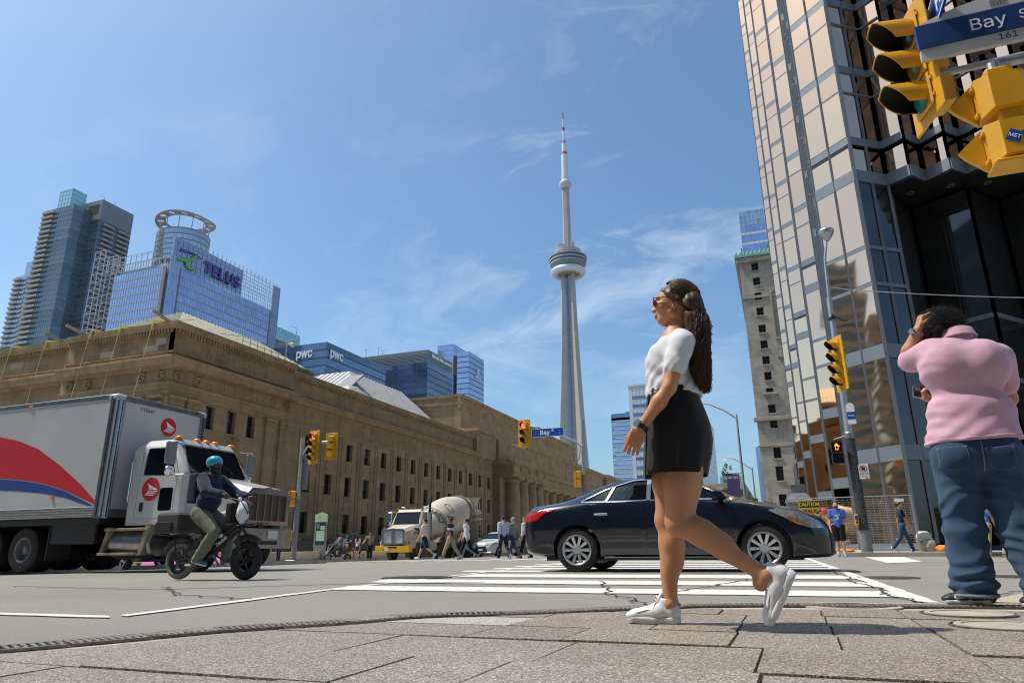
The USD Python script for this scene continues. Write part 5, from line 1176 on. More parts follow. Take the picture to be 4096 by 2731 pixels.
    M = MB().box(.061,-.35,.56,.068,.35,.64) if not visor else MB().box(.061,-.3,.72,.068,.3,.80).box(.061,-.62,.58,.075,-.56,.68)
    part(p,'bumper_slot',M,'trim_black')
    for k,y in enumerate((-.82,-.28,0,.28,.82)): part(p,'roof_lamp',MB().add(xf(lathe([(.075,0),(.07,.05),(.04,.085),(.001,.09)],12),None,(-2.02,y,zroof-.01),(1.5,1,1))),'amber',smooth=40)
    for sg in (-1,1):
        arm = MB().tube([(-1.75,sg*(w-.12),zroof-.12),(-1.70,sg*(w+.22),zroof-.10),(-1.70,sg*(w+.25),zroof-.16)],.016,6).tube([(-1.75,sg*(w-.04),2.05),(-1.70,sg*(w+.22),2.12),(-1.70,sg*(w+.25),2.25)],.016,6)
        mr = part(p,'mirror',MB().cbox(-1.76,sg*(w+.10),2.28,-1.66,sg*(w+.38),zroof-.14,.03),'grey_paint' if not visor else 'chrome')
        part(mr,'mirror_bracket',arm,'chrome'); part(mr,'convex_mirror',MB().add(xf(lathe([(.001,.0),(.10,.015),(.125,.05),(.12,.09),(.05,.13),(.001,.14)],20),roty(PI/2),(-1.80,sg*(w+.20),2.14))),'chrome',smooth=40)
        fm = part(p,'fender_mirror',MB().add(xf(lathe([(.001,0),(.07,.02),(.10,.07),(.07,.13),(.001,.15)],16),roty(-PI/2),(-.58,sg*(w-.02),1.78))),'chrome',smooth=40)
        part(fm,'mirror_arm',MB().tube([(-.60,sg*(w-.02),1.72),(-.5,sg*(w-.05),1.55),(-.55,sg*(w-.15),1.30)],.014,6),'chrome')
        part(p,'door_handle',MB().cbox(back+.36,sg*(w-.005),1.30,back+.46,sg*(w+.03),1.50,.02),'trim_black')
        part(p,'grab_rail',MB().tube([(back+.03,sg*(w+.01),1.5),(back+.03,sg*(w+.06),1.55),(back+.03,sg*(w+.06),2.4),(back+.03,sg*(w+.01),2.45)],.015,6),'chrome')
        wheel(p,(axle,sg*wy,.52),R,.30,.29,sg,'rubber' if not dusty else 'rubber_dusty','dull_chrome' if not dusty else 'alloy_dusty',hubn=10,deep=.10)
    part(p,'front_axle',MB().box(axle-.06,-.85,.42,axle+.06,.85,.54).tube([(axle,-.9,.52),(axle,.9,.52)],.06,8),'black_metal')
def emblem(parent,c,R,u,v):
    """red disc with a white winged envelope"""
    u,v = np.array(u,float),np.array(v,float); n = np.cross(u,v); c = np.array(c,float)
    def pl(poly,z0,z1): q,f = prism(poly,z0,z1); return c+q[:,:1]*u*R+q[:,1:2]*v*R+q[:,2:3]*n,f
    e = part(parent,'emblem',pl(Point(0,0).buffer(1,28),0,.004),'post_red',label='round red emblem with a white winged envelope')
    wing = [Polygon([(-.48,.58),(.90,-.10),(-.16,-.02),(-.30,.36)])]+[Polygon([(-.22-.14*k,-.10-.16*k),(.82-.16*k,-.16-.16*k),(.70-.16*k,-.25-.16*k),(-.34-.14*k,-.20-.16*k)]) for k in range(3)]
    for q in wing: part(e,'envelope_stroke',pl(q,.005,.008),'sign_white')
# ---- post truck
TG = gz(-14)
p = thing('post_truck','white box truck with a red and blue side sweep and round red envelope emblems','truck',(-10.75,12.8,TG))
truck_cab(p,'truck_white',TG)
emblem(p,(-2.42,-1.03,1.78),.255,(1,0,0),(0,0,1))
TO = (-10.75,12.8,TG)
BXF,BY0,BY1,BZ0,BZ1,BXR = -14.3,11.5,14.25,1.14,3.93,-23.9
part(p,'cargo_box',MB().cbox(BXR,BY0,BZ0,BXF,BY1,BZ1,.03),'box_white',org=TO)
for y,sg in ((BY0,1),(BY1,-1)):
    v,f = prism(Point(0,0).buffer(.22,10).intersection(sbox(0,-.3,.3,0)).buffer(.004),BZ0-.03,BZ1-.02); v = v*np.array([1,sg,1])+np.array([BXF-.17,y+sg*.19,0]); part(p,'corner_post',(v,f if sg > 0 else f[:,::-1]),'dull_chrome',org=TO,smooth=30)
    M = MB()
    for a in (.3,.75,1.2): M.tube([(BXF-.17+.226*math.cos(-a),y+sg*(.19-.226*math.sin(a)),BZ0),(BXF-.17+.226*math.cos(-a),y+sg*(.19-.226*math.sin(a)),BZ1-.1)],.014,5)
    part(p,'post_rib',M,'trim_black',org=TO)
    M = MB().cbox(BXR,y-.012*sg,BZ1-.10,BXF-.2,y+.05*sg,BZ1+.03,.012); part(p,'top_rail',M,'dull_chrome',org=TO)
    r = MB()
    for k in range(4): r.cbox(BXR,y-.014*sg,BZ0+.02+.055*k,BXF-.2,y+.02*sg,BZ0+.062+.055*k,.01)
    part(p,'bottom_rail',r,'dull_chrome',org=TO)
    part(p,'marker_lamp',MB().cbox(-17.3,y-.03*sg,BZ1-.08,-17.15,y,BZ1-.03,.01),'amber',org=TO); part(p,'marker_lamp',MB().add(xf(lathe([(.001,0),(.045,.0),(.04,.03)],12,cap=True),rotx(PI/2*sg),(-15.9,y-.002*sg,1.62))),'amber',org=TO)
part(p,'top_rail',MB().cbox(BXF-.05,BY0+.2,BZ1-.12,BXF+.025,BY1-.2,BZ1+.02,.012),'dull_chrome',org=TO)
part(p,'corner_cap',MB().cbox(BXF-.3,BY0-.03,BZ1-.12,BXF+.03,BY0+.25,BZ1+.04,.05),'pale_steel',org=TO); part(p,'corner_cap',MB().cbox(BXF-.3,BY1-.25,BZ1-.12,BXF+.03,BY1+.03,BZ1+.04,.05),'pale_steel',org=TO)
part(p,'front_panel_lip',MB().box(BXF,BY0+.25,BZ0,BXF+.02,BY1-.25,BZ0+.18),'dull_chrome',org=TO)
vx = lambda x,y: (x*1.7415,y*1.7415)
def side(px): q = at_y(px[0]*1.7415,px[1]*1.7415,BY0); return (q[0],q[2])
red = [side(q) for q in ((0,1003),(45,1013),(90,1032),(140,1070),(185,1112),(228,1160),(226,1162),(150,1126),(100,1110),(50,1102),(0,1098.5))]
blu = [side(q) for q in ((0,1100.5),(50,1104),(100,1112),(150,1128),(215,1161),(205,1162),(150,1143),(100,1133),(50,1128),(0,1126))]
ext = lambda z0,z1,z2,z3: None
redp = Polygon(red+[(-19.4,2.66),(-20.2,2.9),(-22.5,3.0),(-23.5,2.9),(-23.5,3.65),(-21.5,3.72),(-19.6,3.55)]); redp = redp.buffer(0)
part(p,'red_sweep',prism(Polygon(red).union(Polygon([red[0],red[-1],(-20.5,red[-1][1]+.1),(-20.5,red[0][1]+.1)])),BY0-.003,BY0+.002,'xz'),'post_red',org=TO)
part(p,'blue_sweep',prism(Polygon(blu).union(Polygon([blu[0],blu[-1],(-20.5,blu[-1][1]+.1),(-20.5,blu[0][1]+.1)])).difference(Polygon(red).buffer(.004)),BY0-.0035,BY0+.002,'xz'),'post_blue',org=TO)
ec = at_x(1185/1.742,1500+365/1.742,BXF); emblem(p,(BXF+.003-TO[0],ec[1]-TO[1]-.05,ec[2]-TG),.235,(0,1,0),(0,0,1))
v,f = place_text('210667',.085,(BXF+.004,12.15,3.66),(0,1,0),depth=.003,center=False); part(p,'fleet_number',(v,f),'trim_black',org=TO)
part(p,'chassis',MB().box(-23.5,12.35,.62,-11.4,12.5,.95).box(-23.5,13.1,.62,-11.4,13.25,.95).box(-23.8,11.6,.98,-14.4,14.1,1.12),'black_metal',org=TO)
part(p,'side_guard',MB().cbox(-16.0,11.62,.55,-14.5,11.72,1.0,.02),'black_metal',org=TO); part(p,'side_guard',MB().box(-23,11.62,.5,-18.6,11.7,1.0),'black_metal',org=TO)
tk = part(p,'fuel_tank',MB().add(xf(lathe([(.28,-.62),(.33,-.58),(.33,.58),(.28,.62)],24,cap=True),roty(PI/2),(-13.55,12.0,.56))),'dull_chrome',org=TO,smooth=30)
part(tk,'step',MB().cbox(-14.2,11.6,.82,-12.9,12.0,.88,.01).cbox(-14.3,11.58,.30,-13.2,11.9,.36,.01).add(hull([(-14.3,11.62,.3),(-14.12,11.62,.9),(-14.2,11.62,.3),(-14.05,11.62,.9),(-14.3,12.2,.3),(-14.05,12.2,.9)])).add(hull([(-13.15,11.62,.3),(-13.0,11.62,.95),(-12.85,11.62,.95),(-13.05,11.62,.3),(-13.1,12.2,.3),(-12.9,12.2,.9)])),'mixer_frame',org=TO)
for x in (-16.75,-18.0):
    for y,sg in ((11.75,-1),(12.07,-1),(13.55,1),(13.87,1)): wheel(p,(x,y,.44),.50,.28,.28,sg,'rubber','grey_paint',hubn=8,deep=.08,org=TO)
part(p,'rear_axle',MB().tube([(-16.75,11.8,.44),(-16.75,13.9,.44)],.09,8).tube([(-18,11.8,.44),(-18,13.9,.44)],.09,8),'black_metal',org=TO)
part(p,'mud_flap',MB().box(-15.95,11.6,.2,-15.92,12.2,1.0),'black_plastic',org=TO); part(p,'mud_flap',MB().box(-18.72,11.6,.2,-18.7,12.2,1.0),'black_plastic',org=TO)
# ---- cement mixer
MG = gz(-21.4)-.05; MO = (-21.45,36.65,MG)
p = thing('cement_mixer','cream cement mixer truck with a yellow bumper and a big white drum','truck',MO,-PI/2)
truck_cab(p,'mixer_white',MG,zroof=3.0,hoodw=1.5,grille='pale_steel',bump='safety_yellow',axle=-1.42,back=-2.75,visor=True,bumpw=2.5,gz0=.92,gz1=1.80,dusty=True)
prof = [(.25,-3.6),(.62,-3.5),(1.10,-2.2),(1.30,-1.0),(1.33,0),(1.24,.9),(.95,2.1),(.62,3.1),(.58,3.4)]
tl_ = math.radians(15)
from scipy.interpolate import PchipInterpolator as _P
aa = np.array(prof); s_ = np.linspace(0,1,26); k_ = np.linspace(0,1,len(aa)); pr2 = np.stack([_P(k_,aa[:,0])(s_),_P(k_,aa[:,1])(s_)],1)
RB = roty(PI/2-tl_).T if False else np.array([[-math.cos(tl_),0,-math.sin(tl_)],[0,1,0],[math.sin(tl_)*1,0,-math.cos(tl_)]])
def dr(m,off=0): # drum axis z -> backwards (-x) and up
    v,f = m; a = np.array([-math.cos(tl_),0,math.sin(tl_)]); b = np.array([0,1.0,0]); c = np.cross(a,b)
    return np.array([-7.0,0,2.72])+v[:,:1]*c+v[:,1:2]*b+v[:,2:3]*a,f
d_ = part(p,'drum',dr(lathe([tuple(q) for q in pr2],44)),'mixer_drum',smooth=40)
part(d_,'drum_ring',dr(lathe([(1.0,1.95),(1.08,1.95),(1.08,2.15),(.9,2.15)],44)),'mixer_frame'); part(d_,'drum_seam',dr(lathe([(1.10,-2.22),(1.125,-2.22),(1.125,-2.16),(1.10,-2.16)],44)),'mixer_frame')
pm('drum_stripe',(.80,.66,.40),rough=.5,var=.1); pm('dark_stripe',(.10,.09,.08),rough=.6)
def on_drum(poly,m,nm,r0=1.338): # small patch wrapped on the drum: poly in (angle metres, axis)
    v,f = prism(poly,0,.012); v = v.copy(); t = trimesh.Trimesh(v,f);
    ax = v[:,1]; rr = np.interp(ax,pr2[:,1],pr2[:,0])+.006+v[:,2]; an = v[:,0]/1.33
    return part(d_,nm,dr((np.stack([rr*np.cos(an),rr*np.sin(an),ax],1),f)),m)
def dens(poly,k=.05): return poly.segmentize(k)
# y>0 local left faces the camera side (heading -y): left = +x world
A0 = 1.62
hatch = Point(0,0).buffer(.34,16); from shapely import affinity as _af
hatch = _af.translate(_af.scale(hatch,1.25,.8),A0*1.33*1.45,-1.2)
on_drum(dens(hatch.difference(hatch.buffer(-.03))),'mixer_frame','hatch_rim')
for k in range(10):
    a = k*2*PI/10; on_drum(Point(A0*1.33*1.45+.36*math.cos(a),-1.2+.23*math.sin(a)).buffer(.028,6),'mixer_frame','hatch_bolt')
tri = Polygon([(A0*1.33*.86,-1.75),(A0*1.33*1.25,-1.9),(A0*1.33*1.08,-1.2)]); on_drum(dens(tri),'safety_yellow','emblem',0)
on_drum(dens(Polygon([(A0*1.33*1.1,-1.85),(A0*1.33*1.25,-1.9),(A0*1.33*1.08,-1.2)])),'dark_stripe','emblem',0)
# drum lettering: bent letters along the front cone
for nm,a0,ax_,h_ in (('ST MARYS',1.05,-2.45,.20),):
    v,f = text(nm,h_,.01,True); v = v.copy(); w = v[:,0].max()
    an = a0-(v[:,0]-w/2)*.9/1.2+.25; ax2 = ax_+v[:,1]; rr = np.interp(ax2,pr2[:,1],pr2[:,0])+.008+v[:,2]
    part(d_,'lettering',dr((np.stack([rr*np.cos(an),rr*np.sin(an),ax2],1),f)),'dark_stripe')
v,f = text('CBM',.42,.01,True); v = v.copy(); w = v[:,0].max(); an = 2.35+(v[:,0]-w/2)/1.1; ax2 = -2.75+v[:,1]; rr = np.interp(ax2,pr2[:,1],pr2[:,0])+.008+v[:,2]
part(d_,'lettering',dr((np.stack([rr*np.cos(an),rr*np.sin(an),ax2],1),f)),'dark_stripe')
part(p,'chassis',MB().box(-11.2,-.45,.72,-.9,-.3,1.02).box(-11.2,.3,.72,-.9,.45,1.02),'mixer_frame')
part(p,'pedestal',MB().add(hull([(-3.6,a,z) for a in (-.6,.6) for z in (1.0,2.0)]+[(-4.1,a,z) for a in (-.5,.5) for z in (1.0,1.7)])).add(hull([(-9.6,a,z) for a in (-.9,.9) for z in (1.0,)]+[(-9.2,a,2.6) for a in (-.8,.8)]+[(-9.9,a,2.6) for a in (-.8,.8)]+[(-10.2,a,1.0) for a in (-.9,.9)])),'mixer_frame')
part(p,'hopper',MB().add(xf(lathe([(.35,-.5),(.75,.45),(.78,.5),(.70,.5),(.3,-.45)],20),None,(-10.9,0,3.75))).cbox(-11.3,-.8,3.1,-10.5,.8,3.4,.05),'mixer_drum')
part(p,'chute',MB().add(hull([(-11.2,a,z) for a in (-.3,.3) for z in (2.6,2.9)]+[(-11.5,a,z) for a in (-.3,.3) for z in (1.2,1.5)])),'mixer_frame')
M = MB()
for sg in (1.0,):
    for x in (-10.05,-10.45): M.tube([(x,1.12,.9),(x-.0,1.0,3.9)],.025,6)
    for z in np.arange(1.1,3.0,.3): M.tube([(-10.05,1.1,z),(-10.45,1.1,z)],.02,6)
    M.tube([(-9.8,.95,2.75),(-9.8,.95,3.9),(-10.6,.95,3.9),(-10.6,.95,2.75)],.025,6).tube([(-9.8,.95,3.3),(-10.6,.95,3.3)],.02,6)
M.cbox(-10.9,.2,2.66,-9.6,1.1,2.76,.02)
part(p,'ladder',M,'mixer_drum')
part(p,'exhaust_stack',MB().tube([(-3.0,.82,1.3),(-3.0,.82,3.35),(-3.12,.84,3.75)],.085,10).cbox(-3.12,.72,1.6,-2.9,.95,2.8,.03),'black_metal')
part(p,'work_lamp',MB().cbox(-2.3,-.75,3.08,-2.15,-.5,3.2,.02).cbox(-2.7,.6,3.08,-2.55,.85,3.2,.02),'chrome')
for sg in (-1,1):
    part(p,'rear_fender',MB().add(prism([(-3.5,1.05),(-3.7,1.3),(-4.0,1.42),(-4.6,1.42),(-4.9,1.3),(-5.1,1.0),(-5.02,1.0),(-4.84,1.25),(-4.58,1.36),(-4.02,1.36),(-3.76,1.25),(-3.58,1.05)],sg*.75,sg*1.22,'xz')).add(boxm(-11.2,sg*.75,1.08,-7.6,sg*1.22,1.16)),'mixer_frame')
    part(p,'side_tank',MB().cbox(-3.5,sg*.55,.55,-2.6,sg*1.15,1.15,.08),'mixer_white')
    for x in (-4.2,-8.55,-10.6): wheel(p,(x,sg*.93,.52),.53,.30,.28,sg,'rubber_dusty','alloy_dusty',hubn=8,deep=.09); wheel(p,(x,sg*.55,.52),.53,.28,.28,sg,'rubber_dusty','alloy_dusty',hubn=8,deep=.09) if x < -8 else None
    v,f = place_text('19-595',.15,(-1.15,sg*.965,1.50),(-sg,0,0),depth=.012); part(p,'fleet_number',(v,f),'trim_black')
    part(p,'hood_vent',MB().add(xf(boxm(-.3,-.012,-.06,.3,.012,.06),roty(-.16),(-1.2,sg*.93,1.80))),'trim_black')
part(p,'tail_board',MB().cbox(-11.35,-1.2,.75,-11.2,1.2,1.1,.02),'mixer_frame')
# ---------------------------------------------------------------- street furniture
pm('signal_yellow',(.72,.36,.008),rough=.42,var=.07,scale=5.,dirt=.25)
pm('lens_dark',(.02,.02,.02),rough=.15,var=.1); pm('lens_green_off',(.02,.20,.15),rough=.15,var=.1); pm('lens_amber_off',(.16,.12,.02),rough=.2,var=.1)
pm('lens_red_on',(1.0,.10,.10),em=2.2,var=0.); pm('hand_on',(1.0,.16,.01),em=5.,var=0.); pm('lamp_amber_on',(1.0,.45,.05),em=1.2,var=0.)
pm('visor_in',(.012,.011,.010),rough=.9); pm('sign_blue',(.008,.075,.40),rough=.4,var=.04); pm('sign_navy',(.012,.04,.16),rough=.4,var=.06); pm('sign_grey',(.56,.57,.58),rough=.4,var=.05)
pm('pole_wrap',(.045,.045,.05),rough=.6,var=.2,scale=8.); pm('banner',(.08,.05,.16),rough=.7)
def visor(r,L,cut=.55):
    """cutaway tunnel visor: opens downwards; axis -y"""
    V = []; F = []; n = 21
    for i,a in enumerate(np.linspace(-.15*PI-.25,PI+.15*PI+.25,n)):
        t = max(0,math.sin(a)*.5+.5); l = L*(.35+.65*min(1,t*1.25))
        for rr in (r,r-.008): V += [(rr*math.cos(a),0,rr*math.sin(a)),(rr*math.cos(a)*.96,-l,rr*math.sin(a)*.97-.02*l)]
    for i in range(n-1): b = i*4; F += [(b,b+1,b+5,b+4),(b+2,b+6,b+7,b+3),(b+1,b+3,b+7,b+5)]
    return np.array(V),np.array(F)
def signal(label,loc,yaw,secs,size=.30,board=.16,group=None,back=True,vis=.26,wav=0):
    """secs from the top: colours of lenses; the face looks along local -y"""
    p = thing('traffic_signal',label,'traffic signal',loc,yaw,group); n = len(secs); s = size; H = n*s
    if board: part(p,'backboard',MB().cbox(-s/2-board,-.012,-H/2-board*.8,s/2+board,.012,H/2+board*.8,.008),'signal_yellow')
    for k,m in enumerate(secs):
        z = H/2-s*(k+.5)
        part(p,'housing',MB().cbox(-s/2+.005,.012,z-s/2+.006,s/2-.005,.05,z+s/2-.006,.02).add(hull([(a*(s/2-.02),.05,z+b*(s/2-.02)) for a in (-1,1) for b in (-1,1)]+[(a*(s*.36),.17,z+b*(s*.34)) for a in (-1,1) for b in (-1,1)])).cbox(-s/2+.01,-.04,z-s/2+.01,s/2-.01,-.012,z+s/2-.01,.012),'signal_yellow')
        v,f = visor(s*.42,vis); v = v+np.array([0,-.04,z]); part(p,'visor',(v,f),'signal_yellow')
        v,f = visor(s*.42-.010,vis-.01); v = v+np.array([0,-.04,z]); part(p,'visor_lining',(v,f),'visor_in')
        l = lathe([(.001,-.035),(s*.25,-.028),(s*.40,0)],24); part(p,'lens',(np.stack([l[0][:,0],-.045+l[0][:,2],l[0][:,1]+z],1),l[1][:,::-1]),m,smooth=True)
        part(p,'hinge',MB().cbox(s/2-.008,-.03,z-s*.3,s/2+.012,.03,z-s*.2,.005).cbox(s/2-.008,-.03,z+s*.2,s/2+.012,.03,z+s*.3,.005),'signal_yellow')
    return p
def pole(name,label,cat,base,segs,m='galvanised',extra=()):
    p = thing(name,label,cat,base)
    for nm,pts,r,mm in segs: part(p,nm,tubem(pts,r,14),mm or m,smooth=40)
    for nm,mesh,mm in extra: part(p,nm,mesh,mm)
    return p
# --- left corner pole with its heads
LP = (-18.16,23.4,gz(-18.16)+.12)
pole('signal_pole','grey signal pole with sign backs at the far left corner, standing before the stone benches','pole',LP,[('shaft',[(0,0,0),(0,0,2.4)],.10,'grey_paint'),('upper_shaft',[(0,0,2.4),(0,0,4.85)],.075,None),('arm',[(0,0,4.15),(.25,0,4.45),(.75,0,4.62),(1.35,0,4.62)],.045,None)],
     extra=[('base_plate',MB().cbox(-.22,-.22,0,.22,.22,.04,.01),'grey_metal'),('sign_back',MB().cbox(.06,.06,2.75,.36,.08,4.0,.01).box(.05,.05,2.9,.34,.055,3.15),'grey_metal'),('cable',tubem([(.1,-.1,4.1),(.22,-.1,3.8),(.2,-.1,4.0)],.015,5),'black_metal'),('collar',MB().add(lathe([(.13,2.35),(.13,2.46),(.08,2.5)],14)),'grey_metal')])
signal('yellow four section signal with its red lens lit, over the far left corner',(-17.50,23.3,4.40),-.12,['lens_red_on','lens_amber_off','lens_dark','lens_dark'],size=.29,board=.12)
signal('yellow three section signal seen from the back, beside the lit red one at far left',(-16.80,23.5,4.43),PI+.1,['lens_dark','lens_dark','lens_dark'],size=.29,board=.12)
def pedhead(label,loc,yaw,on,m='signal_yellow',s=.33):
    p = thing('pedestrian_signal',label,'pedestrian signal',loc,yaw)
    for k,z in enumerate((s*.55,-s*.55)):
        part(p,'housing',MB().cbox(-s/2,-.02,z-s/2,s/2,.2,z+s/2,.03),m)
        v = prism(sbox(-s/2,-s/2,s/2,s/2).difference(sbox(-s/2+.015,-s/2+.015,s/2-.015,s/2-.015)),-.12,-.02,'xz'); part(p,'hood',(v[0]+np.array([0,0,z]),v[1]),m)
        part(p,'face',MB().box(-s/2+.016,-.030,z-s/2+.016,s/2-.016,-.021,z+s/2-.016),'lens_dark')
    part(p,'lens',MB().add(xf(lathe([(.001,-.01),(s*.36,-.01),(s*.36,0)],24,cap=False),rotx(PI/2),(0,-.034,-s*.55))),'grey_paint')
    if on:
        hand = Polygon([(-.045,-.11),(.035,-.11),(.055,-.03),(.10,.03),(.085,.05),(.05,.02),(.055,.10),(.038,.105),(.028,.04),(.024,.125),(.006,.125),(.002,.045),(-.010,.118),(-.028,.115),(-.024,.04),(-.045,.09),(-.060,.082),(-.052,.0)])
        v,f = prism(hand.difference(hand.buffer(-.013)),-.045,-.035,'xz'); part(p,'lit_hand',(v*np.array([1,1,1.0])+np.array([0,0,s*.55]),f),'hand_on')
    return p
pedhead('yellow pedestrian signal seen from the side on the far left corner pole',(-18.42,23.3,2.38),-PI*.36,False,s=.29)
def button(label,loc):
    p = thing('push_button',label,'push button',loc); part(p,'case',MB().cbox(-.07,-.06,-.2,.07,.05,.2,.03),'signal_yellow'); part(p,'knob',MB().add(xf(lathe([(.001,.02),(.03,.015),(.035,0)],12),rotx(PI/2),(0,-.07,-.08))),'black_plastic'); part(p,'plate',MB().box(-.05,-.066,.0,.05,-.062,.16),'sign_blue')
button('yellow crossing push button on the far left corner pole',(LP[0]-.12,23.3,LP[2]+.95))
# --- pole in the middle with the flat blue street sign
MP = (-7.7,29.0,gz(-7.7))
pole('signal_pole','grey signal pole with a curved arm rising behind the navy sedan','pole',MP,[('shaft',[(0,0,0),(0,0,3.4)],.10,'grey_paint'),('upper_shaft',[(0,0,3.4),(.02,0,5.8)],.075,None),('arm',[(0,0,4.55),(-.3,0,4.85),(-1.2,0,5.25),(-2.0,0,5.58),(-2.5,0,5.66)],.05,None)],extra=[('cable',tubem([(-.05,-.1,4.6),(-.15,-.1,4.1),(-.32,-.1,3.85)],.014,5),'black_metal')])
signal('yellow three section signal with its red lens lit, left of the flat blue street sign',(-10.36,28.9,5.35),-.08,['lens_red_on','lens_amber_off','lens_dark'],size=.335,board=.13)
p = thing('street_sign','flat blue street name sign reading Bay St, right of the lit red signal','street sign',(-9.24,28.85,5.29))
part(p,'plate',MB().cbox(-.75,-.015,-.185,.75,.015,.185,.01),'sign_blue'); part(p,'border',prism(sbox(-.75,-.185,.75,.185).difference(sbox(-.735,-.172,.735,.172)),-.018,-.0155,'xz'),'sign_white')
for tx,h_,x_,z_ in (('Bay',.19,-.12,-.09),('St',.095,.24,.04)):
    v,f = place_text(tx,h_,(x_,-.0165,z_),(1,0,0),depth=.003,bold=True); part(p,'lettering',(v,f),'sign_white')
for x_ in (-.55,.55): part(p,'bolt',MB().box(x_-.012,-.018,.05,x_+.012,-.015,.075).box(x_-.012,-.018,-.06,x_+.012,-.015,-.035),'sign_white')
pedhead('yellow pedestrian signal facing left on the pole behind the sedan roof',(-7.98,28.9,3.20),-PI/2+.12,False,s=.31)
# --- right corner pole
RP = (2.72,27.9,0.02)
dia = MB()
for k in range(9):
    z = 1.2+k*.30; q = prism(Polygon([(0,-.13),(.06,0),(0,.13),(-.06,0)]).difference(Polygon([(0,-.10),(.045,0),(0,.10),(-.045,0)])),-.185,-.17,'xz'); dia.add(q[0]+np.array([0,0,z]),q[1])
pole('signal_pole','tall dark wrapped signal pole with diamond pattern at the right far corner','pole',RP,[('base',[(0,0,0),(0,0,.85)],[.20,.19],'grey_paint'),('wrapped_shaft',[(0,0,.85),(0,0,4.2)],[.175,.16],'pole_wrap'),('upper_shaft',[(0,0,4.2),(.02,0,9.6)],[.14,.10],None),('lamp_stem',[(.02,0,9.4),(.08,0,11.2),(.26,0,12.1)],[.06,.05,.045],None),('mast_arm',[(0,0,6.4),(-.2,-2.0,6.6),(-.22,-3.5,6.6)],.05,None),('ped_bracket',[(0,0,4.25),(-.55,0,4.1)],.025,None),('ped_bracket',[(0,0,3.3),(-.45,0,3.2)],.025,None)],
     extra=[('pattern',dia,'grey_paint'),('collar',MB().add(lathe([(.17,4.1),(.18,4.3),(.14,4.35)],14)),'grey_metal'),('lamp_head',MB().add(xf(lathe([(.05,-.42),(.10,-.38),(.16,-.30),(.27,-.12),(.29,0),(.26,.06),(.12,.10),(.001,.11)],24),None,(.28,0,12.42))),'galvanised'),('band_clamp',MB().add(lathe([(.135,8.7),(.135,8.8)],12)).tube([(0,-.12,8.9),(.35,-.15,8.6),(.5,-.15,8.55)],.03,5),'black_metal')])
signal('tall yellow four section signal seen from the side, below the round street lamp',(2.385,24.2,6.1),-PI*.36,['lens_dark','lens_amber_off','lens_green_off','lens_dark'],size=.40,board=.14,vis=.33)
pedhead('black pedestrian signal with the orange hand lit, on the right corner pole',(2.22,27.75,3.62),.05,True,'black_plastic',s=.38)
button('yellow crossing push button on the dark wrapped right pole',(2.52,27.75,1.22))
p = thing('parking_sign','small white no parking sign with a red ring on the right corner pole','sign',(2.99,27.75,2.9))
part(p,'plate',MB().cbox(-.165,-.008,-.26,.165,.008,.26,.006),'sign_white'); ring_ = Point(0,.10).buffer(.125,20); pm('sign_red',(.55,.02,.02),rough=.4)
part(p,'ring',prism(ring_.difference(Point(0,.10).buffer(.10,20)).union(Polygon([(-.085,.17),(-.065,.19),(.085,.03),(.065,.01)])),-.0135,-.011,'xz'),'sign_red'); part(p,'disc',prism(Point(0,.10).buffer(.068,16),-.0105,-.0085,'xz'),'trim_black')
for tx,h_,z_ in (('7AM-7PM',.042,-.10),('MON-FRI',.028,-.18)):
    v,f = place_text(tx,h_,(0,-.009,z_),(1,0,0),depth=.002,bold=True); part(p,'lettering',(v,f),'trim_black')
part(p,'arrow',prism([(.02,-.21),(.08,-.21),(.08,-.195),(.12,-.22),(.08,-.245),(.08,-.23),(.02,-.23)],-.011,-.009,'xz'),'trim_black')
p = thing('route_sign','small white and blue rounded plate high on the right corner pole','sign',(2.86,27.7,5.02)); part(p,'plate',prism(sbox(-.14,-.4,.14,.25).union(Point(0,.25).buffer(.14)),-.01,.01,'xz'),'sign_white'); part(p,'band',MB().box(-.14,-.014,-.22,.14,-.0105,.05),'sign_blue')
v,f = place_text('Front',.06,(0,-.015,-.11),(1,0,0),depth=.002,bold=True); part(p,'lettering',(v,f),'sign_white')
tcab = [(2.72,27.9,10.1)]+[(2.72+t*13,27.9+t*.5,10.05-t*2.0-1.0*t*(1-t)) for t in np.linspace(.05,1,20)]
solo('span_wire',tubem(tcab,.018,5),'galvanised','thin span wire running right from the corner pole across the dark lobby','wire')
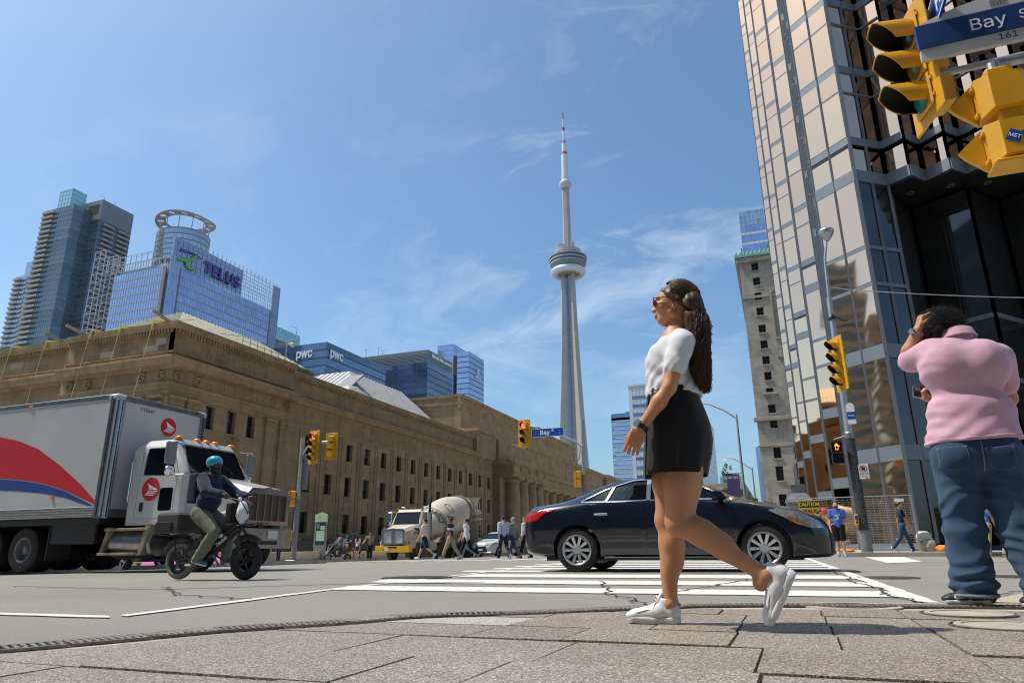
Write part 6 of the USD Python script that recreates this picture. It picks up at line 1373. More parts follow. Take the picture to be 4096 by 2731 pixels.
# --- near signals and big street sign at the top right
NP = (3.05,5.62,.02)
pole('signal_pole','near grey pole carrying the big street sign and signal arms at the right edge','pole',NP,[('shaft',[(0,0,0),(0,0,5.4)],.10,None),('arm',[(0,0,3.95),(-.62,-.02,3.94),(-1.05,-.06,3.93),(-1.10,-.06,3.90),(-1.11,-.06,3.74)],.033,None),('elbow',[(-1.02,-.06,3.932),(-1.085,-.06,3.925),(-1.11,-.06,3.87)],.043,None),('sign_bracket',[(0,0,4.3),(-.5,0,4.3)],.03,None),('arm',[(0,.05,4.05),(-1.45,.10,4.05)],.03,None)])
def near_sign():
    p = thing('street_sign','big navy and grey street sign reading Bay St 161, close at the top right corner','street sign',(2.06,5.5,4.28))
    L,R_,= -.585,.60
    arc = [(L+(R_-L)*t,.115+.125*math.sin(PI*min(1,(t)*1.0))**1. if 0 else .115+.13*(1-(2*t-1)**2)) for t in np.linspace(0,1,24)]
    part(p,'plate',prism(Polygon([(L,-.205),(R_,-.205)]+arc[::-1]),-.02,.02,'xz'),'sign_grey')
    part(p,'band',MB().box(L-.004,-.034,-.105,R_,-.0205,.112),'sign_navy'); part(p,'end_cap',MB().box(L-.006,-.030,-.105,L-.0045,.02,.112),'sign_blue')
    for tx,h_,x_,z_ in (('Bay',.105,-.10,-.045),('St',.080,.155,-.033)):
        v,f = place_text(tx,h_,(x_,-.0345,z_),(1,0,0),depth=.002); part(p,'lettering',(v,f),'sign_white')
    v,f = place_text('161',.052,(.01,-.0205,-.172),(1,0,0),depth=.002); part(p,'lettering',(v,f),'sign_navy')
    cr = MB()
    for x0,h_ in ((-.055,.055),(-.03,.062),(-.005,.04),(.012,.05),(.032,.068)):
        q = prism(sbox(x0,.145,x0+.02,.145+h_).difference(sbox(x0+.004,.145,x0+.016,.141+h_)),-.0235,-.0205,'xz'); cr.add(*q)
    part(p,'crest',cr,'grey_paint')
near_sign()
p = thing('street_sign','bright blue street sign reading Front, seen steeply at the top edge above the signal','street sign',(1.66,5.2,4.56))
part(p,'plate',MB().cbox(-.012,-.62,-.125,.012,.55,.125,.006),'sign_blue'); part(p,'border',(lambda q: q)(prism(sbox(-.62,-.125,.55,.125).difference(sbox(-.605,-.112,.535,.112)),-.0145,-.0122,'yz')),'sign_white')
v,f = place_text('Front St',.13,(-.0125,-.05,-.065),(0,-1,0),depth=.002,bold=True); part(p,'lettering',(v,f),'sign_white')
signal('big near yellow three section signal seen side-on beside the navy street sign',tuple(at_y(2112*1.7415,150*1.7415,5.75)),-PI*.43,['lens_dark','lens_amber_off','lens_green_off'],size=.315,board=.10,vis=.29)
p = thing('pedestrian_signal','near yellow two section signal seen from behind with stickers, top right corner','pedestrian signal',(1.93,5.5,3.42),0)
for k,z in enumerate((.20,-.20)):
    part(p,'housing',MB().add(hull([(x,y,z+s_*h_) for x,y,h_ in ((-.16,.10,.17),(.18,.10,.17),(-.16,-.03,.17),(.18,-.03,.17),(-.09,-.13,.14),(.12,-.13,.14)) for s_ in (-1,1)])),'signal_yellow',smooth=15)
    part(p,'visor',MB().add(hull([(-.165,.09,z+.17),(-.165,.05,z+.17),(-.165,.09,z-.17),(-.165,.05,z-.17),(-.33,.09,z+.02),(-.33,.05,z+.02),(-.30,.09,z-.03),(-.30,.05,z-.03)])),'signal_yellow')
    part(p,'latch',MB().cbox(-.185,-.02,z+.09,-.15,.04,z+.13,.008).cbox(-.185,-.02,z-.14,-.15,.04,z-.10,.008).tube([(-.19,0,z+.11),(-.21,-.02,z+.10)],.006,5),'signal_yellow')
part(p,'neck',MB().cbox(-.07,-.09,-.06,.10,.09,.06,.02),'signal_yellow'); part(p,'cap',MB().cbox(-.09,-.08,.36,.10,.08,.43,.02),'signal_yellow'); part(p,'bottom_plate',MB().cbox(-.17,-.14,-.40,.19,.11,-.375,.008),'signal_yellow'); part(p,'top_conduit',MB().add(lathe([(.045,.43),(.045,.50)],12)),'galvanised')
part(p,'hanging_lamp',MB().add(xf(lathe([(.001,-.14),(.05,-.13),(.07,-.08),(.06,-.02),(.04,0)],16),None,(.14,-.02,-.40))),'lamp_clear',smooth=40)
st_ = xf(prism(sbox(-.045,-.045,.045,.045),-.133,-.1305,'xz'),roty(.55),(-.02,-.001,-.21)); part(p,'sticker',st_,'sign_blue',label='small blue square sticker with white letters');
v,f = place_text('MET',.028,(0,0,-.013),(1,0,0),depth=.002,bold=True); v = v@roty(.55).T+np.array([-.02,-.1345,-.21]); part(p,'sticker_lettering',(v,f),'sign_white')
part(p,'sticker',xf(prism(Polygon([(-.06,0),(.04,.02),(.06,.01),(.05,-.015),(-.05,-.025)]),-.134,-.131,'xz'),roty(-.2),(.085,0,-.17)),'tail_red',label='small red brown sticker')
# --- street lamps further down the street
def street_lamp(label,x,y,h,ax,az_,r=.11,amber=False):
    p = thing('street_lamp',label,'street lamp',(x,y,0.05))
    part(p,'post',tubem([(0,0,0),(0,0,h)],[r,r*.6],12),'galvanised',smooth=40); part(p,'arm',tubem([(0,0,h-.3),(ax*.35,0,h+.35*(az_-h)),(ax*.75,0,az_-.12),(ax,0,az_)],[.06,.05,.045,.04],8),'galvanised',smooth=40)
    part(p,'lamp_head',MB().add(hull([(ax-.75,-.16,az_-.03),(ax-.75,.16,az_-.03),(ax-.65,0,az_+.10),(ax+.1,-.06,az_-.04),(ax+.1,.06,az_-.04),(ax+.05,0,az_+.08),(ax-.4,-.17,az_-.06),(ax-.4,.17,az_-.06)])),'galvanised'); part(p,'lamp_lens',MB().add(hull([(ax-.70,-.11,az_-.05),(ax-.70,.11,az_-.05),(ax-.25,-.12,az_-.06),(ax-.25,.12,az_-.06),(ax-.5,0,az_-.15)])),'lamp_amber_on' if amber else 'lamp_clear')
    return p
sl = street_lamp('tall curved street lamp whose post rises right of the walking woman',-2.08,50,9.2,-2.3,10.15)
street_lamp('farther street lamp with an amber lens, beside the stone hotel',-2.27,80,8.6,-2.3,9.7,amber=True)
p = thing('banner','purple banner hanging beside the tall curved street lamp','banner',(-2.75,50,4.2)); part(p,'cloth',MB().add(xf(boxm(-.42,-.01,-.95,.42,.01,.95),roty(.05))),'banner'); part(p,'rod',MB().tube([(-.5,0,.98),(.65,0,.98)],.025,6).tube([(-.45,0,-.98),(.65,0,-.98)],.02,6),'black_metal')
v,f = place_text('TORONTO',.17,(0,-.012,.62),(1,0,0),depth=.003,bold=True); part(p,'lettering',(v,f),'sign_grey')
# --- trees
def leafmat(name,c):
    N = {'oi': ('geometry',{}),'mr': ('map_range',{'to_min': .55,'to_max': 1.5}),'h': ('hsv',{'color': c}),'d': ('principled_bsdf',{'roughness': .55,'specular_ior_level': .3}),'t': ('translucent_bsdf',{}),'m': ('mix_closure',{'fac': .4})}
    MAT[name] = usdkit.material(stage,'/World/Looks/'+name,N,[('oi.random_per_island','mr.value'),('mr.result','h.value'),('h.color','d.base_color'),('h.color','t.color'),('d.BSDF','m.closure1'),('t.BSDF','m.closure2')],surface='m.closure')
leafmat('leaf',(.12,.20,.03)); pm('bark',(.10,.075,.05),rough=.9,var=.2,scale=8.)
def tree(label,loc,H,blobs,n,seed,leaf=.11):
    r = np.random.default_rng(seed); p = thing('street_tree',label,'tree',loc); T = MB().tube([(0,0,0),(.05,.02,H*.3),(0,.0,H*.75)],[.10,.08,.02],8)
    V = []; F = []; c = 0
    for bx,by,bz,br,bh in blobs:
        T.tube([(0,0,H*.35),(bx*.5,by*.5,(H*.35+bz)/2+.2),(bx,by,bz)],[.05,.035,.012],6)
        for k in range(7): d = r.normal(size=3); d /= np.linalg.norm(d); T.tube([(bx,by,bz),(bx+d[0]*br*.9,by+d[1]*br*.9,bz+d[2]*bh*.9)],[.015,.004],4)
        m = int(n*br*bh/sum(q[3]*q[4] for q in blobs)); tw = r.normal(size=(max(3,m//28),3))
        tw = tw/np.linalg.norm(tw,axis=1,keepdims=True)*r.uniform(.25,1.,(len(tw),1))**.6
        for k in range(m):
            ctr = tw[r.integers(len(tw))]+r.normal(0,.13,3); q = np.array([bx,by,bz])+ctr*[br,br,bh]; a,b,_ = frame_of(r.normal(size=3)); L = leaf*r.uniform(.6,1.3)
            V += [q-a*L*.5,q+b*L*.32,q+a*L*.5,q-b*L*.32]; F.append((c,c+1,c+2,c+3)); c += 4
    part(p,'trunk',T,'bark'); part(p,'crown',(np.array(V),np.vstack([np.array(F)[:,[0,1,2]],np.array(F)[:,[0,2,3]]])),'leaf',kind='stuff'); return p
tree('slim bright green street tree right of the walking woman, left of the lamp post',(-3.55,58,.02),6.6,[(0,0,5.7,.42,.95),(.15,0,4.3,.75,.7),(-.3,0,4.4,.5,.5),(.3,0,3.3,.9,.6),(-.2,0,2.6,.9,.7)],2600,3,.13)
tree('bushy yellow green street tree behind the sedan bonnet, right of the lamp post',(-1.55,66,.02),5,[(-.4,0,4.0,.8,.55),(.5,0,3.6,.9,.6),(-1.2,0,3.0,1.0,.7),(1.5,0,2.7,1.1,.6),(.2,0,2.3,1.6,.7)],4200,5,.14)
tree('small green tree at the left edge of the stone hotel, beside the far lamp',(-.4,88,.02),3.8,[(0,0,2.8,1.2,.6),(1.2,0,2.4,1.1,.55),(-1.0,0,2.3,1.0,.6),(2.2,0,2.1,.9,.5)],3000,6,.15)
tree('green street tree reflected in the gold tower, standing behind the fence',(1.45,47,.13),3.4,[(.1,0,2.9,.5,.5),(.25,.3,2.4,.5,.4)],900,7,.10)
# --- construction fence and clutter by the gold tower
FY = 29.5
def fence_panel(label,x0,x1,seed):
    p = thing('wire_fence',label,'fence',(x0,FY,.13),group=None); M = MB()
    part(p,'frame',MB().tube([(0,0,.05),(0,0,2.02)],.024,8).tube([(x1-x0,0,.05),(x1-x0,0,2.02)],.024,8).tube([(0,0,2.0),(x1-x0,0,2.0)],.02,6).tube([(0,0,.12),(x1-x0,0,.12)],.02,6).tube([(0,0,1.05),(x1-x0,0,1.05)],.014,6),'galvanised')
    for z in np.arange(.2,2.0,.085): M.tube([(0,-.012,z),(x1-x0,-.012,z)],.0042,4,False)
    for x in np.arange(.08,x1-x0,.17): M.tube([(x,-.016,.1),(x,-.016,2.0)],.0038,4,False)
    part(p,'wire_mesh',M,'galvanised',kind='stuff'); part(p,'foot',MB().cbox(-.08,-.35,-.0,.08,.35,.06,.02),'concrete')
fence_panel('wire fence panel behind the man in the blue shirt',.30,2.02,1); fence_panel('wire fence panel behind the man in the navy polo, right of the dark pole',2.06,4.62,2)
p = thing('fence_tag','small white tag wired to the fence, right of the navy polo man','tag',(4.2,29.46,1.95)); part(p,'plate',MB().cbox(-.16,-.005,-.055,.16,.005,.055,.004),'sign_white')
p = thing('caution_sign','yellow and black caution sign on the fence, half hidden by the bending woman','sign',(1.09,29.42,1.72))
part(p,'plate',MB().cbox(-.36,-.008,-.46,.36,.008,.32,.006),'safety_yellow'); part(p,'header',MB().box(-.345,-.0115,.06,.345,-.0085,.305),'trim_black')
pm('yellow_ink',(.80,.66,.02),rough=.5,var=.02)
for tx,h_,z_,m in (('CAUTION',.13,.12,'yellow_ink'),('WALK',.14,-.14,'trim_black'),('ACCESS',.12,-.40,'trim_black')):
    v,f = place_text(tx,h_,(0,-.012,z_),(1,0,0),depth=.002,bold=True,sx=.85); part(p,'lettering',(v,f),m)
p = thing('red_cabinet','red upright equipment with a yellow panel behind the caution sign','equipment',(1.62,30.0,.13)); part(p,'body',MB().cbox(-.22,-.2,0,.22,.2,1.45,.06).add(xf(lathe([(.22,0),(.20,.12),(.10,.22),(.001,.25)],16),None,(0,0,1.42))),'sign_red',smooth=30); part(p,'panel',MB().box(-.12,-.21,1.0,.12,-.2005,1.4),'safety_yellow')
p = thing('vent_hood','grey sheet metal vent hood above the sedan bonnet, before the stone hotel','vent',(.80,31.2,.13)); part(p,'hood',MB().add(hull([(-.55,-.4,1.95),(.55,-.4,1.95),(-.55,.4,1.95),(.55,.4,1.95),(-.26,-.2,2.35),(.26,-.2,2.35),(-.26,.2,2.35),(.26,.2,2.35)])).box(-.27,-.22,2.35,.27,.22,2.62).box(-.3,-.25,2.62,.3,.25,2.66),'grey_metal'); part(p,'body',MB().box(-.5,-.35,0,.5,.35,1.95),'grey_metal')
def bag(name,label,loc,dims,m,seed):
    s = trimesh.creation.icosphere(3); v = np.array(s.vertices); v = np.sign(v)*np.abs(v)**.75; nz = meshkit.fbm(v*2.2+seed)[:,None]-.5; v = v*(1+.35*nz)*np.asarray(dims)*.5; v[:,2] = np.maximum(v[:,2],-dims[2]*.36); v[:,2] -= v[:,2].min()
    p = thing(name,label,'sandbag',loc); part(p,'sack',(v,np.array(s.faces)),m,smooth=True); return p
pm('orange_cloth',(.80,.26,.04),rough=.8,var=.1,scale=8.); pm('sack_white',(.55,.54,.50),rough=.9,var=.12,scale=6.); pm('sack_tan',(.36,.32,.26),rough=.9,var=.15,scale=6.)
bag('sandbag','bright orange sandbag on the pavement right of the fence',(5.42,29.6,.13),(.62,.45,.26),'orange_cloth',1); bag('sandbag','tan sandbag between the fence and the orange sandbag',(4.98,29.7,.13),(.42,.4,.5),'sack_tan',2); b_ = bag('sandbag','white plastic bag slumped on top of the tan sandbag',(4.86,29.85,.50),(.5,.4,.40),'sack_white',3); bag('sandbag','flat orange sandbag at the feet of the man in the blue shirt',(1.95,29.1,.13),(1.0,.5,.14),'orange_cloth',4)
p = thing('planter','brown planter pot at the right end of the wire fence','planter',(4.80,29.95,.13)); part(p,'pot',lathe([(.001,0),(.16,0),(.22,.5),(.24,.52),(.20,.52),(.18,.4)],18),'mixer_frame')
# --- wayfinding pylon, pink barriers
p = thing('map_pylon','slim grey city map pylon with a pale green gabled top before the station','information pylon',(-28.4,39.2,gz(-28.4)+.12),.12)
pm('pale_green',(.52,.66,.42),rough=.5,var=.03); pm('map_dark',(.02,.045,.045),rough=.35); pm('map_green',(.40,.55,.36),rough=.4,color2=(.62,.68,.50),scale=14.)
part(p,'body',MB().cbox(-.42,-.10,0,.42,.10,2.42,.02),'grey_metal'); part(p,'crown',prism([(-.42,2.42),(.42,2.42),(.42,2.86),(0,3.02),(-.42,2.86)],-.10,.10,'xz'),'pale_green')
part(p,'panel',MB().box(-.30,-.104,.95,.38,-.1015,2.38),'map_dark'); part(p,'map',MB().box(-.26,-.107,1.2,.34,-.1045,1.85).box(.02,-.107,1.9,.34,-.1045,2.15),'map_green')
part(p,'symbol',prism(Point(-.1,2.74).buffer(.07).difference(Point(-.1,2.74).buffer(.05)),-.104,-.1015,'xz'),'map_dark'); M = MB()
for k in range(3): M.box(-.2,-.104,2.48+.05*k,.12-.05*k,-.1015,2.50+.05*k)
for k in range(5): M.box(-.26,-.107,2.0+.06*k,-.06,-.1045,2.02+.06*k)
part(p,'text_lines',M,'sign_grey')
pm('pink_paint',(.62,.16,.42),rough=.7,var=.12,scale=3.)
for k,(x,y,a,l) in enumerate([(-20.3,19.6,.04,'pink painted concrete barrier under the post truck, left one'),(-17.55,19.7,.02,'pink painted concrete barrier under the post truck, right one beside the fuel tank')]):
    p = thing('concrete_barrier',l,'barrier',(x,y,gz(x)),a); pr = [(-.30,0),(.30,0),(.30,.08),(.16,.30),(.10,.78),(-.10,.78),(-.16,.30),(-.30,.08)]
    part(p,'block',prism(pr,-1.25,1.0,'yz'),'pink_paint'); part(p,'end',prism(pr,1.0,1.22,'yz'),'concrete')
# ---------------------------------------------------------------- figures: smooth-union distance fields meshed as one skin
def nets(F,o,h):
    """surface nets of the zero set of F sampled on a grid"""
    S = F < 0; nx,ny,nz = F.shape
    c = np.zeros((nx-1,ny-1,nz-1),np.int8)
    for a in (0,1):
        for b in (0,1):
            for d in (0,1): c += S[a:nx-1+a,b:ny-1+b,d:nz-1+d]
    act = (c > 0) & (c < 8); I = np.argwhere(act); idx = np.full(act.shape,-1); idx[tuple(I.T)] = np.arange(len(I))
    acc = np.zeros((len(I),3)); cnt = np.zeros(len(I)); cs = [(a,b,d) for a in (0,1) for b in (0,1) for d in (0,1)]
    val = {k: F[I[:,0]+k[0],I[:,1]+k[1],I[:,2]+k[2]] for k in cs}
    for k in cs:
        for ax in range(3):
            if k[ax] == 0:
                q = list(k); q[ax] = 1; q = tuple(q); A,B = val[k],val[q]; m = (A < 0) != (B < 0); t = np.where(m,A/np.where(m,A-B,1),0)
                p = np.repeat(np.array(k,float)[None],len(I),0); p[:,ax] += t; acc[m] += p[m]; cnt[m] += 1
    V = (I+acc/np.maximum(cnt,1)[:,None])*h+o; Q = []
    for ax in range(3):
        b,d = [(1,2),(2,0),(0,1)][ax]
        sl0 = [slice(None)]*3; sl1 = [slice(None)]*3; sl0[ax] = slice(0,-1); sl1[ax] = slice(1,None)
        A,B = S[tuple(sl0)],S[tuple(sl1)]; e = np.argwhere(A != B); e = e[(e[:,b] > 0) & (e[:,d] > 0) & (e[:,b] < F.shape[b]-1) & (e[:,d] < F.shape[d]-1)]
        if not len(e): continue
        def cell(db,dd): q = e.copy(); q[:,b] -= db; q[:,d] -= dd; return idx[tuple(q.T)]
        q = np.stack([cell(1,1),cell(0,1),cell(0,0),cell(1,0)],1); flip = ~A[tuple(e.T)]; q[flip] = q[flip][:,::-1]; Q.append(q)
    Q = np.vstack(Q); return V,np.vstack([Q[:,[0,1,2]],Q[:,[0,2,3]]])
class Field:
    def __init__(s,k=.02): s.p = []; s.k = k
    def rc(s,a,b,ra,rb,k=None,sq=None,op='u',ax=None):
        """tapered capsule; sq=(sx, sy, sz) squashes it in axis directions"""
        s.p.append(('rc',np.array(a,float),np.array(b,float),ra,rb,k,np.array(sq if sq is not None else (1,1,1),float),op)); return s
    def chain(s,pts,rs,**kw):
        for i in range(len(pts)-1): s.rc(pts[i],pts[i+1],rs[i],rs[i+1],**kw)
        return s
    def el(s,c,r,R=None,k=None,op='u'): s.p.append(('el',np.array(c,float),np.array(r,float),R,None,k,None,op)); return s
    def bx(s,c,r,rd,R=None,k=None,op='u'): s.p.append(('bx',np.array(c,float),np.array(r,float),R,rd,k,None,op)); return s
    def bounds(s,q):
        if q[0] == 'rc':
            m = max(q[3],q[4])/np.minimum(q[6],1); return np.minimum(q[1],q[2])-m,np.maximum(q[1],q[2])+m
        r = np.linalg.norm(q[2])+(q[4] or 0) if q[3] is not None else q[2]+(q[4] or 0)
        return q[1]-r,q[1]+r
    def mesh(s,h,post=None,clip=None,off=0.,pad=.0):
        lo = np.min([s.bounds(q)[0] for q in s.p if q[7] == 'u'],0)-s.k*2-3*h-off-pad; hi = np.max([s.bounds(q)[1] for q in s.p if q[7] == 'u'],0)+s.k*2+3*h+off+pad
        n = np.ceil((hi-lo)/h).astype(int)+1; F = np.full(n,.25,np.float32); g = [lo[i]+h*np.arange(n[i]) for i in range(3)]
        for q in s.p:
            a,b = s.bounds(q); k = q[5] if q[5] is not None else s.k; mg = max(k*1.5,.0)+3*h+off+.004
            i0 = np.clip(np.floor((a-mg-lo)/h).astype(int),0,n-1); i1 = np.clip(np.ceil((b+mg-lo)/h).astype(int)+1,1,n); sl = tuple(slice(x,y) for x,y in zip(i0,i1))
            P = np.stack(np.meshgrid(*[g[i][sl[i]] for i in range(3)],indexing='ij'),-1)
            if q[0] == 'rc':
                w = q[6]; A,B,X = q[1]*w,q[2]*w,P*w; d = B-A; L = d@d; t = np.clip(((X-A)@d)/max(L,1e-12),0,1); D = np.linalg.norm(X-A-t[...,None]*d,axis=-1)-(q[3]+(q[4]-q[3])*t)
            elif q[0] == 'el':
                X = P-q[1]; X = X@q[3] if q[3] is not None else X; k0 = np.linalg.norm(X/q[2],axis=-1); k1 = np.linalg.norm(X/q[2]**2,axis=-1); D = k0*(k0-1)/np.maximum(k1,1e-6)
            else:
                X = P-q[1]; X = X@q[3] if q[3] is not None else X; z = np.abs(X)-q[2]; D = np.linalg.norm(np.maximum(z,0),axis=-1)+np.minimum(z.max(-1),0)-q[4]
            D = D.astype(np.float32); C = F[sl]
            if q[7] == 'u':
                e = np.maximum(k-np.abs(C-D),0)/max(k,1e-6); F[sl] = np.minimum(C,D)-e*e*k*.25
            else:
                e = np.maximum(k-np.abs(C+D),0)/max(k,1e-6); F[sl] = np.maximum(C,-D)+e*e*k*.25
        if off or post or clip:
            P = np.stack(np.meshgrid(*g,indexing='ij'),-1)
            F = F-off
            if post is not None: F = F+post(P).astype(np.float32)
            if clip is not None: F = np.maximum(F,clip(P).astype(np.float32))
        F[0],F[-1] = .1,.1; F[:,0],F[:,-1] = .1,.1; F[:,:,0],F[:,:,-1] = .1,.1
        return nets(F,lo,h)
def npz(P,s,seed=0): return meshkit.noise(P*np.asarray(s)+seed*7.31,seed)-.5
# ---- skin, cloth and hair materials
def skin(name,c,rough=.5):
    pm(name,c,rough=rough,var=.07,scale=16.,sss=.18,spec=.4)
skin('skin_tan',(.50,.245,.125)); skin('skin_light',(.56,.33,.22)); skin('skin_brown',(.30,.15,.08)); skin('skin_dark',(.095,.045,.026))
def cloth(name,c,rough=.85,**k): pm(name,c,rough=rough,var=k.pop('var',.06),scale=k.pop('scale',9.),bump=k.pop('bump',.06),bscale=k.pop('bscale',300.),sheen=.15,spec=.2,**k)
for n_,c_ in dict(white_cotton=(.66,.66,.70),cream_cotton=(.60,.54,.43),black_cloth=(.012,.012,.012),charcoal=(.055,.055,.055),navy_cloth=(.016,.022,.055),blue_tee=(.075,.14,.50),pink_polo=(.62,.37,.47),khaki=(.36,.29,.21),sage=(.16,.17,.13),grey_cloth=(.20,.20,.20),pale_blue=(.42,.47,.62),jeans_light=(.22,.29,.38),red_cloth=(.50,.03,.03),mint=(.46,.55,.49),sky_shirt=(.13,.26,.50),tan_trousers=(.42,.29,.16),skirt_blue=(.02,.04,.16),grey_green=(.10,.115,.10),cream_dress=(.48,.41,.32)).items(): cloth(n_,c_)
pm('denim',(.020,.048,.108),rough=.9,var=.28,scale=5.,bump=.5,bscale=520.,color2=(.055,.10,.17),detail=8.,sheen=.1,spec=.15,stretch=(1,1,.6)); pm('denim_stitch',(.17,.20,.24),rough=.9); pm('denim_dark',(.02,.04,.10),rough=.9,var=.2,scale=6.)
cloth('plaid_white',(.55,.55,.53),color2=(.06,.06,.06),scale=22.)
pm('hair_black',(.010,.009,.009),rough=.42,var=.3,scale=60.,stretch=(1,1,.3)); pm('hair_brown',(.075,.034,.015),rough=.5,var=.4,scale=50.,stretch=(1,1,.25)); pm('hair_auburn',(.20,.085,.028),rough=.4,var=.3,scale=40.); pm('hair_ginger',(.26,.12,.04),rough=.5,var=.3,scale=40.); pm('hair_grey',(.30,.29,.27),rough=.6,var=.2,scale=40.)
pm('white_leather',(.72,.72,.73),rough=.45,var=.04,scale=8.); pm('sole_white',(.66,.66,.66),rough=.6,var=.05); pm('shoe_dark',(.022,.022,.024),rough=.55,var=.15); pm('shoe_grey',(.30,.30,.30),rough=.7,var=.1); pm('shoe_brown',(.13,.05,.02),rough=.4); pm('shoe_teal',(.03,.16,.22),rough=.6,var=.15,scale=18.); pm('helmet_teal',(.005,.30,.46),rough=.22,var=.03,coat=.6); pm('helmet_black',(.012,.012,.012),rough=.15,coat=1.); pm('lips',(.42,.13,.10),rough=.45); pm('teeth',(.70,.68,.62),rough=.3); pm('sunglass',(.01,.01,.012),rough=.08,coat=1.); pm('eye_white',(.6,.6,.58),rough=.2); pm('eye_dark',(.02,.012,.01),rough=.15)
# ---- head template: origin at the base of the skull on the neck axis, x forward, z up, height about .225
def head_mesh(fem=False,beard=False,h=.0055,smile=False):
    f = Field(.02)
    f.el((-.010,0,.128),(.098,.076,.094)).el((.028,0,.085),(.070,.062,.085),k=.03).rc((.052,.0,.018),(.062,0,.022),.030,.026,k=.03).rc((.01,.045,.045),(.06,.018,.015),.026,.018,k=.02).rc((.01,-.045,.045),(.06,-.018,.015),.026,.018,k=.02)
    f.rc((-.028,0,-.05),(-.022,0,.07),.054 if not fem else .047,.052 if not fem else .046,k=.02)
    f.rc((.086,0,.118),(.108 if fem else .110,0,.074),.008,.0125,k=.012).el((.104,.011,.071),(.009,.008,.008),k=.008).el((.104,-.011,.071),(.009,.008,.008),k=.008)
    for s in (-1,1):
        f.el((.090,s*.033,.107),(.020,.019,.014),k=.012,op='s'); f.el((.079,s*.032,.106),(.0135,.0145,.0125),k=.004); f.rc((.090,s*.014,.128),(.080,s*.052,.130),.008,.006,k=.014)
        f.el((.062,s*.045,.080),(.025,.018,.02),k=.025); f.el((-.010,s*.076,.095),(.018,.009,.032),k=.006); f.el((-.006,s*.084,.098),(.009,.006,.018),k=.006,op='s'); f.rc((-.002,s*.077,.070),(-.004,s*.076,.066),.008,.007,k=.005)
    f.rc((.094,-.016,.049),(.094,.016,.049),.0068,.0068,k=.006).rc((.091,-.014,.038),(.091,.014,.038),.0080,.0080,k=.008).rc((.103,-.02,.0435),(.103,.02,.0435),.002,.002,k=.003,op='s')
    if beard:
        f.rc((.074,-.02,.016),(.074,.02,.016),.026,.026,k=.02)
    return f.mesh(h)
def hand_mesh(curl=.35,spread=.10,thumb=.5,h=.0035,L=1.0):
    """right-angle template: wrist at origin, fingers along -z, palm faces +y, thumb on +x side"""
    f = Field(.007)
    f.bx((0,-.0,-.050),(.030,.008,.038),.008,k=.01).rc((0,0,.03),(0,0,-.01),.024,.026,sq=(1,1.35,1),k=.015).rc((.026,.0,-.035),(.01,.004,-.02),.014,.016,k=.014)
    for i,(x,l) in enumerate(((.030,.074),(.010,.082),(-.010,.076),(-.029,.060))):
        p = np.array([x,0,-.088]); a = .15*curl; sp = (1.2-i)*spread; r = .0088-.0006*i; pts = [p]
        for k,fr in enumerate((.46,.30,.24)):
            a += curl*(1.,1.15,.8)[k]*1.0; d = np.array([math.sin(sp)*math.cos(a),math.sin(a),-math.cos(a)*math.cos(sp)]); pts.append(pts[-1]+d*l*fr)
        f.chain(pts,[r,r*.96,r*.88,r*.76],k=.005)
    t0 = np.array([.030,.004,-.030]); d = np.array([math.sin(thumb)*1.,.35,-math.cos(thumb)]); d /= np.linalg.norm(d); d2 = d+np.array([-.35,.25,-.1]); d2 /= np.linalg.norm(d2)
    f.chain([t0,t0+d*.036,t0+d*.036+d2*.032,t0+d*.036+d2*.056],[.0125,.0105,.0095,.0078],k=.006)
    return f.mesh(h)
_HT = {}
def head_t(key,**k):
    if key not in _HT: _HT[key] = head_mesh(**k)
    return _HT[key]
def hand_t(key,**k):
    if key not in _HT: _HT[key] = hand_mesh(**k)
    return _HT[key]
def basis(z,x):
    z = np.asarray(z,float); z /= np.linalg.norm(z); x = np.asarray(x,float); x = x-z*(x@z); x /= np.linalg.norm(x); return np.stack([x,np.cross(z,x),z],1)
def place_hand(J,side,key,mesh,s):
    """put the hand template at the wrist, along the forearm"""
    w,e = J[side+'wrist'],J[side+'elbow']; d = J.get(side+'handdir',w-e); pd = J.get(side+'palm',np.array([0,1.0 if side == 'r' else -1.0,0]))
    z = -d/np.linalg.norm(d); B = basis(z,np.cross(pd,z)); v,f = mesh; v = v.copy()
    # template x: thumb side; choose the sign so that the thumb points forwards
    y = pd-z*(pd@z); y /= np.linalg.norm(y); x = np.cross(y,z); tf = J.get(side+'thumb',np.array([1.0,0,0]))
    if x@tf < 0: v[:,0] *= -1; f = f[:,::-1]
    return v*s@np.stack([x,y,z],1).T+w,f
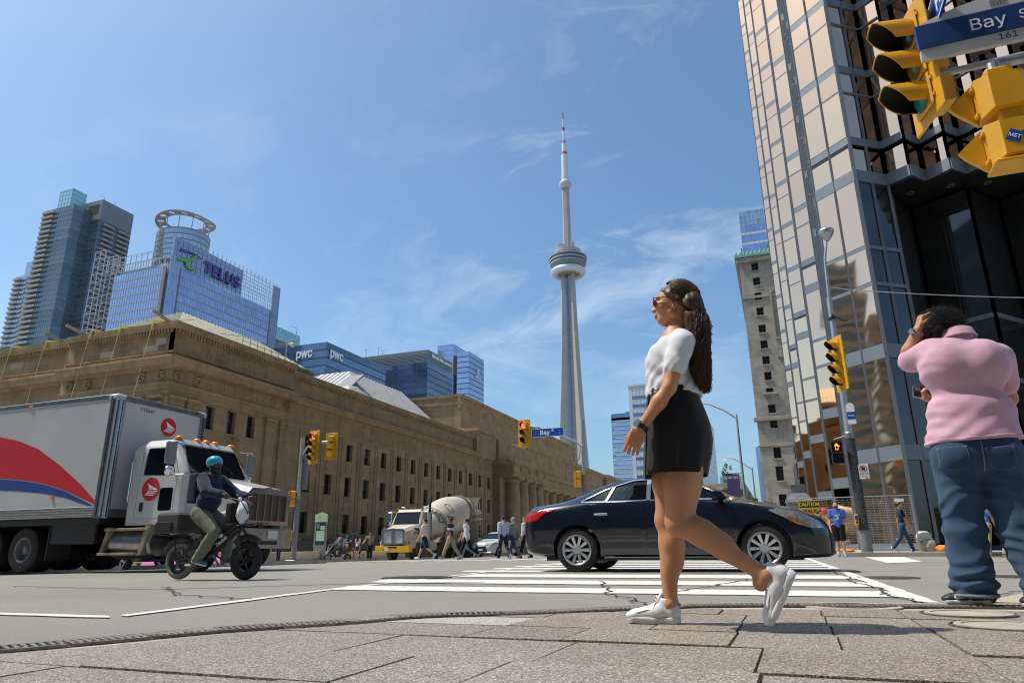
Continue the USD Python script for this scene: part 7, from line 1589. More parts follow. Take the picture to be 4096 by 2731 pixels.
def pose(H=1.75,lean=0.,lth=0.,lkn=0.,rth=0.,rkn=0.,lsh=0.,lel=10.,lab=8.,rsh=0.,rel=10.,rab=8.,head=(0,0,0),fem=False,seat=None,lft=None,rft=None,wide=.0):
    """joints by forward kinematics; angles in degrees, thigh and shoulder positive forwards"""
    s = H/1.75; r = math.radians; J = {}; th,sh = .435*s,.415*s; J['s'] = s
    def leg(a,k,y):
        a,k = r(a),r(k); kn = np.array([math.sin(a),0,-math.cos(a)])*th; an = kn+np.array([math.sin(a-k),0,-math.cos(a-k)])*sh; return kn,an
    lk,la = leg(lth,lkn,1); rk,ra = leg(rth,rkn,-1)
    def footlow(an,a,k,ft):
        fa = r(ft if ft is not None else (0 if a-k > -25 else (a-k+8))); toe = an+np.array([math.cos(fa)*.16,0,math.sin(fa)*.16-.055])*s; heel = an+np.array([-.06*math.cos(fa)+.0,0,-.06*math.sin(fa)-.07])*s; return min(toe[2],heel[2]),fa
    l0,lf = footlow(la,lth,lkn,lft); r0,rf = footlow(ra,rth,rkn,rft)
    hz = -min(l0,r0)+.012 if seat is None else seat; hip = np.array([0,0,hz]); yh = (.088 if not fem else .085)*s
    J['pelvis'] = hip; J['lhip'] = hip+[0,yh,0]; J['rhip'] = hip+[0,-yh,0]
    for d,k,a,fa in (('l',lk,la,lf),('r',rk,ra,rf)): J[d+'knee'] = J[d+'hip']+k+[0,(wide if d == 'l' else -wide),0]; J[d+'ankle'] = J[d+'hip']+a+[0,(wide if d == 'l' else -wide)*1.3,0]; J[d+'footdir'] = np.array([math.cos(fa),0.12 if d == 'l' else -.12,math.sin(fa)])
    L = r(lean); up_ = np.array([math.sin(L),0,math.cos(L)]); J['up'] = up_; fw = np.array([math.cos(L),0,-math.sin(L)]); J['waist'] = hip+up_*.20*s; J['chest'] = hip+up_*.40*s; J['neck'] = hip+up_*.555*s-fw*.01; sw = (.185 if not fem else .160)*s
    for d,sg,a,e,ab in (('l',1,lsh,lel,lab),('r',-1,rsh,rel,rab)):
        S = hip+up_*.505*s+np.array([0,sg*sw,0]); a_,e_,b_ = r(a),r(e),r(ab); ud = np.array([math.sin(a_)*math.cos(b_),sg*math.sin(b_),-math.cos(a_)*math.cos(b_)]); E_ = S+ud*.290*s; fd = np.array([math.sin(a_+e_),sg*math.sin(b_)*.4,-math.cos(a_+e_)]); fd /= np.linalg.norm(fd); J[d+'shoulder'] = S; J[d+'elbow'] = E_; J[d+'wrist'] = E_+fd*.255*s
    hy,hp,hr = head; J['head'] = J['neck']+up_*.055*s+fw*.012; c,s_ = math.cos(r(hy)),math.sin(r(hy)); J['headR'] = rotz(r(hy))@roty(r(hp)); J['H'] = H
    return J
def body_field(J,fem=False,fat=1.,skin_legs=True,belly=0.):
    s = J['s']; f = Field(.028*s); W = fat
    P,Wa,C,N = J['pelvis'],J['waist'],J['chest'],J['neck']; up_ = J['up']; ang = math.atan2(up_[0],up_[2]); R = roty(ang)
    fx = R@np.array([1.0,0,0])
    if fem: f.el(P+up_*.02*s-fx*.012,(.112*s*W,.158*s*W,.120*s),R).el(Wa+up_*.02*s,(.082*s*W,.112*s*W,.13*s),R,k=.06).el(C+up_*.0*s,(.092*s*W,.130*s,.135*s),R,k=.05)
    else: f.el(P+up_*.02*s,(.110*s*W,.152*s*W,.125*s),R).el(Wa+fx*(.01+belly*.5),((.102+belly)*s*W,.142*s*W,.15*s),R,k=.06).el(C+up_*.01*s,(.112*s*W,.168*s*W,.155*s),R,k=.05)
    f.rc(J['lshoulder']-[0,.055*s,-.02*s],J['rshoulder']+[0,.055*s,.02*s],.060*s,.060*s,k=.04)
    f.rc(C+up_*.06*s,N+up_*.05*s,.075*s,.050*s if not fem else .043*s,k=.05).rc(N-up_*.02*s,J['head']+J['headR']@np.array([-.012,0,.03]),.054*s if not fem else .046*s,.050*s if not fem else .043*s,k=.02)
    for d in 'lr':
        S,E_,Wr = J[d+'shoulder'],J[d+'elbow'],J[d+'wrist']; a = (1. if not fem else .84)*s*(1+.35*(W-1))
        f.rc(S,S+(E_-S)*.45,.056*a,.050*a,k=.03).rc(S+(E_-S)*.45,E_,.050*a,.040*a,k=.02).rc(E_,E_+(Wr-E_)*.35,.040*a,.043*a,k=.02).rc(E_+(Wr-E_)*.35,Wr,.043*a,.027*a,k=.02)
        h_,k_,n_ = J[d+'hip'],J[d+'knee'],J[d+'ankle']; b = (1. if not fem else 1.0)*s*W; u = (n_-k_)/np.linalg.norm(n_-k_); tt = (k_-h_)/np.linalg.norm(k_-h_); bk = np.cross([0,1.0,0],u); bk = bk if bk[0] < 0 else -bk
        f.rc(h_,h_+(k_-h_)*.4,.092*b,.082*b,k=.05).rc(h_+(k_-h_)*.4,k_,.082*b,.056*b,k=.03).rc(k_,k_+u*.11*s+bk*.016*s,.052*b,.058*b,k=.02).rc(k_+u*.11*s+bk*.016*s,k_+u*.25*s+bk*.005,.058*b,.042*b,k=.02).rc(k_+u*.25*s,n_,.042*b,.034*b,k=.02).rc(n_,n_+u*.04*s,.034*s,.036*s,k=.01)
    if fem:
        for sg in (-1,1): f.el(C+up_*-.0+fx*.085*s+np.array([0,sg*.062*s,0]),(.056*s,.060*s,.062*s),k=.04)
    return f
def shoes(p,J,m,sole='sole_white',h=.009,org=None):
    s = J['s']
    for d in 'lr':
        a = J[d+'ankle']; fd = J[d+'footdir']/np.linalg.norm(J[d+'footdir']); ud = np.cross(fd,np.cross([0,0,1.0],fd)); ud /= np.linalg.norm(ud); ud = ud if ud[2] > 0 or abs(ud[2]) < .3 else -ud
        base = a-ud*.052*s; f = Field(.02)
        f.rc(base-fd*.045*s+ud*.022*s,base+fd*.03*s+ud*.02*s,.040*s,.042*s).rc(base+fd*.03*s+ud*.018*s,base+fd*.155*s+ud*.002*s,.042*s,.033*s).rc(base-fd*.03*s+ud*.03*s,a+ud*.012*s,.040*s,.041*s).rc(base+fd*.03*s+ud*.03*s,a+fd*.02*s,.036*s,.036*s)
        pl = base-ud*.012*s
        q = part(p,'shoe',f.mesh(h,clip=lambda P: (pl-P)@ud),m,smooth=True,org=org)
        g = Field(.02); g.rc(base-fd*.05*s,base+fd*.03*s,.043*s,.045*s).rc(base+fd*.03*s,base+fd*.16*s,.045*s,.036*s)
        part(q,'sole',g.mesh(h,clip=lambda P: np.maximum((P-pl)@ud-.002,(pl-ud*.022*s-P)@ud)),sole,smooth=30,org=org)
def figure(label,loc,yaw,J,skin_,top,bottom,shoe='shoe_grey',hair=('short','hair_black'),fem=False,fat=1.,h=.014,top_kind='tee',bottom_kind='trousers',beard=False,belly=0.,fit=.012,hand='relaxed',group=None,hem=None,extra=None,sole='sole_white'):
    s = J['s']; p = thing('person',label,'person',loc,yaw,group)
    f = body_field(J,fem,fat,belly=belly); M = MB(); b = man(f.mesh(h))
    hd = head_t(('h',fem,beard),fem=fem,beard=beard,h=.007); hm = (hd[0]*s@J['headR'].T+J['head'],hd[1]); b = b+man(hm)
    for d in 'lr':
        kd = J.get(d+'hand',hand); mesh = hand_t(kd,curl={'relaxed': .38,'grip': 1.1,'open': .12}[kd],thumb=.45 if kd != 'grip' else .9,h=.006)
        b = b+man(place_hand(J,d,kd,mesh,s))
    part(p,'body',unman(b),skin_,smooth=60)
    P,up_ = J['pelvis'],J['up']; fx = np.array([up_[2],0,-up_[0]])
    # top
    if top:
        g = Field(.03*s); bf = body_field(J,fem,fat,belly=belly)
        drop = {'tee': .62,'long': 9,'polo': .6,'blazer': 9,'tank': -.1,'rolled': 1.35,'dress': -.1}[top_kind]
        bf.p = bf.p[:4]+([q for q in bf.p if q[0] == 'el'][3:] if fem else [])
        hemz = P[2]-(.02 if hem is None else hem)*s
        g.p = list(bf.p[:])
        if top_kind != 'tank' or True:
            for d in 'lr':
                S,E_,Wr = J[d+'shoulder'],J[d+'elbow'],J[d+'wrist']; a = (1. if not fem else .84)*s*(1+.35*(fat-1)); ex = .008
                if drop > 0: g.rc(S,S+(E_-S)*min(drop,1),.058*a+ex,.052*a+ex,k=.03)
                if drop > 1: g.rc(E_,E_+(Wr-E_)*min(drop-1,.93),.046*a+ex,(.034 if drop > 2 else .045)*a+ex,k=.02)
        g.rc(P+up_*.10*s,P-up_*.06*s,.02,.02);
        nk = J['neck']+up_*.035*s
        wr = lambda Q: .010*s*npz(Q,(14,14,5),3)+.012*s*npz(Q,(5,5,9),4)
        part(p,{'blazer': 'jacket','dress': 'dress_top'}.get(top_kind,'shirt'),g.mesh(h,off=fit*s+(.012 if top_kind == 'blazer' else 0),post=wr,clip=lambda Q: np.maximum(np.maximum((hemz-Q[...,2]),(Q-nk)@up_),-(np.linalg.norm((Q-nk-fx*.01)*np.array([1,1,.6]),axis=-1)-.058*s))),top,smooth=True)
        if top_kind in ('polo','long','rolled','blazer'):
            v,ff = lathe([(.060*s,-.03*s),(.068*s,-.02*s),(.062*s,.022*s),(.054*s,.020*s),(.056*s,-.02*s)],20); R = roty(math.atan2(up_[0],up_[2])); part(p,'collar',((v*np.array([1.05,1,1]))@R.T+J['neck']+up_*.03*s,ff),top if top_kind != 'blazer' else 'white_cotton',smooth=True)
    # bottom
    g = Field(.03*s); lo = {'trousers': 9,'shorts': .82,'skirt': 0,'longskirt': 0,'dress': 0}[bottom_kind]
    if lo:
        g.p = body_field(J,fem,fat).p[:1]
        for d in 'lr':
            h_,k_,n_ = J[d+'hip'],J[d+'knee'],J[d+'ankle']; b_ = s*fat; e = .010*s if lo > 1 else .022*s
            g.rc(h_,h_+(k_-h_)*min(lo,1),.095*b_+e,(.060 if lo > 1 else .074)*b_+e,k=.035)
            if lo > 1: g.rc(k_,k_+(n_-k_)*.55,.060*b_+e,.056*b_+e,k=.02).rc(k_+(n_-k_)*.55,n_+(n_-k_)*.06,.056*b_+e,.050*b_+e,k=.02)
        wz = P[2]+.13*s
        part(p,'trousers' if lo > 1 else 'shorts',g.mesh(h,off=.004,post=lambda Q: .012*s*npz(Q,(16,16,7),5),clip=lambda Q: Q[...,2]-wz),bottom,smooth=True)
    else:
        L = {'skirt': .42,'longskirt': .78,'dress': .86}[bottom_kind]*s; wz = P[2]+.14*s
        pr = [(.10,wz),(.15*s,P[2]+.06*s),(.175*s,P[2]-.03*s),(.20*s,P[2]-.25*s),(.24*s,P[2]-L),(.235*s,P[2]-L),(.19*s,P[2]-.25*s),(.10*s,P[2]+.05*s)]
        v,ff = lathe(pr,40); a = np.arctan2(v[:,1],v[:,0]); dz = np.clip((P[2]-v[:,2])/L,0,1); k_ = 1+.07*dz*np.sin(a*9); v[:,0] *= .85*k_; v[:,1] *= 1.05*k_; v[:,0] += dz*.5*(J['lankle'][0]+J['rankle'][0])*.5
        part(p,'skirt' if bottom_kind != 'dress' else 'dress_skirt',(v+np.array([P[0],P[1],0]),ff),bottom,smooth=40)
    shoes(p,J,shoe,sole,h=max(.008,h*.8))
    # hair and headgear in the head frame
    def hp_(mesh): return (mesh[0]*s@J['headR'].T+J['head'],mesh[1])
    kind,hm_ = hair
    key = ('hair',kind)
    if key not in _HT:
        f = Field(.02); cl = None
        if kind in ('short','cap','bun','long','hat','messy'): f.el((-.018,0,.135),(.104,.084,.098)).rc((-.07,0,.07),(-.06,0,.04),.05,.045)
        if kind == 'short': cl = lambda P: np.maximum(.06-P[...,2]+np.maximum(P[...,0]+.02,0)*1.2,P[...,0]-.062-(P[...,2]-.15)*.5)
        if kind in ('messy',): cl = lambda P: np.maximum(.055-P[...,2]+np.maximum(P[...,0]+.02,0)*1.1,P[...,0]-.07-(P[...,2]-.15)*.5); f.el((.02,.01,.21),(.06,.06,.03)).el((-.05,.03,.2),(.05,.04,.04))
        if kind == 'bun': f.el((-.10,0,.19),(.045,.045,.04)); cl = lambda P: np.maximum(.05-P[...,2]+np.maximum(P[...,0]+.02,0)*1.5,P[...,0]-.055-(P[...,2]-.15)*.5)
        if kind == 'long': f.chain([(-.06,.045,.12),(-.085,.05,-.02),(-.09,.045,-.16),(-.08,.03,-.27)],[.05,.055,.048,.02]).chain([(-.06,-.045,.12),(-.085,-.05,-.02),(-.09,-.045,-.16),(-.08,-.03,-.27)],[.05,.055,.048,.02]); cl = lambda P: np.where(P[...,2] > .02,P[...,0]-.055-(P[...,2]-.15)*.6+np.maximum(.1-P[...,2],0)*.9,P[...,0]-.0)
        if kind in ('cap','hat'): cl = lambda P: np.maximum(.125-P[...,2],-1)
        if kind == 'helmet': f.el((-.012,0,.150),(.128,.104,.098)); f.el((.09,0,.09),(.09,.075,.045),op='s',k=.01); cl = lambda P: .075-P[...,2]+np.maximum(P[...,0],0)*.35
        wv = (lambda P: .010*npz(P,(55,55,30),6)) if kind not in ('cap','hat','helmet') else None
        m = f.mesh(.008,clip=cl,post=wv)
        if kind == 'cap': m = MB().add(*m).add(hull([(.06,y,.14) for y in (-.07,.07)]+[(.06,y,.15) for y in (-.07,.07)]+[(.16,y,.125) for y in (-.045,.045)]+[(.17,0,.125),(.16,0,.133)])).get()
        if kind == 'hat': m = MB().add(*m).add(*[(lambda v,f: (v*np.array([1,.9,1])+np.array([-.01,0,.135]),f))(*lathe([(.09,.01),(.155,-.012),(.155,-.006),(.09,.02)],28))]).get()
        _HT[key] = m
    if kind != 'bald':
        nm = {'cap': 'cap','hat': 'hat','helmet': 'helmet'}.get(kind,'hair'); part(p,nm,hp_(_HT[key]),hm_,smooth=True)
        if kind in ('cap','hat','helmet'):
            if ('hair','short') in _HT and kind != 'helmet': part(p,'hair',hp_((_HT[('hair','short')][0]*np.array([.97,.97,.97]),_HT[('hair','short')][1])),'hair_black',smooth=True)
    if beard:
        if 'beard' not in _HT:
            f = Field(.02); f.rc((.045,-.045,.04),(.085,0,.018),.03,.030).rc((.045,.045,.04),(.085,0,.018),.03,.030).rc((.01,.062,.08),(.045,.045,.035),.018,.028).rc((.01,-.062,.08),(.045,-.045,.035),.018,.028).rc((.098,-.022,.056),(.098,.022,.056),.007,.007)
            f.rc((.108,-.018,.043),(.108,.018,.043),.009,.009,op='s',k=.004); _HT['beard'] = f.mesh(.006,post=lambda P: .006*npz(P,(90,90,90),8),clip=lambda P: P[...,2]-.095)
        part(p,'beard',hp_(_HT['beard']),hair[1] if hair[0] in ('short','messy') else 'hair_black',smooth=True)
    if extra: extra(p,J)
    return p
def W_(stride,kn=18,**k):
    """a walking pose: left leg forward for positive stride"""
    if stride > 0: return pose(lth=stride,lkn=4,rth=-stride*.8,rkn=kn,lft=12,lsh=-stride*.7,rsh=stride*.8,**k)
    t = -stride; return pose(rth=t,rkn=4,lth=-t*.8,lkn=kn,rft=12,rsh=-t*.7,lsh=t*.8,**k)
# ---------------------------------------------------------------- people in the middle and far distance
def tag_logo(p,J,m,dx): pass
def bp(p,J,m='black_cloth'):
    s = J['s']; C = J['chest']; part(p,'backpack',Field(.03).bx(C+np.array([-.20,0,-.02])*s,np.array([.06,.13,.19])*s,.03).bx(C+np.array([-.27,0,-.08])*s,np.array([.03,.10,.09])*s,.02).mesh(.015),m,smooth=True)
    part(p,'strap',MB().tube([C+np.array([-.12,.10,.18])*s,C+np.array([.03,.12,.20])*s,C+np.array([.13,.11,.05])*s,C+np.array([.02,.15,-.14])*s],.018,6).tube([C+np.array([-.12,-.10,.18])*s,C+np.array([.03,-.12,.20])*s,C+np.array([.13,-.11,.05])*s,C+np.array([.02,-.15,-.14])*s],.018,6),m)
WEST_,EAST_,AWAY,TOWARD = PI,0.,PI/2,-PI/2
g_ = lambda x,o=0.: gz(x)+o
# the four walkers before the mixer
def tee_print(p,J):
    C = J['chest']; M = MB()
    for k,(y,z,w) in enumerate(((0,.10,.20),(0,.03,.05),(0,-.02,.12),(0,-.10,.16))): M.box(-.162,y-w/2,C[2]+z-.012,-.157,y+w/2,C[2]+z+.012)
    part(p,'back_print',M,'charcoal')
figure('man in an oversized cream tee and navy shorts striding left before the mixer',(-14.72,27.9,g_(-14.72)),WEST_+.25,W_(-22,kn=34,H=1.78,lean=2),'skin_light','cream_cotton','navy_cloth','white_leather',('short','hair_black'),bottom_kind='shorts',fit=.03,hem=.14,extra=tee_print)
def stripe(p,J):
    g = Field(.03); bf = body_field(J); g.p = bf.p[:4]; z = J['chest'][2]-.055
    for d in 'lr': S,E_ = J[d+'shoulder'],J[d+'elbow']; g.rc(S,S+(E_-S)*.62,.066,.06,k=.03)
    part(p,'chest_stripe',g.mesh(.013,off=.018,post=lambda Q: .010*npz(Q,(14,14,5),3)+.012*npz(Q,(5,5,9),4),clip=lambda Q: np.abs(Q[...,2]-z)-.045),'white_cotton',smooth=True)
    part(p,'cap_brim',MB().add(hull([(J['head']+J['headR']@np.array(q)) for q in ((-.09,-.06,.15),(-.09,.06,.15),(-.18,-.04,.12),(-.18,.04,.12),(-.09,0,.16))])),'grey_green')
figure('man in a navy tee with a white chest stripe and khaki trousers, striding left',(-13.55,28.1,g_(-13.55)),WEST_,W_(25,kn=16,H=1.80,lean=3),'skin_brown','navy_cloth','khaki','white_leather',('short','hair_black'),hem=.10,extra=stripe)
figure('man in a white long sleeved shirt and black trousers following the striped tee',(-13.10,28.8,g_(-13.1)),WEST_+.1,W_(24,kn=40,H=1.76,lean=4),'skin_light','white_cotton','black_cloth','shoe_grey',('short','hair_black'),top_kind='long',hem=.14,fit=.02)
figure('person in a dark tee and pale jeans half hidden behind the white shirted walker',(-13.45,29.5,g_(-13.4)),WEST_,W_(-20,kn=45,H=1.72,lean=3),'skin_light','charcoal','jeans_light','white_leather',('short','hair_brown'))
# three office men behind the sedan
def bagx(p,J): w = J['rwrist']; part(p,'paper_bag',MB().cbox(w[0]-.10,w[1]-.05,w[2]-.38,w[0]+.10,w[1]+.05,w[2]-.12,.01),'white_cotton')
figure('man in a pale shirt with rolled sleeves and navy trousers, left of two colleagues',(-11.32,28.7,g_(-11.3)),WEST_-.75,W_(22,kn=30,H=1.83),'skin_tan','pale_blue','navy_cloth','shoe_dark',('short','hair_black'),top_kind='rolled',hem=.0,extra=None)
figure('man in a grey blazer and jeans walking left between two white shirted colleagues',(-11.25,29.7,g_(-11.2)),WEST_-.25,W_(-20,kn=28,H=1.78),'skin_light','grey_cloth','denim_dark','shoe_brown',('short','hair_grey'),top_kind='blazer',hem=.16,extra=bagx)
figure('curly ginger haired man in a white shirt turning back, right behind the sedan boot',(-10.75,29.9,g_(-10.7)),WEST_-.1,pose(H=1.78,lth=14,rth=-10,rkn=14,head=(10,0,0)),'skin_light','white_cotton','black_cloth','shoe_dark',('messy','hair_ginger'),top_kind='long',hem=.0)
# right-hand pavement
def blue_print(p,J):
    C = J['chest']; M = MB(); M.add(prism([(-.10,-.02),(-.05,.03),(.02,.02),(.10,.05),(.08,-.02),(.04,-.03),(.06,-.12),(.02,-.15),(-.06,-.16),(-.07,-.12),(-.01,-.11),(-.02,-.04)],0,.004)); v,f = M.get()
    nb = lambda v: (np.stack([np.full(len(v),0.)+.142+v[:,2]-.35*(v[:,0]**2),v[:,0],C[2]-.02+v[:,1]],1))
    part(p,'shirt_print',(nb(v),f),'pale_blue')
    M = MB()
    for k in range(6): M.add(boxm(.138,-.09+k*.032,C[2]+.06,.1465,-.07+k*.032,C[2]+.085))
    part(p,'shirt_lettering',M,'red_cloth')
    for d in 'lr':
        a = J[d+'ankle']; part(p,'sock',tubem([a+[0,0,.10],a+[0,0,-.02]],.045,10),'white_cotton')
figure('bearded man in a blue printed tee and black shorts facing us by the pole',(1.80,26.3,.0),TOWARD-.06,pose(H=1.80,lth=3,rth=-2,lab=9,rab=9,lel=16,rel=16,head=(2,2,0)),'skin_light','blue_tee','black_cloth','shoe_grey',('short','hair_black'),beard=True,bottom_kind='shorts',h=.011,hem=.02,fit=.016,extra=blue_print)
figure('man in a navy polo and slim blue jeans walking right past the wire fence',(4.02,28.6,.13),EAST_+.05,W_(20,kn=22,H=1.73,lean=3,head=(-30,0,0)),'skin_tan','navy_cloth','denim','white_leather',('short','hair_black'),top_kind='polo',h=.011,hem=.04)
def cane(p,J): w = J['lwrist']; part(p,'cane',tubem([w+[.05,0,.0],w+[-.28,0,-.62]],.012,6),'grey_metal')
figure('man in a navy cap, sky blue shirt and tan trousers seen between the jeans',(6.10,26.6,.02),EAST_+.9,W_(14,kn=20,H=1.75),'skin_light','sky_shirt','tan_trousers','white_leather',('cap','navy_cloth'),top_kind='tee',hem=.05,fit=.02)
figure('person in a mint quilted jacket with a cane seen between the jeans',(6.10,24.7,.02),EAST_+.5,pose(H=1.62,lth=10,rth=-8,rkn=10,lsh=25,lel=35,rsh=5,rel=15,lean=6),'skin_light','mint','khaki','shoe_brown',('short','hair_grey'),top_kind='long',fit=.04,hem=.06,extra=cane)
figure('woman in a long cream dress standing by the dark lobby glass',(6.75,31.6,.13),AWAY+1.0,pose(H=1.66,fem=True,lsh=25,lel=70,rsh=20,rel=60,head=(0,10,0)),'skin_tan','cream_dress','cream_dress','shoe_brown',('long','hair_brown'),fem=True,top_kind='dress',bottom_kind='dress')
figure('woman with tied hair reaching out in front of the caution sign',(1.12,27.6,.0),EAST_-.3,pose(H=1.66,fem=True,lean=24,lsh=75,lel=12,lab=10,rsh=40,rel=40,head=(0,5,0),lth=6,rth=-8),'skin_light','black_cloth','charcoal','shoe_grey',('bun','hair_brown'),fem=True,top_kind='tank')
# station side
o = .12
figure('rider-less figure' if False else 'man with grey cap and backpack bending forward left of the map pylon',(-32.2,41.6,g_(-32.2)+.55),WEST_-1.0,pose(H=1.72,lean=38,lth=20,lkn=10,rth=-5,rkn=15,lsh=40,rsh=40,rel=40,lel=40),'skin_light','grey_green','charcoal','shoe_dark',('cap','cream_cotton'),bottom_kind='shorts',h=.018,extra=lambda p,J: bp(p,J,'grey_green'))
figure('person in a white top and navy trousers at the foot of the corner pole',(-27.6,34.2,g_(-27.6)+o),TOWARD,pose(H=1.60,fem=True,lth=5),'skin_light','white_cotton','navy_cloth','shoe_dark',('long','hair_brown'),fem=True,top_kind='long',h=.018)
def hbag(p,J): part(p,'shoulder_bag',Field(.03).bx(J['pelvis']+np.array([-.05,.20,.02]),(.07,.03,.09),.03).mesh(.018),'black_cloth',smooth=True)
figure('woman in white with a black shoulder bag left of the map pylon',(-32.6,44.3,g_(-32.6)+o),EAST_+.6,W_(10,H=1.66,fem=True),'skin_tan','white_cotton','black_cloth','shoe_dark',('long','hair_brown'),fem=True,top_kind='long',h=.018,extra=hbag)
figure('woman with long dark hair in a dark top right of the map pylon',(-31.2,43.8,g_(-31.2)+o),AWAY+.4,pose(H=1.60,fem=True,lth=4),'skin_tan','black_cloth','black_cloth','shoe_dark',('long','hair_brown'),fem=True,h=.018)
tz = TZ+.85-.12
figure('man in a red top and brown sun hat standing behind the terrace wall',(-36.7,53.5,TZ+.55),TOWARD+.8,pose(H=1.75,lab=10,rab=10),'skin_dark','red_cloth','charcoal','shoe_dark',('hat','shoe_brown'),top_kind='long',h=.018)
figure('man in a white checked shirt and cap with folded arms above the terrace wall',(-36.7,55.6,TZ+.70),TOWARD+.5,pose(H=1.78,lsh=25,lel=95,rsh=25,rel=95,lab=0,rab=0),'skin_dark','plaid_white','navy_cloth','white_leather',('cap','grey_cloth'),top_kind='tee',h=.018,fit=.025)
figure('white haired man in a white shirt behind the scooter rider',(-31.6,47.0,g_(-31.6)+o),AWAY+.3,W_(8,H=1.76),'skin_light','white_cotton','charcoal','shoe_dark',('short','hair_grey'),top_kind='long',h=.018)
figure('woman in a white blouse and pale wide jeans walking away behind the scooter',(-31.0,46.4,g_(-31)+o),AWAY+.2,W_(13,H=1.65,fem=True,kn=25),'skin_light','white_cotton','jeans_light','white_leather',('long','hair_black'),fem=True,top_kind='rolled',h=.018)
figure('woman in a white blouse and long blue skirt walking away left of the parked bicycle',(-29.6,45.5,g_(-29.6)+o),AWAY+.1,W_(-13,H=1.68,fem=True,kn=25),'skin_light','white_cotton','skirt_blue','shoe_grey',('long','hair_black'),fem=True,top_kind='tee',bottom_kind='longskirt',h=.018)
def phone_(p,J): w = J['lwrist']; part(p,'phone',cboxm(w[0]+.02,w[1]-.04,w[2]+.02,w[0]+.04,w[1]+.04,w[2]+.16,.008),'trim_black')
figure('man in a grey short sleeved shirt looking at his phone beside the orange hire bicycle',(-24.4,38.9,g_(-24.4)),TOWARD+.2,pose(H=1.74,lsh=25,lel=85,rsh=35,rel=20,rab=20,head=(10,22,0)),'skin_tan','grey_cloth','black_cloth','white_leather',('short','hair_black'),top_kind='tee',h=.016,fit=.02,extra=phone_)
# ---- bicycles, scooter
def bike_wheel(p,c,R,tr,m_t='rubber',m_r='black_metal',spokes=16,rim_w=.02,name='wheel',thick_spokes=False,sw=None):
    t = [(R-tr+tr*math.cos(a),tr*math.sin(a)) for a in np.linspace(0,2*PI,13)]; v,f = lathe(t,44); put = lambda q: (q[0][:,[0,2,1]]+np.asarray(c),q[1][:,::-1])
    w = part(p,name,put((v,f)),m_t,smooth=True); rr = R-2*tr+.004
    M = MB().add(lathe([(rr+.01,-rim_w),(rr+.012,rim_w),(rr-.018,rim_w*.8),(rr-.018,-rim_w*.8),(rr+.01,-rim_w)],40)).add(lathe([(.001,-.05),(.028,-.05),(.028,.05),(.001,.05)],14))
    for k in range(spokes):
        a = 2*PI*k/spokes; d = np.array([math.cos(a),math.sin(a),0]); z = .03*(1 if k % 2 else -1)
        M.tube([d*.02+[0,0,z],d*(rr-.01)],.0022 if not thick_spokes else .016,5)
    part(w,'rim',put(M.get()),m_r,smooth=30); return w
pm('grey_tyre',(.20,.215,.205),rough=.9,var=.2,scale=12.); pm('hire_orange',(.70,.16,.02),rough=.4)
# hire bicycle
BZ = gz(-23.9)
p = thing('bicycle','orange and black hire bicycle with a black front box beside the mixer','bicycle',(-24.5,37.6,BZ),1.25+PI)
bike_wheel(p,(.52,0,.34),.34,.02,spokes=14); bike_wheel(p,(-.52,0,.34),.34,.02,spokes=14)
part(p,'frame',MB().tube([(.38,0,.78),(.52,0,.34)],.02,6).tube([(.36,0,.80),(-.1,0,.32)],.035,8).tube([(-.1,0,.32),(-.2,0,.85)],.02,6).tube([(-.1,0,.32),(-.52,0,.34)],.018,6).tube([(-.17,0,.7),(-.52,0,.34)],.014,6),'hire_orange'); part(p,'mudguard',MB().tube([(-.52+.38*math.cos(a),0,.34+.38*math.sin(a)) for a in np.linspace(.2,2.9,10)],.03,6),'black_plastic')
part(p,'handlebar',MB().tube([(.38,0,.78),(.34,0,1.05),(.36,.15,1.08),(.26,.29,1.08)],.014,6).tube([(.34,0,1.05),(.36,-.15,1.08),(.26,-.29,1.08)],.014,6),'black_metal'); part(p,'saddle',Field(.02).rc((-.30,0,.93),(-.08,0,.93),.07,.03,sq=(1,1,1.5)).mesh(.014),'black_plastic',smooth=True); part(p,'front_box',cboxm(.42,-.17,.80,.75,.17,1.12,.04),'black_plastic'); part(p,'front_badge',cboxm(.755,-.12,.84,.765,.12,1.0,.01),'hire_orange'); part(p,'crank',MB().tube([(-.1,-.12,.32),(-.1,.12,.32)],.05,10).tube([(-.1,.12,.32),(-.02,.14,.18)],.012,5).tube([(-.1,-.12,.32),(-.18,-.14,.46)],.012,5),'grey_metal')
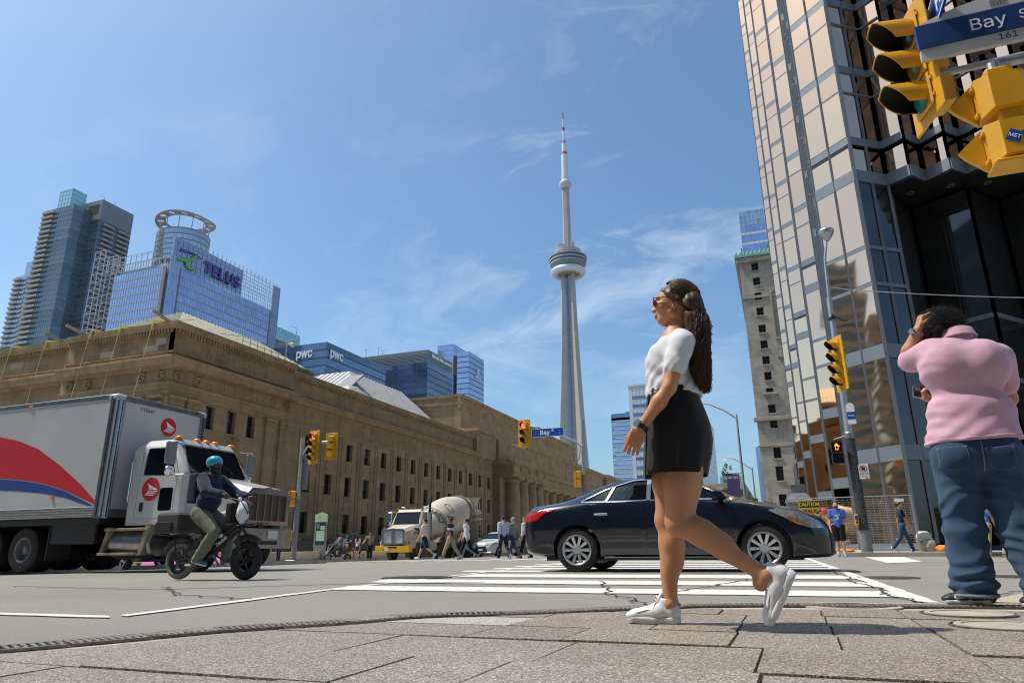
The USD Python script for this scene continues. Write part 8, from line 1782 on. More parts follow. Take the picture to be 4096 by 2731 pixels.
# scooter and rider
SX,SY = -26.2,38.1; SZ = gz(SX)-.02; syaw = -PI/2-.72
p = thing('scooter','black and chrome electric scooter facing us before the stone benches','scooter',(SX,SY,SZ),syaw)
bike_wheel(p,(.62,0,.25),.25,.055,spokes=5,thick_spokes=True,m_r='dull_chrome'); bike_wheel(p,(-.62,0,.25),.25,.06,spokes=5,thick_spokes=True)
part(p,'body',Field(.04).rc((.52,0,.55),(.40,0,.95),.13,.15).rc((.40,0,.40),(-.1,0,.36),.14,.14,sq=(1,1,1.6)).rc((-.15,0,.55),(-.75,0,.70),.16,.12).rc((-.2,0,.72),(-.75,0,.80),.13,.12,sq=(1,1,1.4)).rc((.66,0,.46),(.56,0,.52),.07,.09).mesh(.02),'car_black',smooth=True)
part(p,'leg_shield',Field(.03).bx((.47,0,.72),(.02,.19,.26),.03,R=roty(.2)).mesh(.02),'trim_black',smooth=True); part(p,'chrome_trim',MB().tube([(.64,.14,.62),(.56,.21,.80),(.42,.20,1.0)],.02,6).tube([(.64,-.14,.62),(.56,-.21,.80),(.42,-.20,1.0)],.02,6).tube([(.5,.2,.5),(.1,.22,.25),(-.4,.22,.28)],.018,6).tube([(.5,-.2,.5),(.1,-.22,.25),(-.4,-.22,.28)],.018,6).tube([(.68,-.12,.5),(.74,0,.52),(.68,.12,.5)],.02,6),'chrome'); part(p,'headlamp',MB().add(xf(lathe([(.001,.06),(.06,.05),(.09,0)],16),roty(PI/2-.2),(.62,0,.80))),'lamp_clear',smooth=40)
part(p,'handlebar',MB().tube([(.36,0,.95),(.32,0,1.06),(.28,.30,1.10)],.018,6).tube([(.32,0,1.06),(.28,-.30,1.10)],.018,6),'chrome');
for sg in (-1,1): part(p,'mirror',MB().tube([(.30,sg*.2,1.1),(.36,sg*.30,1.32)],.01,5).add(xf(lathe([(.001,.02),(.055,.015),(.06,0)],12,cap=True),roty(-PI/2),(.36,sg*.32,1.37))),'black_plastic')
part(p,'top_box',cboxm(-.98,-.2,.82,-.62,.2,1.08,.08),'black_plastic'); part(p,'fork',MB().tube([(.62,.09,.25),(.52,.09,.6)],.025,6).tube([(.62,-.09,.25),(.52,-.09,.6)],.025,6),'dull_chrome')
sj = pose(H=1.74,seat=.92,lth=62,lkn=68,rth=55,rkn=58,lsh=38,lel=18,lab=14,rsh=38,rel=18,rab=14,wide=.10,lean=4)
for d in 'lr': sj[d+'hand'] = 'grip'
figure('rider in a grey top and black helmet sitting on the scooter',(SX-.12*math.cos(syaw),SY-.12*math.sin(syaw),SZ),syaw,sj,'skin_dark','grey_cloth','charcoal','white_leather',('helmet','helmet_black'),top_kind='long',h=.016)
# ---- e-bike with its rider (heading right)
EX,EY = -7.62,8.0; EZ = gz(-7.6)
p = thing('electric_bicycle','black fat tyred electric bicycle with one grey tyre, ridden past the post truck','bicycle',(EX,EY,EZ))
bike_wheel(p,(.62,0,.262),.262,.052,'rubber','trim_black',5,.04,thick_spokes=True); bike_wheel(p,(-.56,0,.262),.262,.048,'grey_tyre','trim_black',5,.04,thick_spokes=True)
part(p,'frame',MB().tube([(.42,0,.86),(.46,0,.68)],.035,10).tube([(.46,0,.70),(.05,0,.42),(-.08,0,.34)],[.055,.06,.05],10).tube([(.44,0,.78),(.0,0,.58),(-.12,0,.56)],.025,8).tube([(-.08,0,.34),(-.16,0,.80)],.028,8).tube([(-.08,.06,.34),(-.56,.08,.262)],.018,6).tube([(-.08,-.06,.34),(-.56,-.08,.262)],.018,6).tube([(-.14,.05,.62),(-.56,.08,.262)],.016,6).tube([(-.14,-.05,.62),(-.56,-.08,.262)],.016,6),'trim_black')
v,f = place_text('Taubik',.05,(.22,-.062,.50),(.83,0,.56),(-.56,0,.83),depth=.003,bold=True); part(p,'lettering',(v,f),'sign_white')
part(p,'fork',MB().tube([(.47,.0,.72),(.52,.085,.60),(.62,.085,.262)],.022,8).tube([(.47,0,.72),(.52,-.085,.60),(.62,-.085,.262)],.022,8),'trim_black'); part(p,'front_mudguard',MB().tube([(.62+.31*math.cos(a),0,.262+.31*math.sin(a)) for a in np.linspace(.9,2.3,8)],.045,6),'black_plastic'); part(p,'rear_mudguard',MB().tube([(-.56+.31*math.cos(a),0,.262+.31*math.sin(a)) for a in np.linspace(.9,2.7,10)],.045,6),'black_plastic')
part(p,'handlebar',MB().tube([(.42,0,.86),(.36,0,1.06),(.37,.18,1.12),(.28,.32,1.13)],.016,8).tube([(.36,0,1.06),(.37,-.18,1.12),(.28,-.32,1.13)],.016,8).tube([(.30,-.30,1.13),(.44,-.26,1.10)],.008,5).tube([(.30,.30,1.13),(.44,.26,1.10)],.008,5),'black_metal'); part(p,'stem_bag',Field(.02).bx((.34,-.06,.90),(.04,.05,.12),.02).mesh(.012),'black_cloth',smooth=True); part(p,'carrier_bag',Field(.03).el((.56,-.10,.90),(.09,.07,.15)).rc((.5,-.08,1.05),(.46,-.06,1.1),.02,.015).mesh(.012,post=lambda P: .03*npz(P,(18,18,12),9)),'white_cotton',smooth=True)
part(p,'cable',MB().tube([(.40,-.2,1.1),(.60,-.2,1.06),(.66,-.1,.9),(.52,-.05,.74)],.008,5).tube([(.40,.1,1.1),(.56,.1,1.02),(.5,.05,.8)],.008,5),'black_plastic'); part(p,'front_rack',MB().tube([(.50,-.12,.72),(.84,-.12,.76),(.84,.12,.76),(.50,.12,.72)],.009,5).tube([(.62,-.12,.73),(.62,.12,.73)],.008,5).tube([(.74,-.12,.75),(.74,.12,.75)],.008,5).tube([(.5,-.1,.66),(.84,-.12,.76)],.008,5),'black_metal'); part(p,'display',cboxm(.36,-.05,1.10,.42,.05,1.16,.015),'black_plastic'); part(p,'headlight',MB().add(xf(lathe([(.001,.03),(.035,.025),(.04,0)],12,cap=True),roty(PI/2),(.50,0,.84))),'lamp_clear')
part(p,'saddle',Field(.02).rc((-.32,0,.83),(-.08,0,.85),.085,.04,sq=(1,1,1.5)).mesh(.012),'black_plastic',smooth=True); part(p,'rear_rack',MB().tube([(-.2,-.08,.60),(-.95,-.10,.62),(-.95,.10,.62),(-.2,.08,.60)],.010,5).tube([(-.56,-.1,.262),(-.62,-.1,.62)],.010,5).tube([(-.56,.1,.262),(-.62,.1,.62)],.010,5),'black_metal'); part(p,'delivery_bag',MB().cbox(-.96,-.17,.64,-.50,.17,.93,.035),'charcoal'); part(p,'bag_pocket',cboxm(-.94,-.19,.66,-.62,-.168,.80,.01),'black_cloth')
part(p,'chainring',MB().add(xf(lathe([(.001,0),(.10,0),(.10,.008),(.001,.008)],24),rotx(PI/2),(-.08,-.075,.34))),'black_metal'); part(p,'crank',MB().tube([(-.08,-.10,.34),(-.19,-.12,.21)],.014,6).cbox(-.26,-.22,.185,-.15,-.12,.21,.006).tube([(-.08,.10,.34),(.03,.12,.20)],.014,6).cbox(-.02,.12,.18,.10,.22,.205,.006),'grey_metal'); part(p,'chain',MB().tube([(-.08,-.08,.44),(-.56,-.08,.30)],.006,4).tube([(-.08,-.08,.24),(-.56,-.08,.22)],.006,4),'alloy_dusty'); part(p,'reflector',MB().cbox(-.28,-.03,.58,-.20,-.01,.62,.01),'amber'); part(p,'kickstand',MB().tube([(.12,-.05,.33),(.30,-.08,.26)],.012,5),'black_metal')
ej = pose(H=1.74,seat=.90,lth=72,lkn=84,rth=58,rkn=88,lsh=48,lel=10,lab=10,rsh=50,rel=12,rab=10,wide=.05,lean=8)
ej['rhand'] = ej['lhand'] = 'grip'
for d,sg in (('l',1),('r',-1)):
    ej[d+'wrist'] = np.array([.28+.26,sg*.27,1.15]); S = ej[d+'shoulder']; ej[d+'elbow'] = (S+ej[d+'wrist'])/2+np.array([-.03,sg*.06,-.075])
    ej[d+'handdir'] = np.array([1.0,0,-.15]); ej[d+'palm'] = np.array([0.,0,-1.0]); ej[d+'thumb'] = np.array([0,-sg*1.0,0])
for d,an in (('r',(-.10,-.15,.30)),('l',(.12,.15,.29))):
    h_ = ej[d+'hip']; an = np.array(an)+np.array([.20,0,0])*0+np.array([.22,0,0]); dv = an-h_; L = np.linalg.norm(dv); a_,b_ = .435,.415; c_ = min(1,(a_*a_+L*L-b_*b_)/(2*a_*L)); k_ = h_+dv/L*a_*c_+np.cross([0,-1.0,0],dv/L)*-1*a_*math.sqrt(max(0,1-c_*c_))*-1
    k1 = h_+dv/L*a_*c_+np.cross([0,1.0,0],dv/L)*a_*math.sqrt(max(0,1-c_*c_)); k2 = h_+dv/L*a_*c_-np.cross([0,1.0,0],dv/L)*a_*math.sqrt(max(0,1-c_*c_)); ej[d+'knee'] = k1 if k1[0] > k2[0] else k2; ej[d+'ankle'] = an; ej[d+'footdir'] = np.array([1.0,0,-.22 if d == 'r' else -.05])
def rider_extra(p,J):
    bp(p,J,'navy_cloth'); part(p,'chin_strap',MB().tube([J['head']+J['headR']@np.array(q) for q in ((.0,.082,.10),(.02,.075,.04),(.05,.03,-.006),(.05,-.03,-.006),(.02,-.075,.04),(.0,-.082,.10))],.006,5),'black_cloth')
figure('bearded rider in a navy top, sage trousers and teal helmet on the fat tyred bicycle',(EX-.22,EY,EZ),0.,ej,'skin_dark','navy_cloth','sage','shoe_teal',('helmet','helmet_teal'),beard=True,top_kind='long',h=.010,fat=1.14,belly=.03,hem=.02,fit=.014,extra=rider_extra)
# ---------------------------------------------------------------- the walking woman and the man in the pink polo
def curves(parent,name,P,w,m,taper=.35):
    c = UsdGeom.BasisCurves.Define(stage,parent+'/'+numbered(parent,name)); n,k = P.shape[:2]
    c.CreateTypeAttr('linear'); c.CreateCurveVertexCountsAttr(Vt.IntArray([k]*n)); c.CreatePointsAttr(Vt.Vec3fArray.FromNumpy(P.reshape(-1,3).astype(np.float32)))
    W = (w*np.linspace(1,taper,k))[None].repeat(n,0).ravel(); c.CreateWidthsAttr(Vt.FloatArray.FromNumpy(W.astype(np.float32))); c.SetWidthsInterpolation('vertex')
    UsdShade.MaterialBindingAPI.Apply(c.GetPrim()).Bind(MAT[m]); data(c.GetPrim(),kind='stuff')
def to_local(q,loc,yaw): return rotz(-yaw)@(np.asarray(q)-np.asarray(loc))
WL = np.array([-.42,3.42,.018]); WV = lambda x,y,Y: to_local(at_y(x*1.7415,y*1.7415,Y),WL,PI)
J = pose(H=1.68,fem=True)
s = J['s']; J['up'] = np.array([.05,0,.998])
J['pelvis'] = WV(1558,1000,3.42); J['waist'] = WV(1548,900,3.42); J['chest'] = WV(1546,832,3.42); J['neck'] = WV(1556,757,3.42)+[0,0,-.01]; J['head'] = WV(1549,742,3.42); J['headR'] = rotz(.06)@roty(-.06)
J['lshoulder'] = WV(1566,790,3.275); J['rshoulder'] = WV(1552,790,3.565); J['lelbow'] = WV(1537,890,3.24); J['lwrist'] = WV(1470,985,3.21); J['lhanddir'] = WV(1446,1042,3.22)-J['lwrist']; J['lpalm'] = np.array([.15,-1.0,0]); J['lthumb'] = np.array([1.,0,0])
J['relbow'] = WV(1565,890,3.62); J['rwrist'] = WV(1540,975,3.62)
J['lhip'] = WV(1573,1000,3.34); J['rhip'] = WV(1543,1000,3.50); J['lknee'] = WV(1562,1203,3.325); J['lankle'] = WV(1762,1322,3.315); J['rknee'] = WV(1532,1196,3.505); J['rankle'] = WV(1540,1388,3.51)
p = thing('person','woman in a white tee, short black skirt and white sneakers striding left, wearing sunglasses','person',WL,PI)
f = body_field(J,True,1.0); f.p = f.p[:-2]; hip_,kn,an = J['lhip'],J['lknee'],J['lankle']
u = (an-kn)/np.linalg.norm(an-kn); bk = np.array([-u[2],0,u[0]]); bk = bk if bk[2] > 0 else -bk
f.rc(hip_,hip_+(kn-hip_)*.55,.088,.084,k=.03).rc(hip_+(kn-hip_)*.55,kn+[.004,0,.02],.082,.058,k=.03); f.el(kn+[.022,0,.0],(.036,.042,.046),k=.03); f.rc(kn+u*.07+bk*.016,kn+u*.20+bk*.016,.054,.052,k=.03)
kn,an = J['rknee'],J['rankle']; hip_ = J['rhip']; f.rc(hip_,hip_+(kn-hip_)*.55,.092,.084,k=.03); f.el(kn+[.020,0,.005],(.034,.040,.045),k=.025); f.rc(kn+[-.020,0,-.09],kn+[-.016,0,-.19],.052,.050,k=.03)
for d in 'lr': f.el(J[d+'ankle']+[0,.03,.005],(.014,.012,.014),k=.012).el(J[d+'ankle']+[0,-.03,.005],(.014,.012,.014),k=.012).rc(J[d+'ankle'],J[d+'ankle']+[.03,0,-.03],.036,.034,k=.02)
b = man(f.mesh(.0075)); hd = head_mesh(True,h=.0038); b = b+man((hd[0]*.97@J['headR'].T+J['head'],hd[1]))
b = b+man(place_hand(J,'l','w',hand_mesh(.42,.07,.30,h=.0030),.93))+man(place_hand(J,'r','w2',hand_t('relaxed',curl=.38,thumb=.45,h=.006),.9))
part(p,'body',unman(b),'skin_tan',smooth=70)
hp = lambda q: np.asarray(q)*.97@J['headR'].T+J['head']; HM = lambda m: (hp(m[0]),m[1])
part(p,'lips',HM(Field(.004).rc((.0985,-.019,.0515),(.0985,.019,.0515),.0045,.0045,k=.003).rc((.097,-.017,.0365),(.097,.017,.0365),.0055,.0055,k=.003).mesh(.003)),'lips',smooth=True); part(p,'teeth',HM(Field(.003).rc((.0955,-.020,.0445),(.0955,.020,.0445),.0060,.0060).mesh(.003)),'teeth',smooth=True)
M = MB()
for sg in (-1,1): M.add(hull([(.110-abs(y-sg*.035)*.25,y,z) for y,z in ((sg*.010,.128),(sg*.062,.130),(sg*.066,.112),(sg*.052,.092),(sg*.022,.090),(sg*.010,.104))]+[(.106-abs(y-sg*.035)*.25,y,z) for y,z in ((sg*.010,.128),(sg*.062,.130),(sg*.066,.112),(sg*.052,.092),(sg*.022,.090),(sg*.010,.104))])).tube([(.100,sg*.064,.124),(.05,sg*.077,.122),(-.01,sg*.080,.116)],.0028,6)
M.tube([(.108,-.012,.122),(.112,0,.124),(.108,.012,.122)],.003,6); part(p,'sunglasses',HM(M.get()),'sunglass',smooth=30)
# tee
g = body_field(J,True,1.0); g.p = g.p[:4]; g.k = .035
g.el(J['waist']+[.022,0,.0],(.108,.138,.15),k=.05).el(J['waist']+[-.035,0,-.03],(.095,.125,.10),k=.04)
for sg in (-1,1): g.el(J['chest']+[.060,sg*.060,-.012],(.052,.058,.072),k=.07)
for d in 'lr': S,E_ = J[d+'shoulder'],J[d+'elbow']; g.rc(S,S+(E_-S)*.50,.050,.049,k=.03)
nk = J['neck']+[.01,0,.015]
def wr(P):
    x,y,z = P[...,0],P[...,1],P[...,2]; lo_ = np.clip((1.24-z)/.15,0,1); fold = np.sin((z*1.0+x*1.3+.25*npz(P,(7,7,5),1))*95)*.0035*lo_+np.sin((z+x*-.8)*70+3*npz(P,(6,6,6),2))*.0022
    return fold+.004*npz(P,(20,20,12),3)
part(p,'tee_shirt',g.mesh(.0065,off=.008,post=wr,clip=lambda P: np.maximum(np.maximum(1.055-P[...,2],P[...,2]-nk[2]-.012+np.maximum(P[...,0]-nk[0],0)*.7),.062-np.linalg.norm((P-nk)*[1,1,.7],axis=-1))),'white_cotton',smooth=True)
# skirt
zs_ = np.array([1.095,1.06,.98,.92,.85,.78,.72,.672]); xa = -(np.array([-.545,-.552,-.565,-.572,-.578,-.585,-.590,-.594])+.42); xb = -(np.array([-.318,-.308,-.282,-.268,-.262,-.270,-.288,-.300])+.42); hw_ = np.array([.138,.152,.186,.200,.205,.205,.204,.203])
def skirt_ring(off,z0=0,a0=0,a1=2*PI,n=72,hemf=None):
    V = []; a = np.linspace(a0,a1,n); zz = np.linspace(0,len(zs_)-1,34)
    for i,t in enumerate(zz):
        z = np.interp(t,range(8),zs_); A = np.interp(t,range(8),xa); B_ = np.interp(t,range(8),xb); w = np.interp(t,range(8),hw_)+off; cx_ = (A+B_)/2; dx = (A-B_)/2+off; zz_ = np.full(n,z)
        if hemf is not None: zz_ = zz_-hemf(a)*(t/7)**2
        ex = .86; cc,ss = np.cos(a),np.sin(a); X = cx_+dx*np.sign(cc)*np.abs(cc)**ex; Y = w*np.sign(ss)*np.abs(ss)**ex
        k = .0035*np.sin(a*11+z*9)*(t/7)**1.5+.003*(meshkit.noise(np.stack([X*22,Y*22,zz_*9],1))-.5); V.append(np.stack([X*(1)+k*cc,Y+k*ss,zz_],1))
    V = np.array(V); return V
def cloth_sheet(V,th=.004,closed=True):
    m,n = V.shape[:2]; N = np.cross(np.gradient(V,axis=1),np.gradient(V,axis=0)); N /= np.linalg.norm(N,axis=-1,keepdims=True)+1e-9; I = V-N*th*np.sign((N*(V-V.mean((0,1)))).sum(-1,keepdims=True)); A = np.vstack([V.reshape(-1,3),I.reshape(-1,3)]); F = []; o = m*n
    for i in range(m-1):
        for j in range(n-1): a,b_,c,d = i*n+j,i*n+j+1,(i+1)*n+j+1,(i+1)*n+j; F += [(a,b_,c,d),(o+a,o+d,o+c,o+b_)]
    for j in range(n-1): a = (m-1)*n+j; F.append((a,a+1,o+a+1,o+a)); F.append((j+1,j,o+j,o+j+1))
    for i in range(m-1):
        for j in (0,n-1): a = i*n+j; F.append((a,a+n,o+a+n,o+a))
    F = np.array(F); return A,np.vstack([F[:,[0,1,2]],F[:,[0,2,3]]])
part(p,'skirt',cloth_sheet(skirt_ring(0)),'black_cloth',smooth=50)
part(p,'skirt_wrap',cloth_sheet(skirt_ring(.007,a0=-1.1,a1=.62,n=40,hemf=lambda a: .022*np.clip((a+.5)/1.1,0,1))),'charcoal' if 0 else 'black_cloth',smooth=50)
part(p,'waistband',cloth_sheet(skirt_ring(.004)[:4]),'black_cloth',smooth=50)
# watch
w0 = J['lwrist']; ax_ = J['lwrist']-J['lelbow']; ax_ /= np.linalg.norm(ax_); c_ = w0-ax_*.012; A_,B_,_ = frame_of(ax_); v,ff = lathe([(.030,-.011),(.0345,-.011),(.0345,.011),(.030,.011),(.030,-.011)],28); part(p,'watch_band',(c_+v[:,:1]*A_*1.12+v[:,1:2]*B_+v[:,2:3]*ax_,ff),'trim_black',smooth=30)
on = np.array([.55,.83,0]); on -= ax_*(on@ax_); on /= np.linalg.norm(on); tn = np.cross(ax_,on); v,ff = cboxm(-.019,-.017,-.0,.019,.017,.011,.005); part(p,'watch_case',(c_+on*.032+v[:,:1]*ax_+v[:,1:2]*tn+v[:,2:3]*on,ff),'dull_chrome',smooth=30); v,ff = boxm(-.016,-.014,.0105,.016,.014,.0118); part(p,'watch_face',(c_+on*.032+v[:,:1]*ax_+v[:,1:2]*tn+v[:,2:3]*on,ff),'sunglass')
# sneakers
def sneaker(p,heel,toe,upv,m='white_leather',sole='sole_white',L=.262,laces=True,h=.0045,collar=.07):
    fd = toe-heel; fd /= np.linalg.norm(fd); ud = upv-fd*(upv@fd); ud /= np.linalg.norm(ud); sd = np.cross(ud,fd); B = np.stack([fd,sd,ud],1); put = lambda mm: (heel+mm[0]@B.T,mm[1])
    f = Field(.02).rc((.040,0,.055),(.11,0,.050),.038,.036).rc((.10,0,.052),(.205,0,.036),.038,.030,sq=(1,.88,1)).rc((.035,0,.05),(.045,0,.098),.034,.036).rc((.09,0,.06),(.07,0,.098),.030,.032).el((.225,.0,.034),(.036,.040,.022)); f.rc((.055,0,.135),(.060,0,.075),.030,.028,k=.008,op='s')
    sh = part(p,'shoe',put(f.mesh(h,clip=lambda P: .022-P[...,2])),m,smooth=True)
    g = Field(.014).rc((.040,0,.02),(.12,0,.02),.0405,.036).rc((.12,0,.02),(.215,0,.024),.038,.0405,sq=(1,.95,1)); part(sh,'sole',put(g.mesh(h,clip=lambda P: np.maximum(P[...,2]-.030-.008*np.clip((.06-P[...,0])/.06,0,1),-P[...,2]+.012*np.clip((P[...,0]-.2)/.06,0,1)))),sole,smooth=35)
    if laces:
        M = MB()
        for k in range(5):
            x = .105+.020*k; z = .094-.0125*k; M.tube([(x,-.026,z-.014),(x+.004,0,z+.002),(x,.026,z-.014)],.0034,6)
        M.tube([(.098,0,.102),(.110,.022,.120),(.122,.030,.108),(.108,.010,.100)],.003,6).tube([(.098,0,.102),(.112,-.022,.122),(.124,-.030,.108),(.108,-.010,.100)],.003,6).tube([(.10,.0,.10),(.115,.03,.085),(.12,.036,.07)],.003,6); part(sh,'laces',put(M.get()),'sole_white',smooth=True)
        part(sh,'tongue',put(Field(.01).rc((.10,0,.092),(.080,0,.132),.014,.012,sq=(1,.5,1)).mesh(h)),m,smooth=True); part(sh,'seam',put(MB().tube([(.055,sy_*.040,.040) if 0 else (.02+.19*t,.0385-.004*t,.045+.02*math.sin(t*3.1)) for t in np.linspace(0,1,8)],.0015,4).get()),'shoe_grey'); part(sh,'heel_tab',put(cboxm(-.003,-.012,.066,.006,.012,.092,.004)),'tan_trousers')
    return sh,put
hl,te = WV(1566,1446,3.51),WV(1438,1446,3.51); hl[2] = te[2] = -.003; sneaker(p,hl,hl+(te-hl)/np.linalg.norm(te-hl)*.262,np.array([0,0,1.0]))
hl,te = WV(1824,1352,3.315),WV(1779,1463,3.315); d_ = (te-hl)/np.linalg.norm(te-hl); te[2] = max(te[2],.004); sneaker(p,te-d_*.262,te,WV(1735,1345,3.315)-WV(1790,1380,3.315))
# hair
f = Field(.03).el(hp((-.022,0,.138)),(.100,.085,.092)).rc(hp((.03,.055,.165)),hp((-.02,.078,.10)),.022,.028).rc(hp((.03,-.055,.165)),hp((-.02,-.078,.10)),.022,.028)
HG = [WV(1588,700,3.38),WV(1598,745,3.37),WV(1600,795,3.36),WV(1606,850,3.36),WV(1614,895,3.37)]
f.chain(HG,[.060,.048,.040,.032,.012],k=.04).chain([q+np.array([0,-.07,0]) for q in HG],[.056,.046,.038,.030,.012],k=.04)
part(p,'hair',f.mesh(.008,post=lambda P: .020*npz(P,(34,34,13),6)+.010*npz(P,(80,80,22),7),clip=lambda P: (lambda q: np.where(q[...,2] > .03,q[...,0]-.058-(q[...,2]-.16)*.75+np.maximum(.12-q[...,2],0)*.75,q[...,0]+.005))(((P-J['head'])@J['headR'])/.97)),'hair_brown',smooth=True)
r = np.random.default_rng(4); n = 4200; k = 20; t = np.linspace(0,1,k)
root = r.normal(size=(n,3)); root /= np.linalg.norm(root,axis=1,keepdims=True); root[:,2] = np.abs(root[:,2])*1.0-.10; root[:,0] = np.where((root[:,0] > .35) & (root[:,2] < .75),-root[:,0],root[:,0]); root /= np.linalg.norm(root,axis=1,keepdims=True); R0_ = hp(np.array([-.022,0,.138])+root*[.103,.088,.096]); G = np.array(HG); sp_ = r.normal(size=(n,2))
endt = r.uniform(.45,1.03,n); P = np.zeros((n,k,3)); gt = np.linspace(0,1,5); wid = np.array([.064,.054,.047,.042,.026])
for i in range(n):
    tt = np.clip(t*endt[i],0,1); base = np.stack([np.interp(tt,gt,G[:,q]) for q in range(3)],1)+[0,-.035,0]; w_ = np.interp(tt,gt,wid); an_ = math.atan2(root[i,1],-root[i,0])*.9+.3*sp_[i,0]; rad = .75+.35*abs(sp_[i,1])*.5
    off_ = np.stack([-np.cos(an_)*w_*rad,np.sin(an_)*(w_+.035)*rad,0*w_],1); a = np.clip((t-.14)/.30,0,1)[:,None]; a = a*a*(3-2*a); ph = r.uniform(0,6.3); fr_2 = r.uniform(5,9)
    u0 = root[i]; u1 = np.array([-.80,.42*np.sign(u0[1])*min(1,abs(u0[1])*2.5),-.30]); u1 /= np.linalg.norm(u1); q_ = np.clip(t/.34,0,1)[:,None]; uu = u0*(1-q_)+u1*q_; uu /= np.linalg.norm(uu,axis=1,keepdims=True)
    arc = hp(np.array([-.022,0,.138])+uu*np.array([.106,.090,.099])*(1+.03*abs(sp_[i,1])))
    P[i] = arc*(1-a)+(base+off_)*a; wv = .010*np.clip(t*2,0,1)[:,None]; P[i] += wv*np.stack([np.sin(fr_2*6.28*t*.6+ph),np.cos(fr_2*6.28*t*.6+ph),0*t],1)
curves(p,'hair_strands',P,.0030,'hair_brown')
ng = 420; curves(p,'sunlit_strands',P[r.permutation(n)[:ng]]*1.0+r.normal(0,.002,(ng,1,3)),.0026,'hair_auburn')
# ---- the man in pink
ML = np.array([1.17,5.0,.016]); MV = lambda x,y,Y: to_local(at_y(x*1.7415,y*1.7415,Y),ML,PI/2)
J = pose(H=1.84,fem=False); J['up'] = np.array([0.,.02,1.0])
J['pelvis'] = MV(2240,1035,5.02); J['waist'] = MV(2230,950,5.03); J['chest'] = MV(2212,855,5.03); J['neck'] = MV(2200,778,5.03); J['head'] = MV(2174,800,5.09); J['headR'] = rotz(-.80)@roty(.30)@rotx(-.05)
J['lshoulder'] = MV(2134,812,5.05); J['rshoulder'] = MV(2290,822,5.06); J['lelbow'] = MV(2083,832,5.15); J['lwrist'] = MV(2110,757,5.06); J['lhanddir'] = MV(2121,716,5.05)-J['lwrist']; J['lpalm'] = np.array([.25,-1.0,-.1]); J['lthumb'] = np.array([-1.0,0,0])
J['relbow'] = MV(2316,915,5.22); J['rwrist'] = MV(2150,925,5.34); J['rhanddir'] = MV(2112,908,5.32)-J['rwrist']; J['rpalm'] = np.array([-.2,0,1.0]); J['rthumb'] = np.array([-1.,0,.2])
J['lhip'] = MV(2196,1060,5.02); J['rhip'] = MV(2290,1062,5.02); J['lknee'] = MV(2216,1222,5.04); J['lankle'] = MV(2240,1358,5.02); J['rknee'] = MV(2342,1215,4.98); J['rankle'] = MV(2412,1365,4.90)
p = thing('person','man in a pink polo and blue jeans from behind, one hand in his hair','person',ML,PI/2)
s = 1.04; f = Field(.03)
P_,Wa,C,N_ = J['pelvis'],J['waist'],J['chest'],J['neck']
f.el(P_,(.15,.235,.15)).el(Wa,(.15,.232,.17),k=.06).el(C,(.14,.235,.17),k=.06).rc(J['lshoulder']-[0,.05,-.0],J['rshoulder']+[0,.05,0],.085,.085,k=.05).rc(C+[0,0,.1],N_+[0,0,.04],.09,.062,k=.05).rc(N_,J['head']+J['headR']@np.array([-.012,0,.04]),.064,.060,k=.02)
for d in 'lr':
    S,E_,Wr = J[d+'shoulder'],J[d+'elbow'],J[d+'wrist']; f.rc(S,E_,.070,.052,k=.03).rc(E_,E_+(Wr-E_)*.35,.052,.055,k=.02).rc(E_+(Wr-E_)*.35,Wr,.054,.034,k=.02); f.rc(J[d+'hip'],J[d+'knee'],.12,.08,k=.04).rc(J[d+'knee'],J[d+'ankle'],.07,.045,k=.03)
b = man(f.mesh(.009)); hd = head_mesh(False,h=.0045); b = b+man((hd[0]*1.06@J['headR'].T+J['head'],hd[1])); b = b+man(place_hand(J,'l','m',hand_mesh(.72,.16,.5,h=.0032),1.05))+man(place_hand(J,'r','m2',hand_mesh(.8,.03,.1,h=.0032),1.0)); part(p,'body',unman(b),'skin_tan',smooth=70)
def shirt_field():
    g = Field(.035); g.el(P_+[0,0,.06],(.175,.262,.17)).el(Wa,(.165,.245,.19),k=.06).el(C+[-.01,0,0],(.150,.245,.18),k=.06).el(C+[-.05,.10,.06],(.12,.13,.14),k=.05).el(C+[-.05,-.11,.05],(.12,.13,.14),k=.05).rc(J['lshoulder']-[0,.05,0],J['rshoulder']+[0,.05,0],.090,.090,k=.05).rc(P_+[0,0,.05],P_-[0,0,.05],.10,.10)
    S,E_ = J['lshoulder'],J['lelbow']; g.rc(S,S+(E_-S)*.80,.090,.076,k=.04); S,E_ = J['rshoulder'],J['relbow']; g.rc(S,S+(E_-S)*.62,.092,.080,k=.03); g.rc(C+[0,0,.1],N_+[0,0,.0],.11,.075,k=.05); return g
def pw(P):
    x,y,z = P[...,0],P[...,1],P[...,2]; lo_ = np.clip((1.28-z)/.25,0,1); q = np.sin((z*.9+y*.55+.06*npz(P,(5,5,5),1))*62); q2 = np.sin((z-y*.35+.05*npz(P,(6,6,6),2))*80)*np.clip((y-.02)/.2,0,1)*np.clip((1.6-z)/.2,0,1)
    return .0050*lo_*q*(.5+npz(P,(4,4,4),8))+.0030*q2+.006*npz(P,(6,6,5),3)+.004*npz(P,(22,22,14),5)
hemz = MV(2230,1016,5.0)[2]
part(p,'polo_shirt',shirt_field().mesh(.0095,off=.004,post=pw,clip=lambda P: np.maximum(hemz-P[...,2]-.03*P[...,1],P[...,2]-N_[2]-.045)),'pink_polo',smooth=True)
part(p,'hem_band',shirt_field().mesh(.0095,off=.0065,post=pw,clip=lambda P: np.abs(P[...,2]+.03*P[...,1]-hemz-.012)-.013),'pink_polo',smooth=True)
v,ff = lathe([(.078,-.03),(.094,-.035),(.096,-.028),(.080,.026),(.074,.03),(.070,.022),(.074,-.03)],36); v = v@roty(.12).T; part(p,'collar',(v*[1.05,1.1,1]+N_+[0,-.005,.030],ff),'pink_polo',smooth=40)
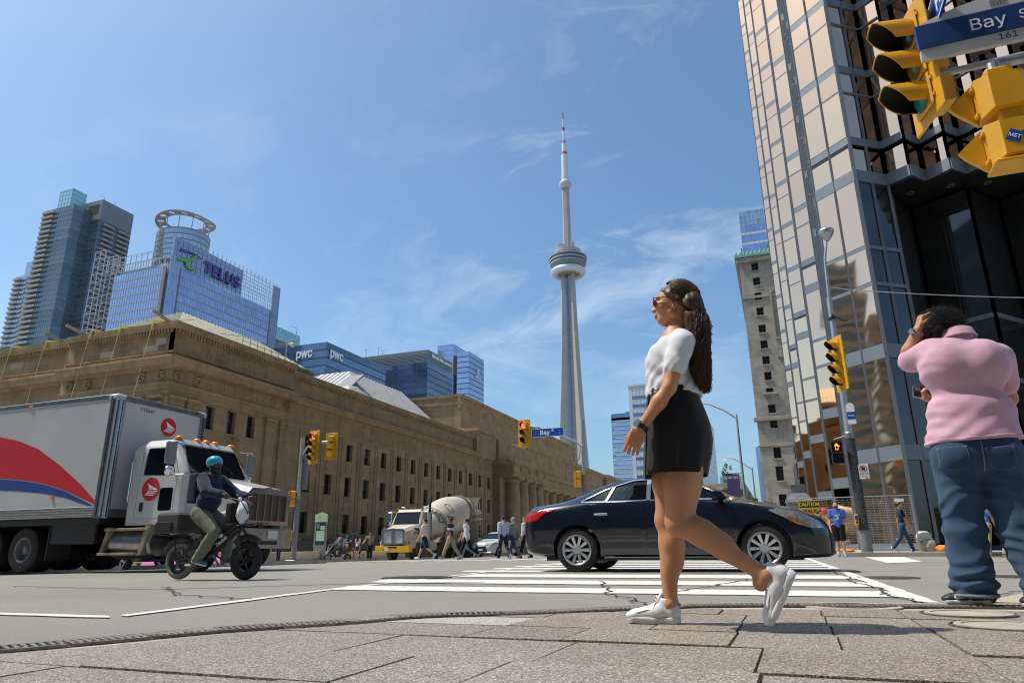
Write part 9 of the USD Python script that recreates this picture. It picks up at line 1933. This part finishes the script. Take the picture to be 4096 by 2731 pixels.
# jeans
def jeans_field():
    g = Field(.03); g.el(P_+[0,0,.0],(.160,.245,.16)).el(P_+[-.05,.115,-.045],(.12,.135,.13),k=.05).el(P_+[-.05,-.115,-.045],(.12,.135,.13),k=.05)
    for d in 'lr': h_,k_,n_ = J[d+'hip'],J[d+'knee'],J[d+'ankle']; g.rc(h_,h_+(k_-h_)*.5,.136,.116,k=.02).rc(h_+(k_-h_)*.5,k_,.116,.100,k=.03).rc(k_,n_+(n_-k_)*-.05,.110,.105,k=.03).rc(n_+[.0,0,.10],n_+[0,0,.0],.112,.108,k=.02)
    return g
def jw(P):
    x,y,z = P[...,0],P[...,1],P[...,2]; n_ = npz(P,(5,5,6),11); up_2 = np.clip((.62-np.abs(z-.45))/.62,0,1); a = -np.abs(np.sin((z+.45*np.abs(y-.08)+.20*n_)*30))**3*.012*np.clip((.80-z)/.3,0,1); c = np.sin((z+.06*n_)*92)*.009*np.clip((.26-z)/.12,0,1)
    return a+c+.012*npz(P,(6,6,4),12)+.009*npz(P,(16,16,10),13)
wz = P_[2]+.13; fl = .048
part(p,'jeans',jeans_field().mesh(.0095,off=.0,post=jw,clip=lambda P: np.maximum(P[...,2]-wz,fl-P[...,2])),'denim',smooth=True)
def pocket(yc,w,z0,z1,slant):
    def box_(P,e): y = P[...,1]-yc-slant*(P[...,2]-z0); return np.maximum(np.maximum(np.abs(y)-(w-e)*(1-.10*np.clip((z0-P[...,2])/(z0-z1),0,1)),P[...,2]-z0+e),(z1+e+np.abs(y)*.35)-P[...,2])
    back = lambda P: P[...,0]+.02
    q = part(p,'back_pocket',jeans_field().mesh(.008,off=.0055,post=jw,clip=lambda P: np.maximum(box_(P,0),back(P))),'denim',smooth=True)
    part(q,'pocket_stitching',jeans_field().mesh(.007,off=.0068,post=jw,clip=lambda P: np.maximum(np.maximum(np.abs(box_(P,.006))-.0035,box_(P,0)),back(P))),'denim_stitch',smooth=True)
pocket(MV(2192,1050,4.85)[1],.082,MV(2192,1024,4.85)[2],MV(2192,1082,4.85)[2],.0); pocket(MV(2300,1050,4.85)[1],.078,MV(2300,1024,4.85)[2],MV(2300,1082,4.85)[2],.12)
part(p,'centre_seam',jeans_field().mesh(.008,off=.006,post=jw,clip=lambda P: np.maximum(np.maximum(np.abs(P[...,1]-P_[1]+.02*0)-.006,P[...,0]+.02),P_[2]-.14-P[...,2])),'denim_stitch',smooth=True)
n_ = J['lankle']; M = MB(); rr_ = np.random.default_rng(2)
for kk in range(46):
    a = rr_.uniform(0,6.28); q = np.array([n_[0]+.106*math.cos(a),n_[1]+.106*math.sin(a),fl+.004]); M.tube([q,q+[.008*rr_.normal(),.008*rr_.normal(),-.010-.014*rr_.random()]],.0012,3)
part(p,'frayed_hem',M,'denim_stitch',kind='stuff'); part(p,'cuff',jeans_field().mesh(.008,off=.004,post=jw,clip=lambda P: np.abs(P[...,2]-fl-.008)-.010),'denim_stitch',smooth=True)
# runners
hl,te = MV(2284,1392,4.98),MV(2174,1392,5.02); hl[2] = te[2] = 0.; d_ = (te-hl)/np.linalg.norm(te-hl); sh,put = sneaker(p,hl,hl+d_*.3,np.array([0,0,1.0]),'shoe_dark','sole_white',laces=False)
part(sh,'side_panel',put(Field(.01).rc((.14,.030,.055),(.18,.032,.045),.016,.013).mesh(.005)),'sole_white',smooth=True); part(sh,'heel_panel',put(Field(.01).rc((.012,.0,.045),(.012,0,.105),.032,.024).mesh(.005)),'shoe_dark',smooth=True)
v,ff = prism([(0,0),(.012,-.006),(.04,.016),(.014,.004),(.004,.010)],0,.003,'xz'); part(sh,'swoosh',put((v*[1,-1,1]+[.03,.046,.075],ff[:,::-1])),'shoe_teal'); v,ff = place_text('AIR',.012,(.045,.047,.052),(-1,0,0),depth=.003,bold=True); part(sh,'lettering',put((v,ff)),'shoe_teal')
part(sh,'air_window',put(cboxm(.05,.030,.010,.10,.043,.020,.004)),'shoe_grey')
hl,te = J['rankle']+[-.06,-.10,-.10],J['rankle']+[.02,.15,-.10]; hl[2] = te[2] = 0.; d_ = (te-hl)/np.linalg.norm(te-hl); sneaker(p,hl,hl+d_*.3,np.array([0,0,1.0]),'shoe_dark','sole_white',laces=False)
# hair
hp = lambda q: np.asarray(q)*1.06@J['headR'].T+J['head']
f = Field(.025).el(hp((-.016,0,.140)),(.118,.104,.108)).rc(hp((-.07,0,.09)),hp((-.062,0,.03)),.066,.055).rc(hp((-.02,.07,.17)),hp((-.05,.05,.10)),.05,.05).rc(hp((.03,.02,.215)),hp((-.06,.06,.19)),.045,.05)
part(p,'hair',f.mesh(.008,post=lambda P: .020*npz(P,(26,26,18),6)+.008*npz(P,(70,70,40),7),clip=lambda P: (lambda q: np.maximum(.03-q[...,2]+np.maximum(q[...,0]+.03,0)*1.1,q[...,0]-.075-(q[...,2]-.15)*.4))(((P-J['head'])@J['headR'])/1.06)),'hair_black',smooth=True)
r = np.random.default_rng(9); n = 2200; k = 9; t = np.linspace(0,1,k); root = r.normal(size=(n,3)); root /= np.linalg.norm(root,axis=1,keepdims=True); root[:,2] = np.abs(root[:,2])*1.1-.45; root[:,0] = np.where(root[:,0] > .5,-root[:,0],root[:,0]); root /= np.linalg.norm(root,axis=1,keepdims=True)
flow = np.array([-.55,.35,-.1])+r.normal(0,.35,(n,3)); P = np.zeros((n,k,3)); c0 = np.array([-.018,0,.135])
for i in range(n):
    q0 = c0+root[i]*[.112,.100,.106]; tg = flow[i]-root[i]*(flow[i]@root[i]); tg /= np.linalg.norm(tg)+1e-9; L = r.uniform(.05,.10); ph = r.uniform(0,6.3)
    P[i] = hp(q0+tg*(L*t)[:,None]+root[i]*(.020*np.sin(t*2.6)+.012*r.random()*t)[:,None]+.006*np.stack([np.sin(9*t+ph),np.cos(9*t+ph),np.sin(7*t+ph)],1)*t[:,None])
curves(p,'hair_strands',P,.0020,'hair_black')
# watch and phone
w0 = J['lwrist']; ax_ = w0-J['lelbow']; ax_ /= np.linalg.norm(ax_); A_,B_,_ = frame_of(ax_); M = MB()
for kk in range(22): a = kk*2*PI/22; v,ff = cboxm(-.005,-.0045,-.011,.005,.0045,.011,.002); q = rotz(a); M.add(w0-ax_*.02+((v+[.044,0,0])@q.T)@np.stack([A_,B_,ax_],0),ff)
part(p,'watch_band',M,'dull_chrome'); v,ff = lathe([(.001,.012),(.018,.012),(.021,.004),(.021,-.004)],20); on = np.array([-.55,.8,0]); on -= ax_*(on@ax_); on /= np.linalg.norm(on); tn = np.cross(ax_,on); part(p,'watch_case',(w0-ax_*.02+on*.046+v[:,:1]*tn+v[:,1:2]*ax_+v[:,2:3]*on,ff),'dull_chrome',smooth=30)
ph_ = thing('phone','dark phone with a pale rim held in front of the man in the pink polo','phone',ML,PI/2); q0 = MV(2124,902,5.33); Rp = rotz(.25)@rotx(.20)@roty(.15); v,ff = cboxm(-.006,-.075,-.042,.006,.075,.042,.006); part(ph_,'case',(v@Rp.T+q0,ff),'trim_black',smooth=20); v,ff = prism(sbox(-.075,-.042,.075,.042).buffer(.0015).difference(sbox(-.073,-.040,.073,.040)),-.0062,.0062,'yz'); part(ph_,'rim',(v@Rp.T+q0,ff),'dull_chrome'); v,ff = boxm(-.0085,.03,.005,-.006,.066,.036); part(ph_,'camera_plate',(v@Rp.T+q0,ff),'grey_metal')
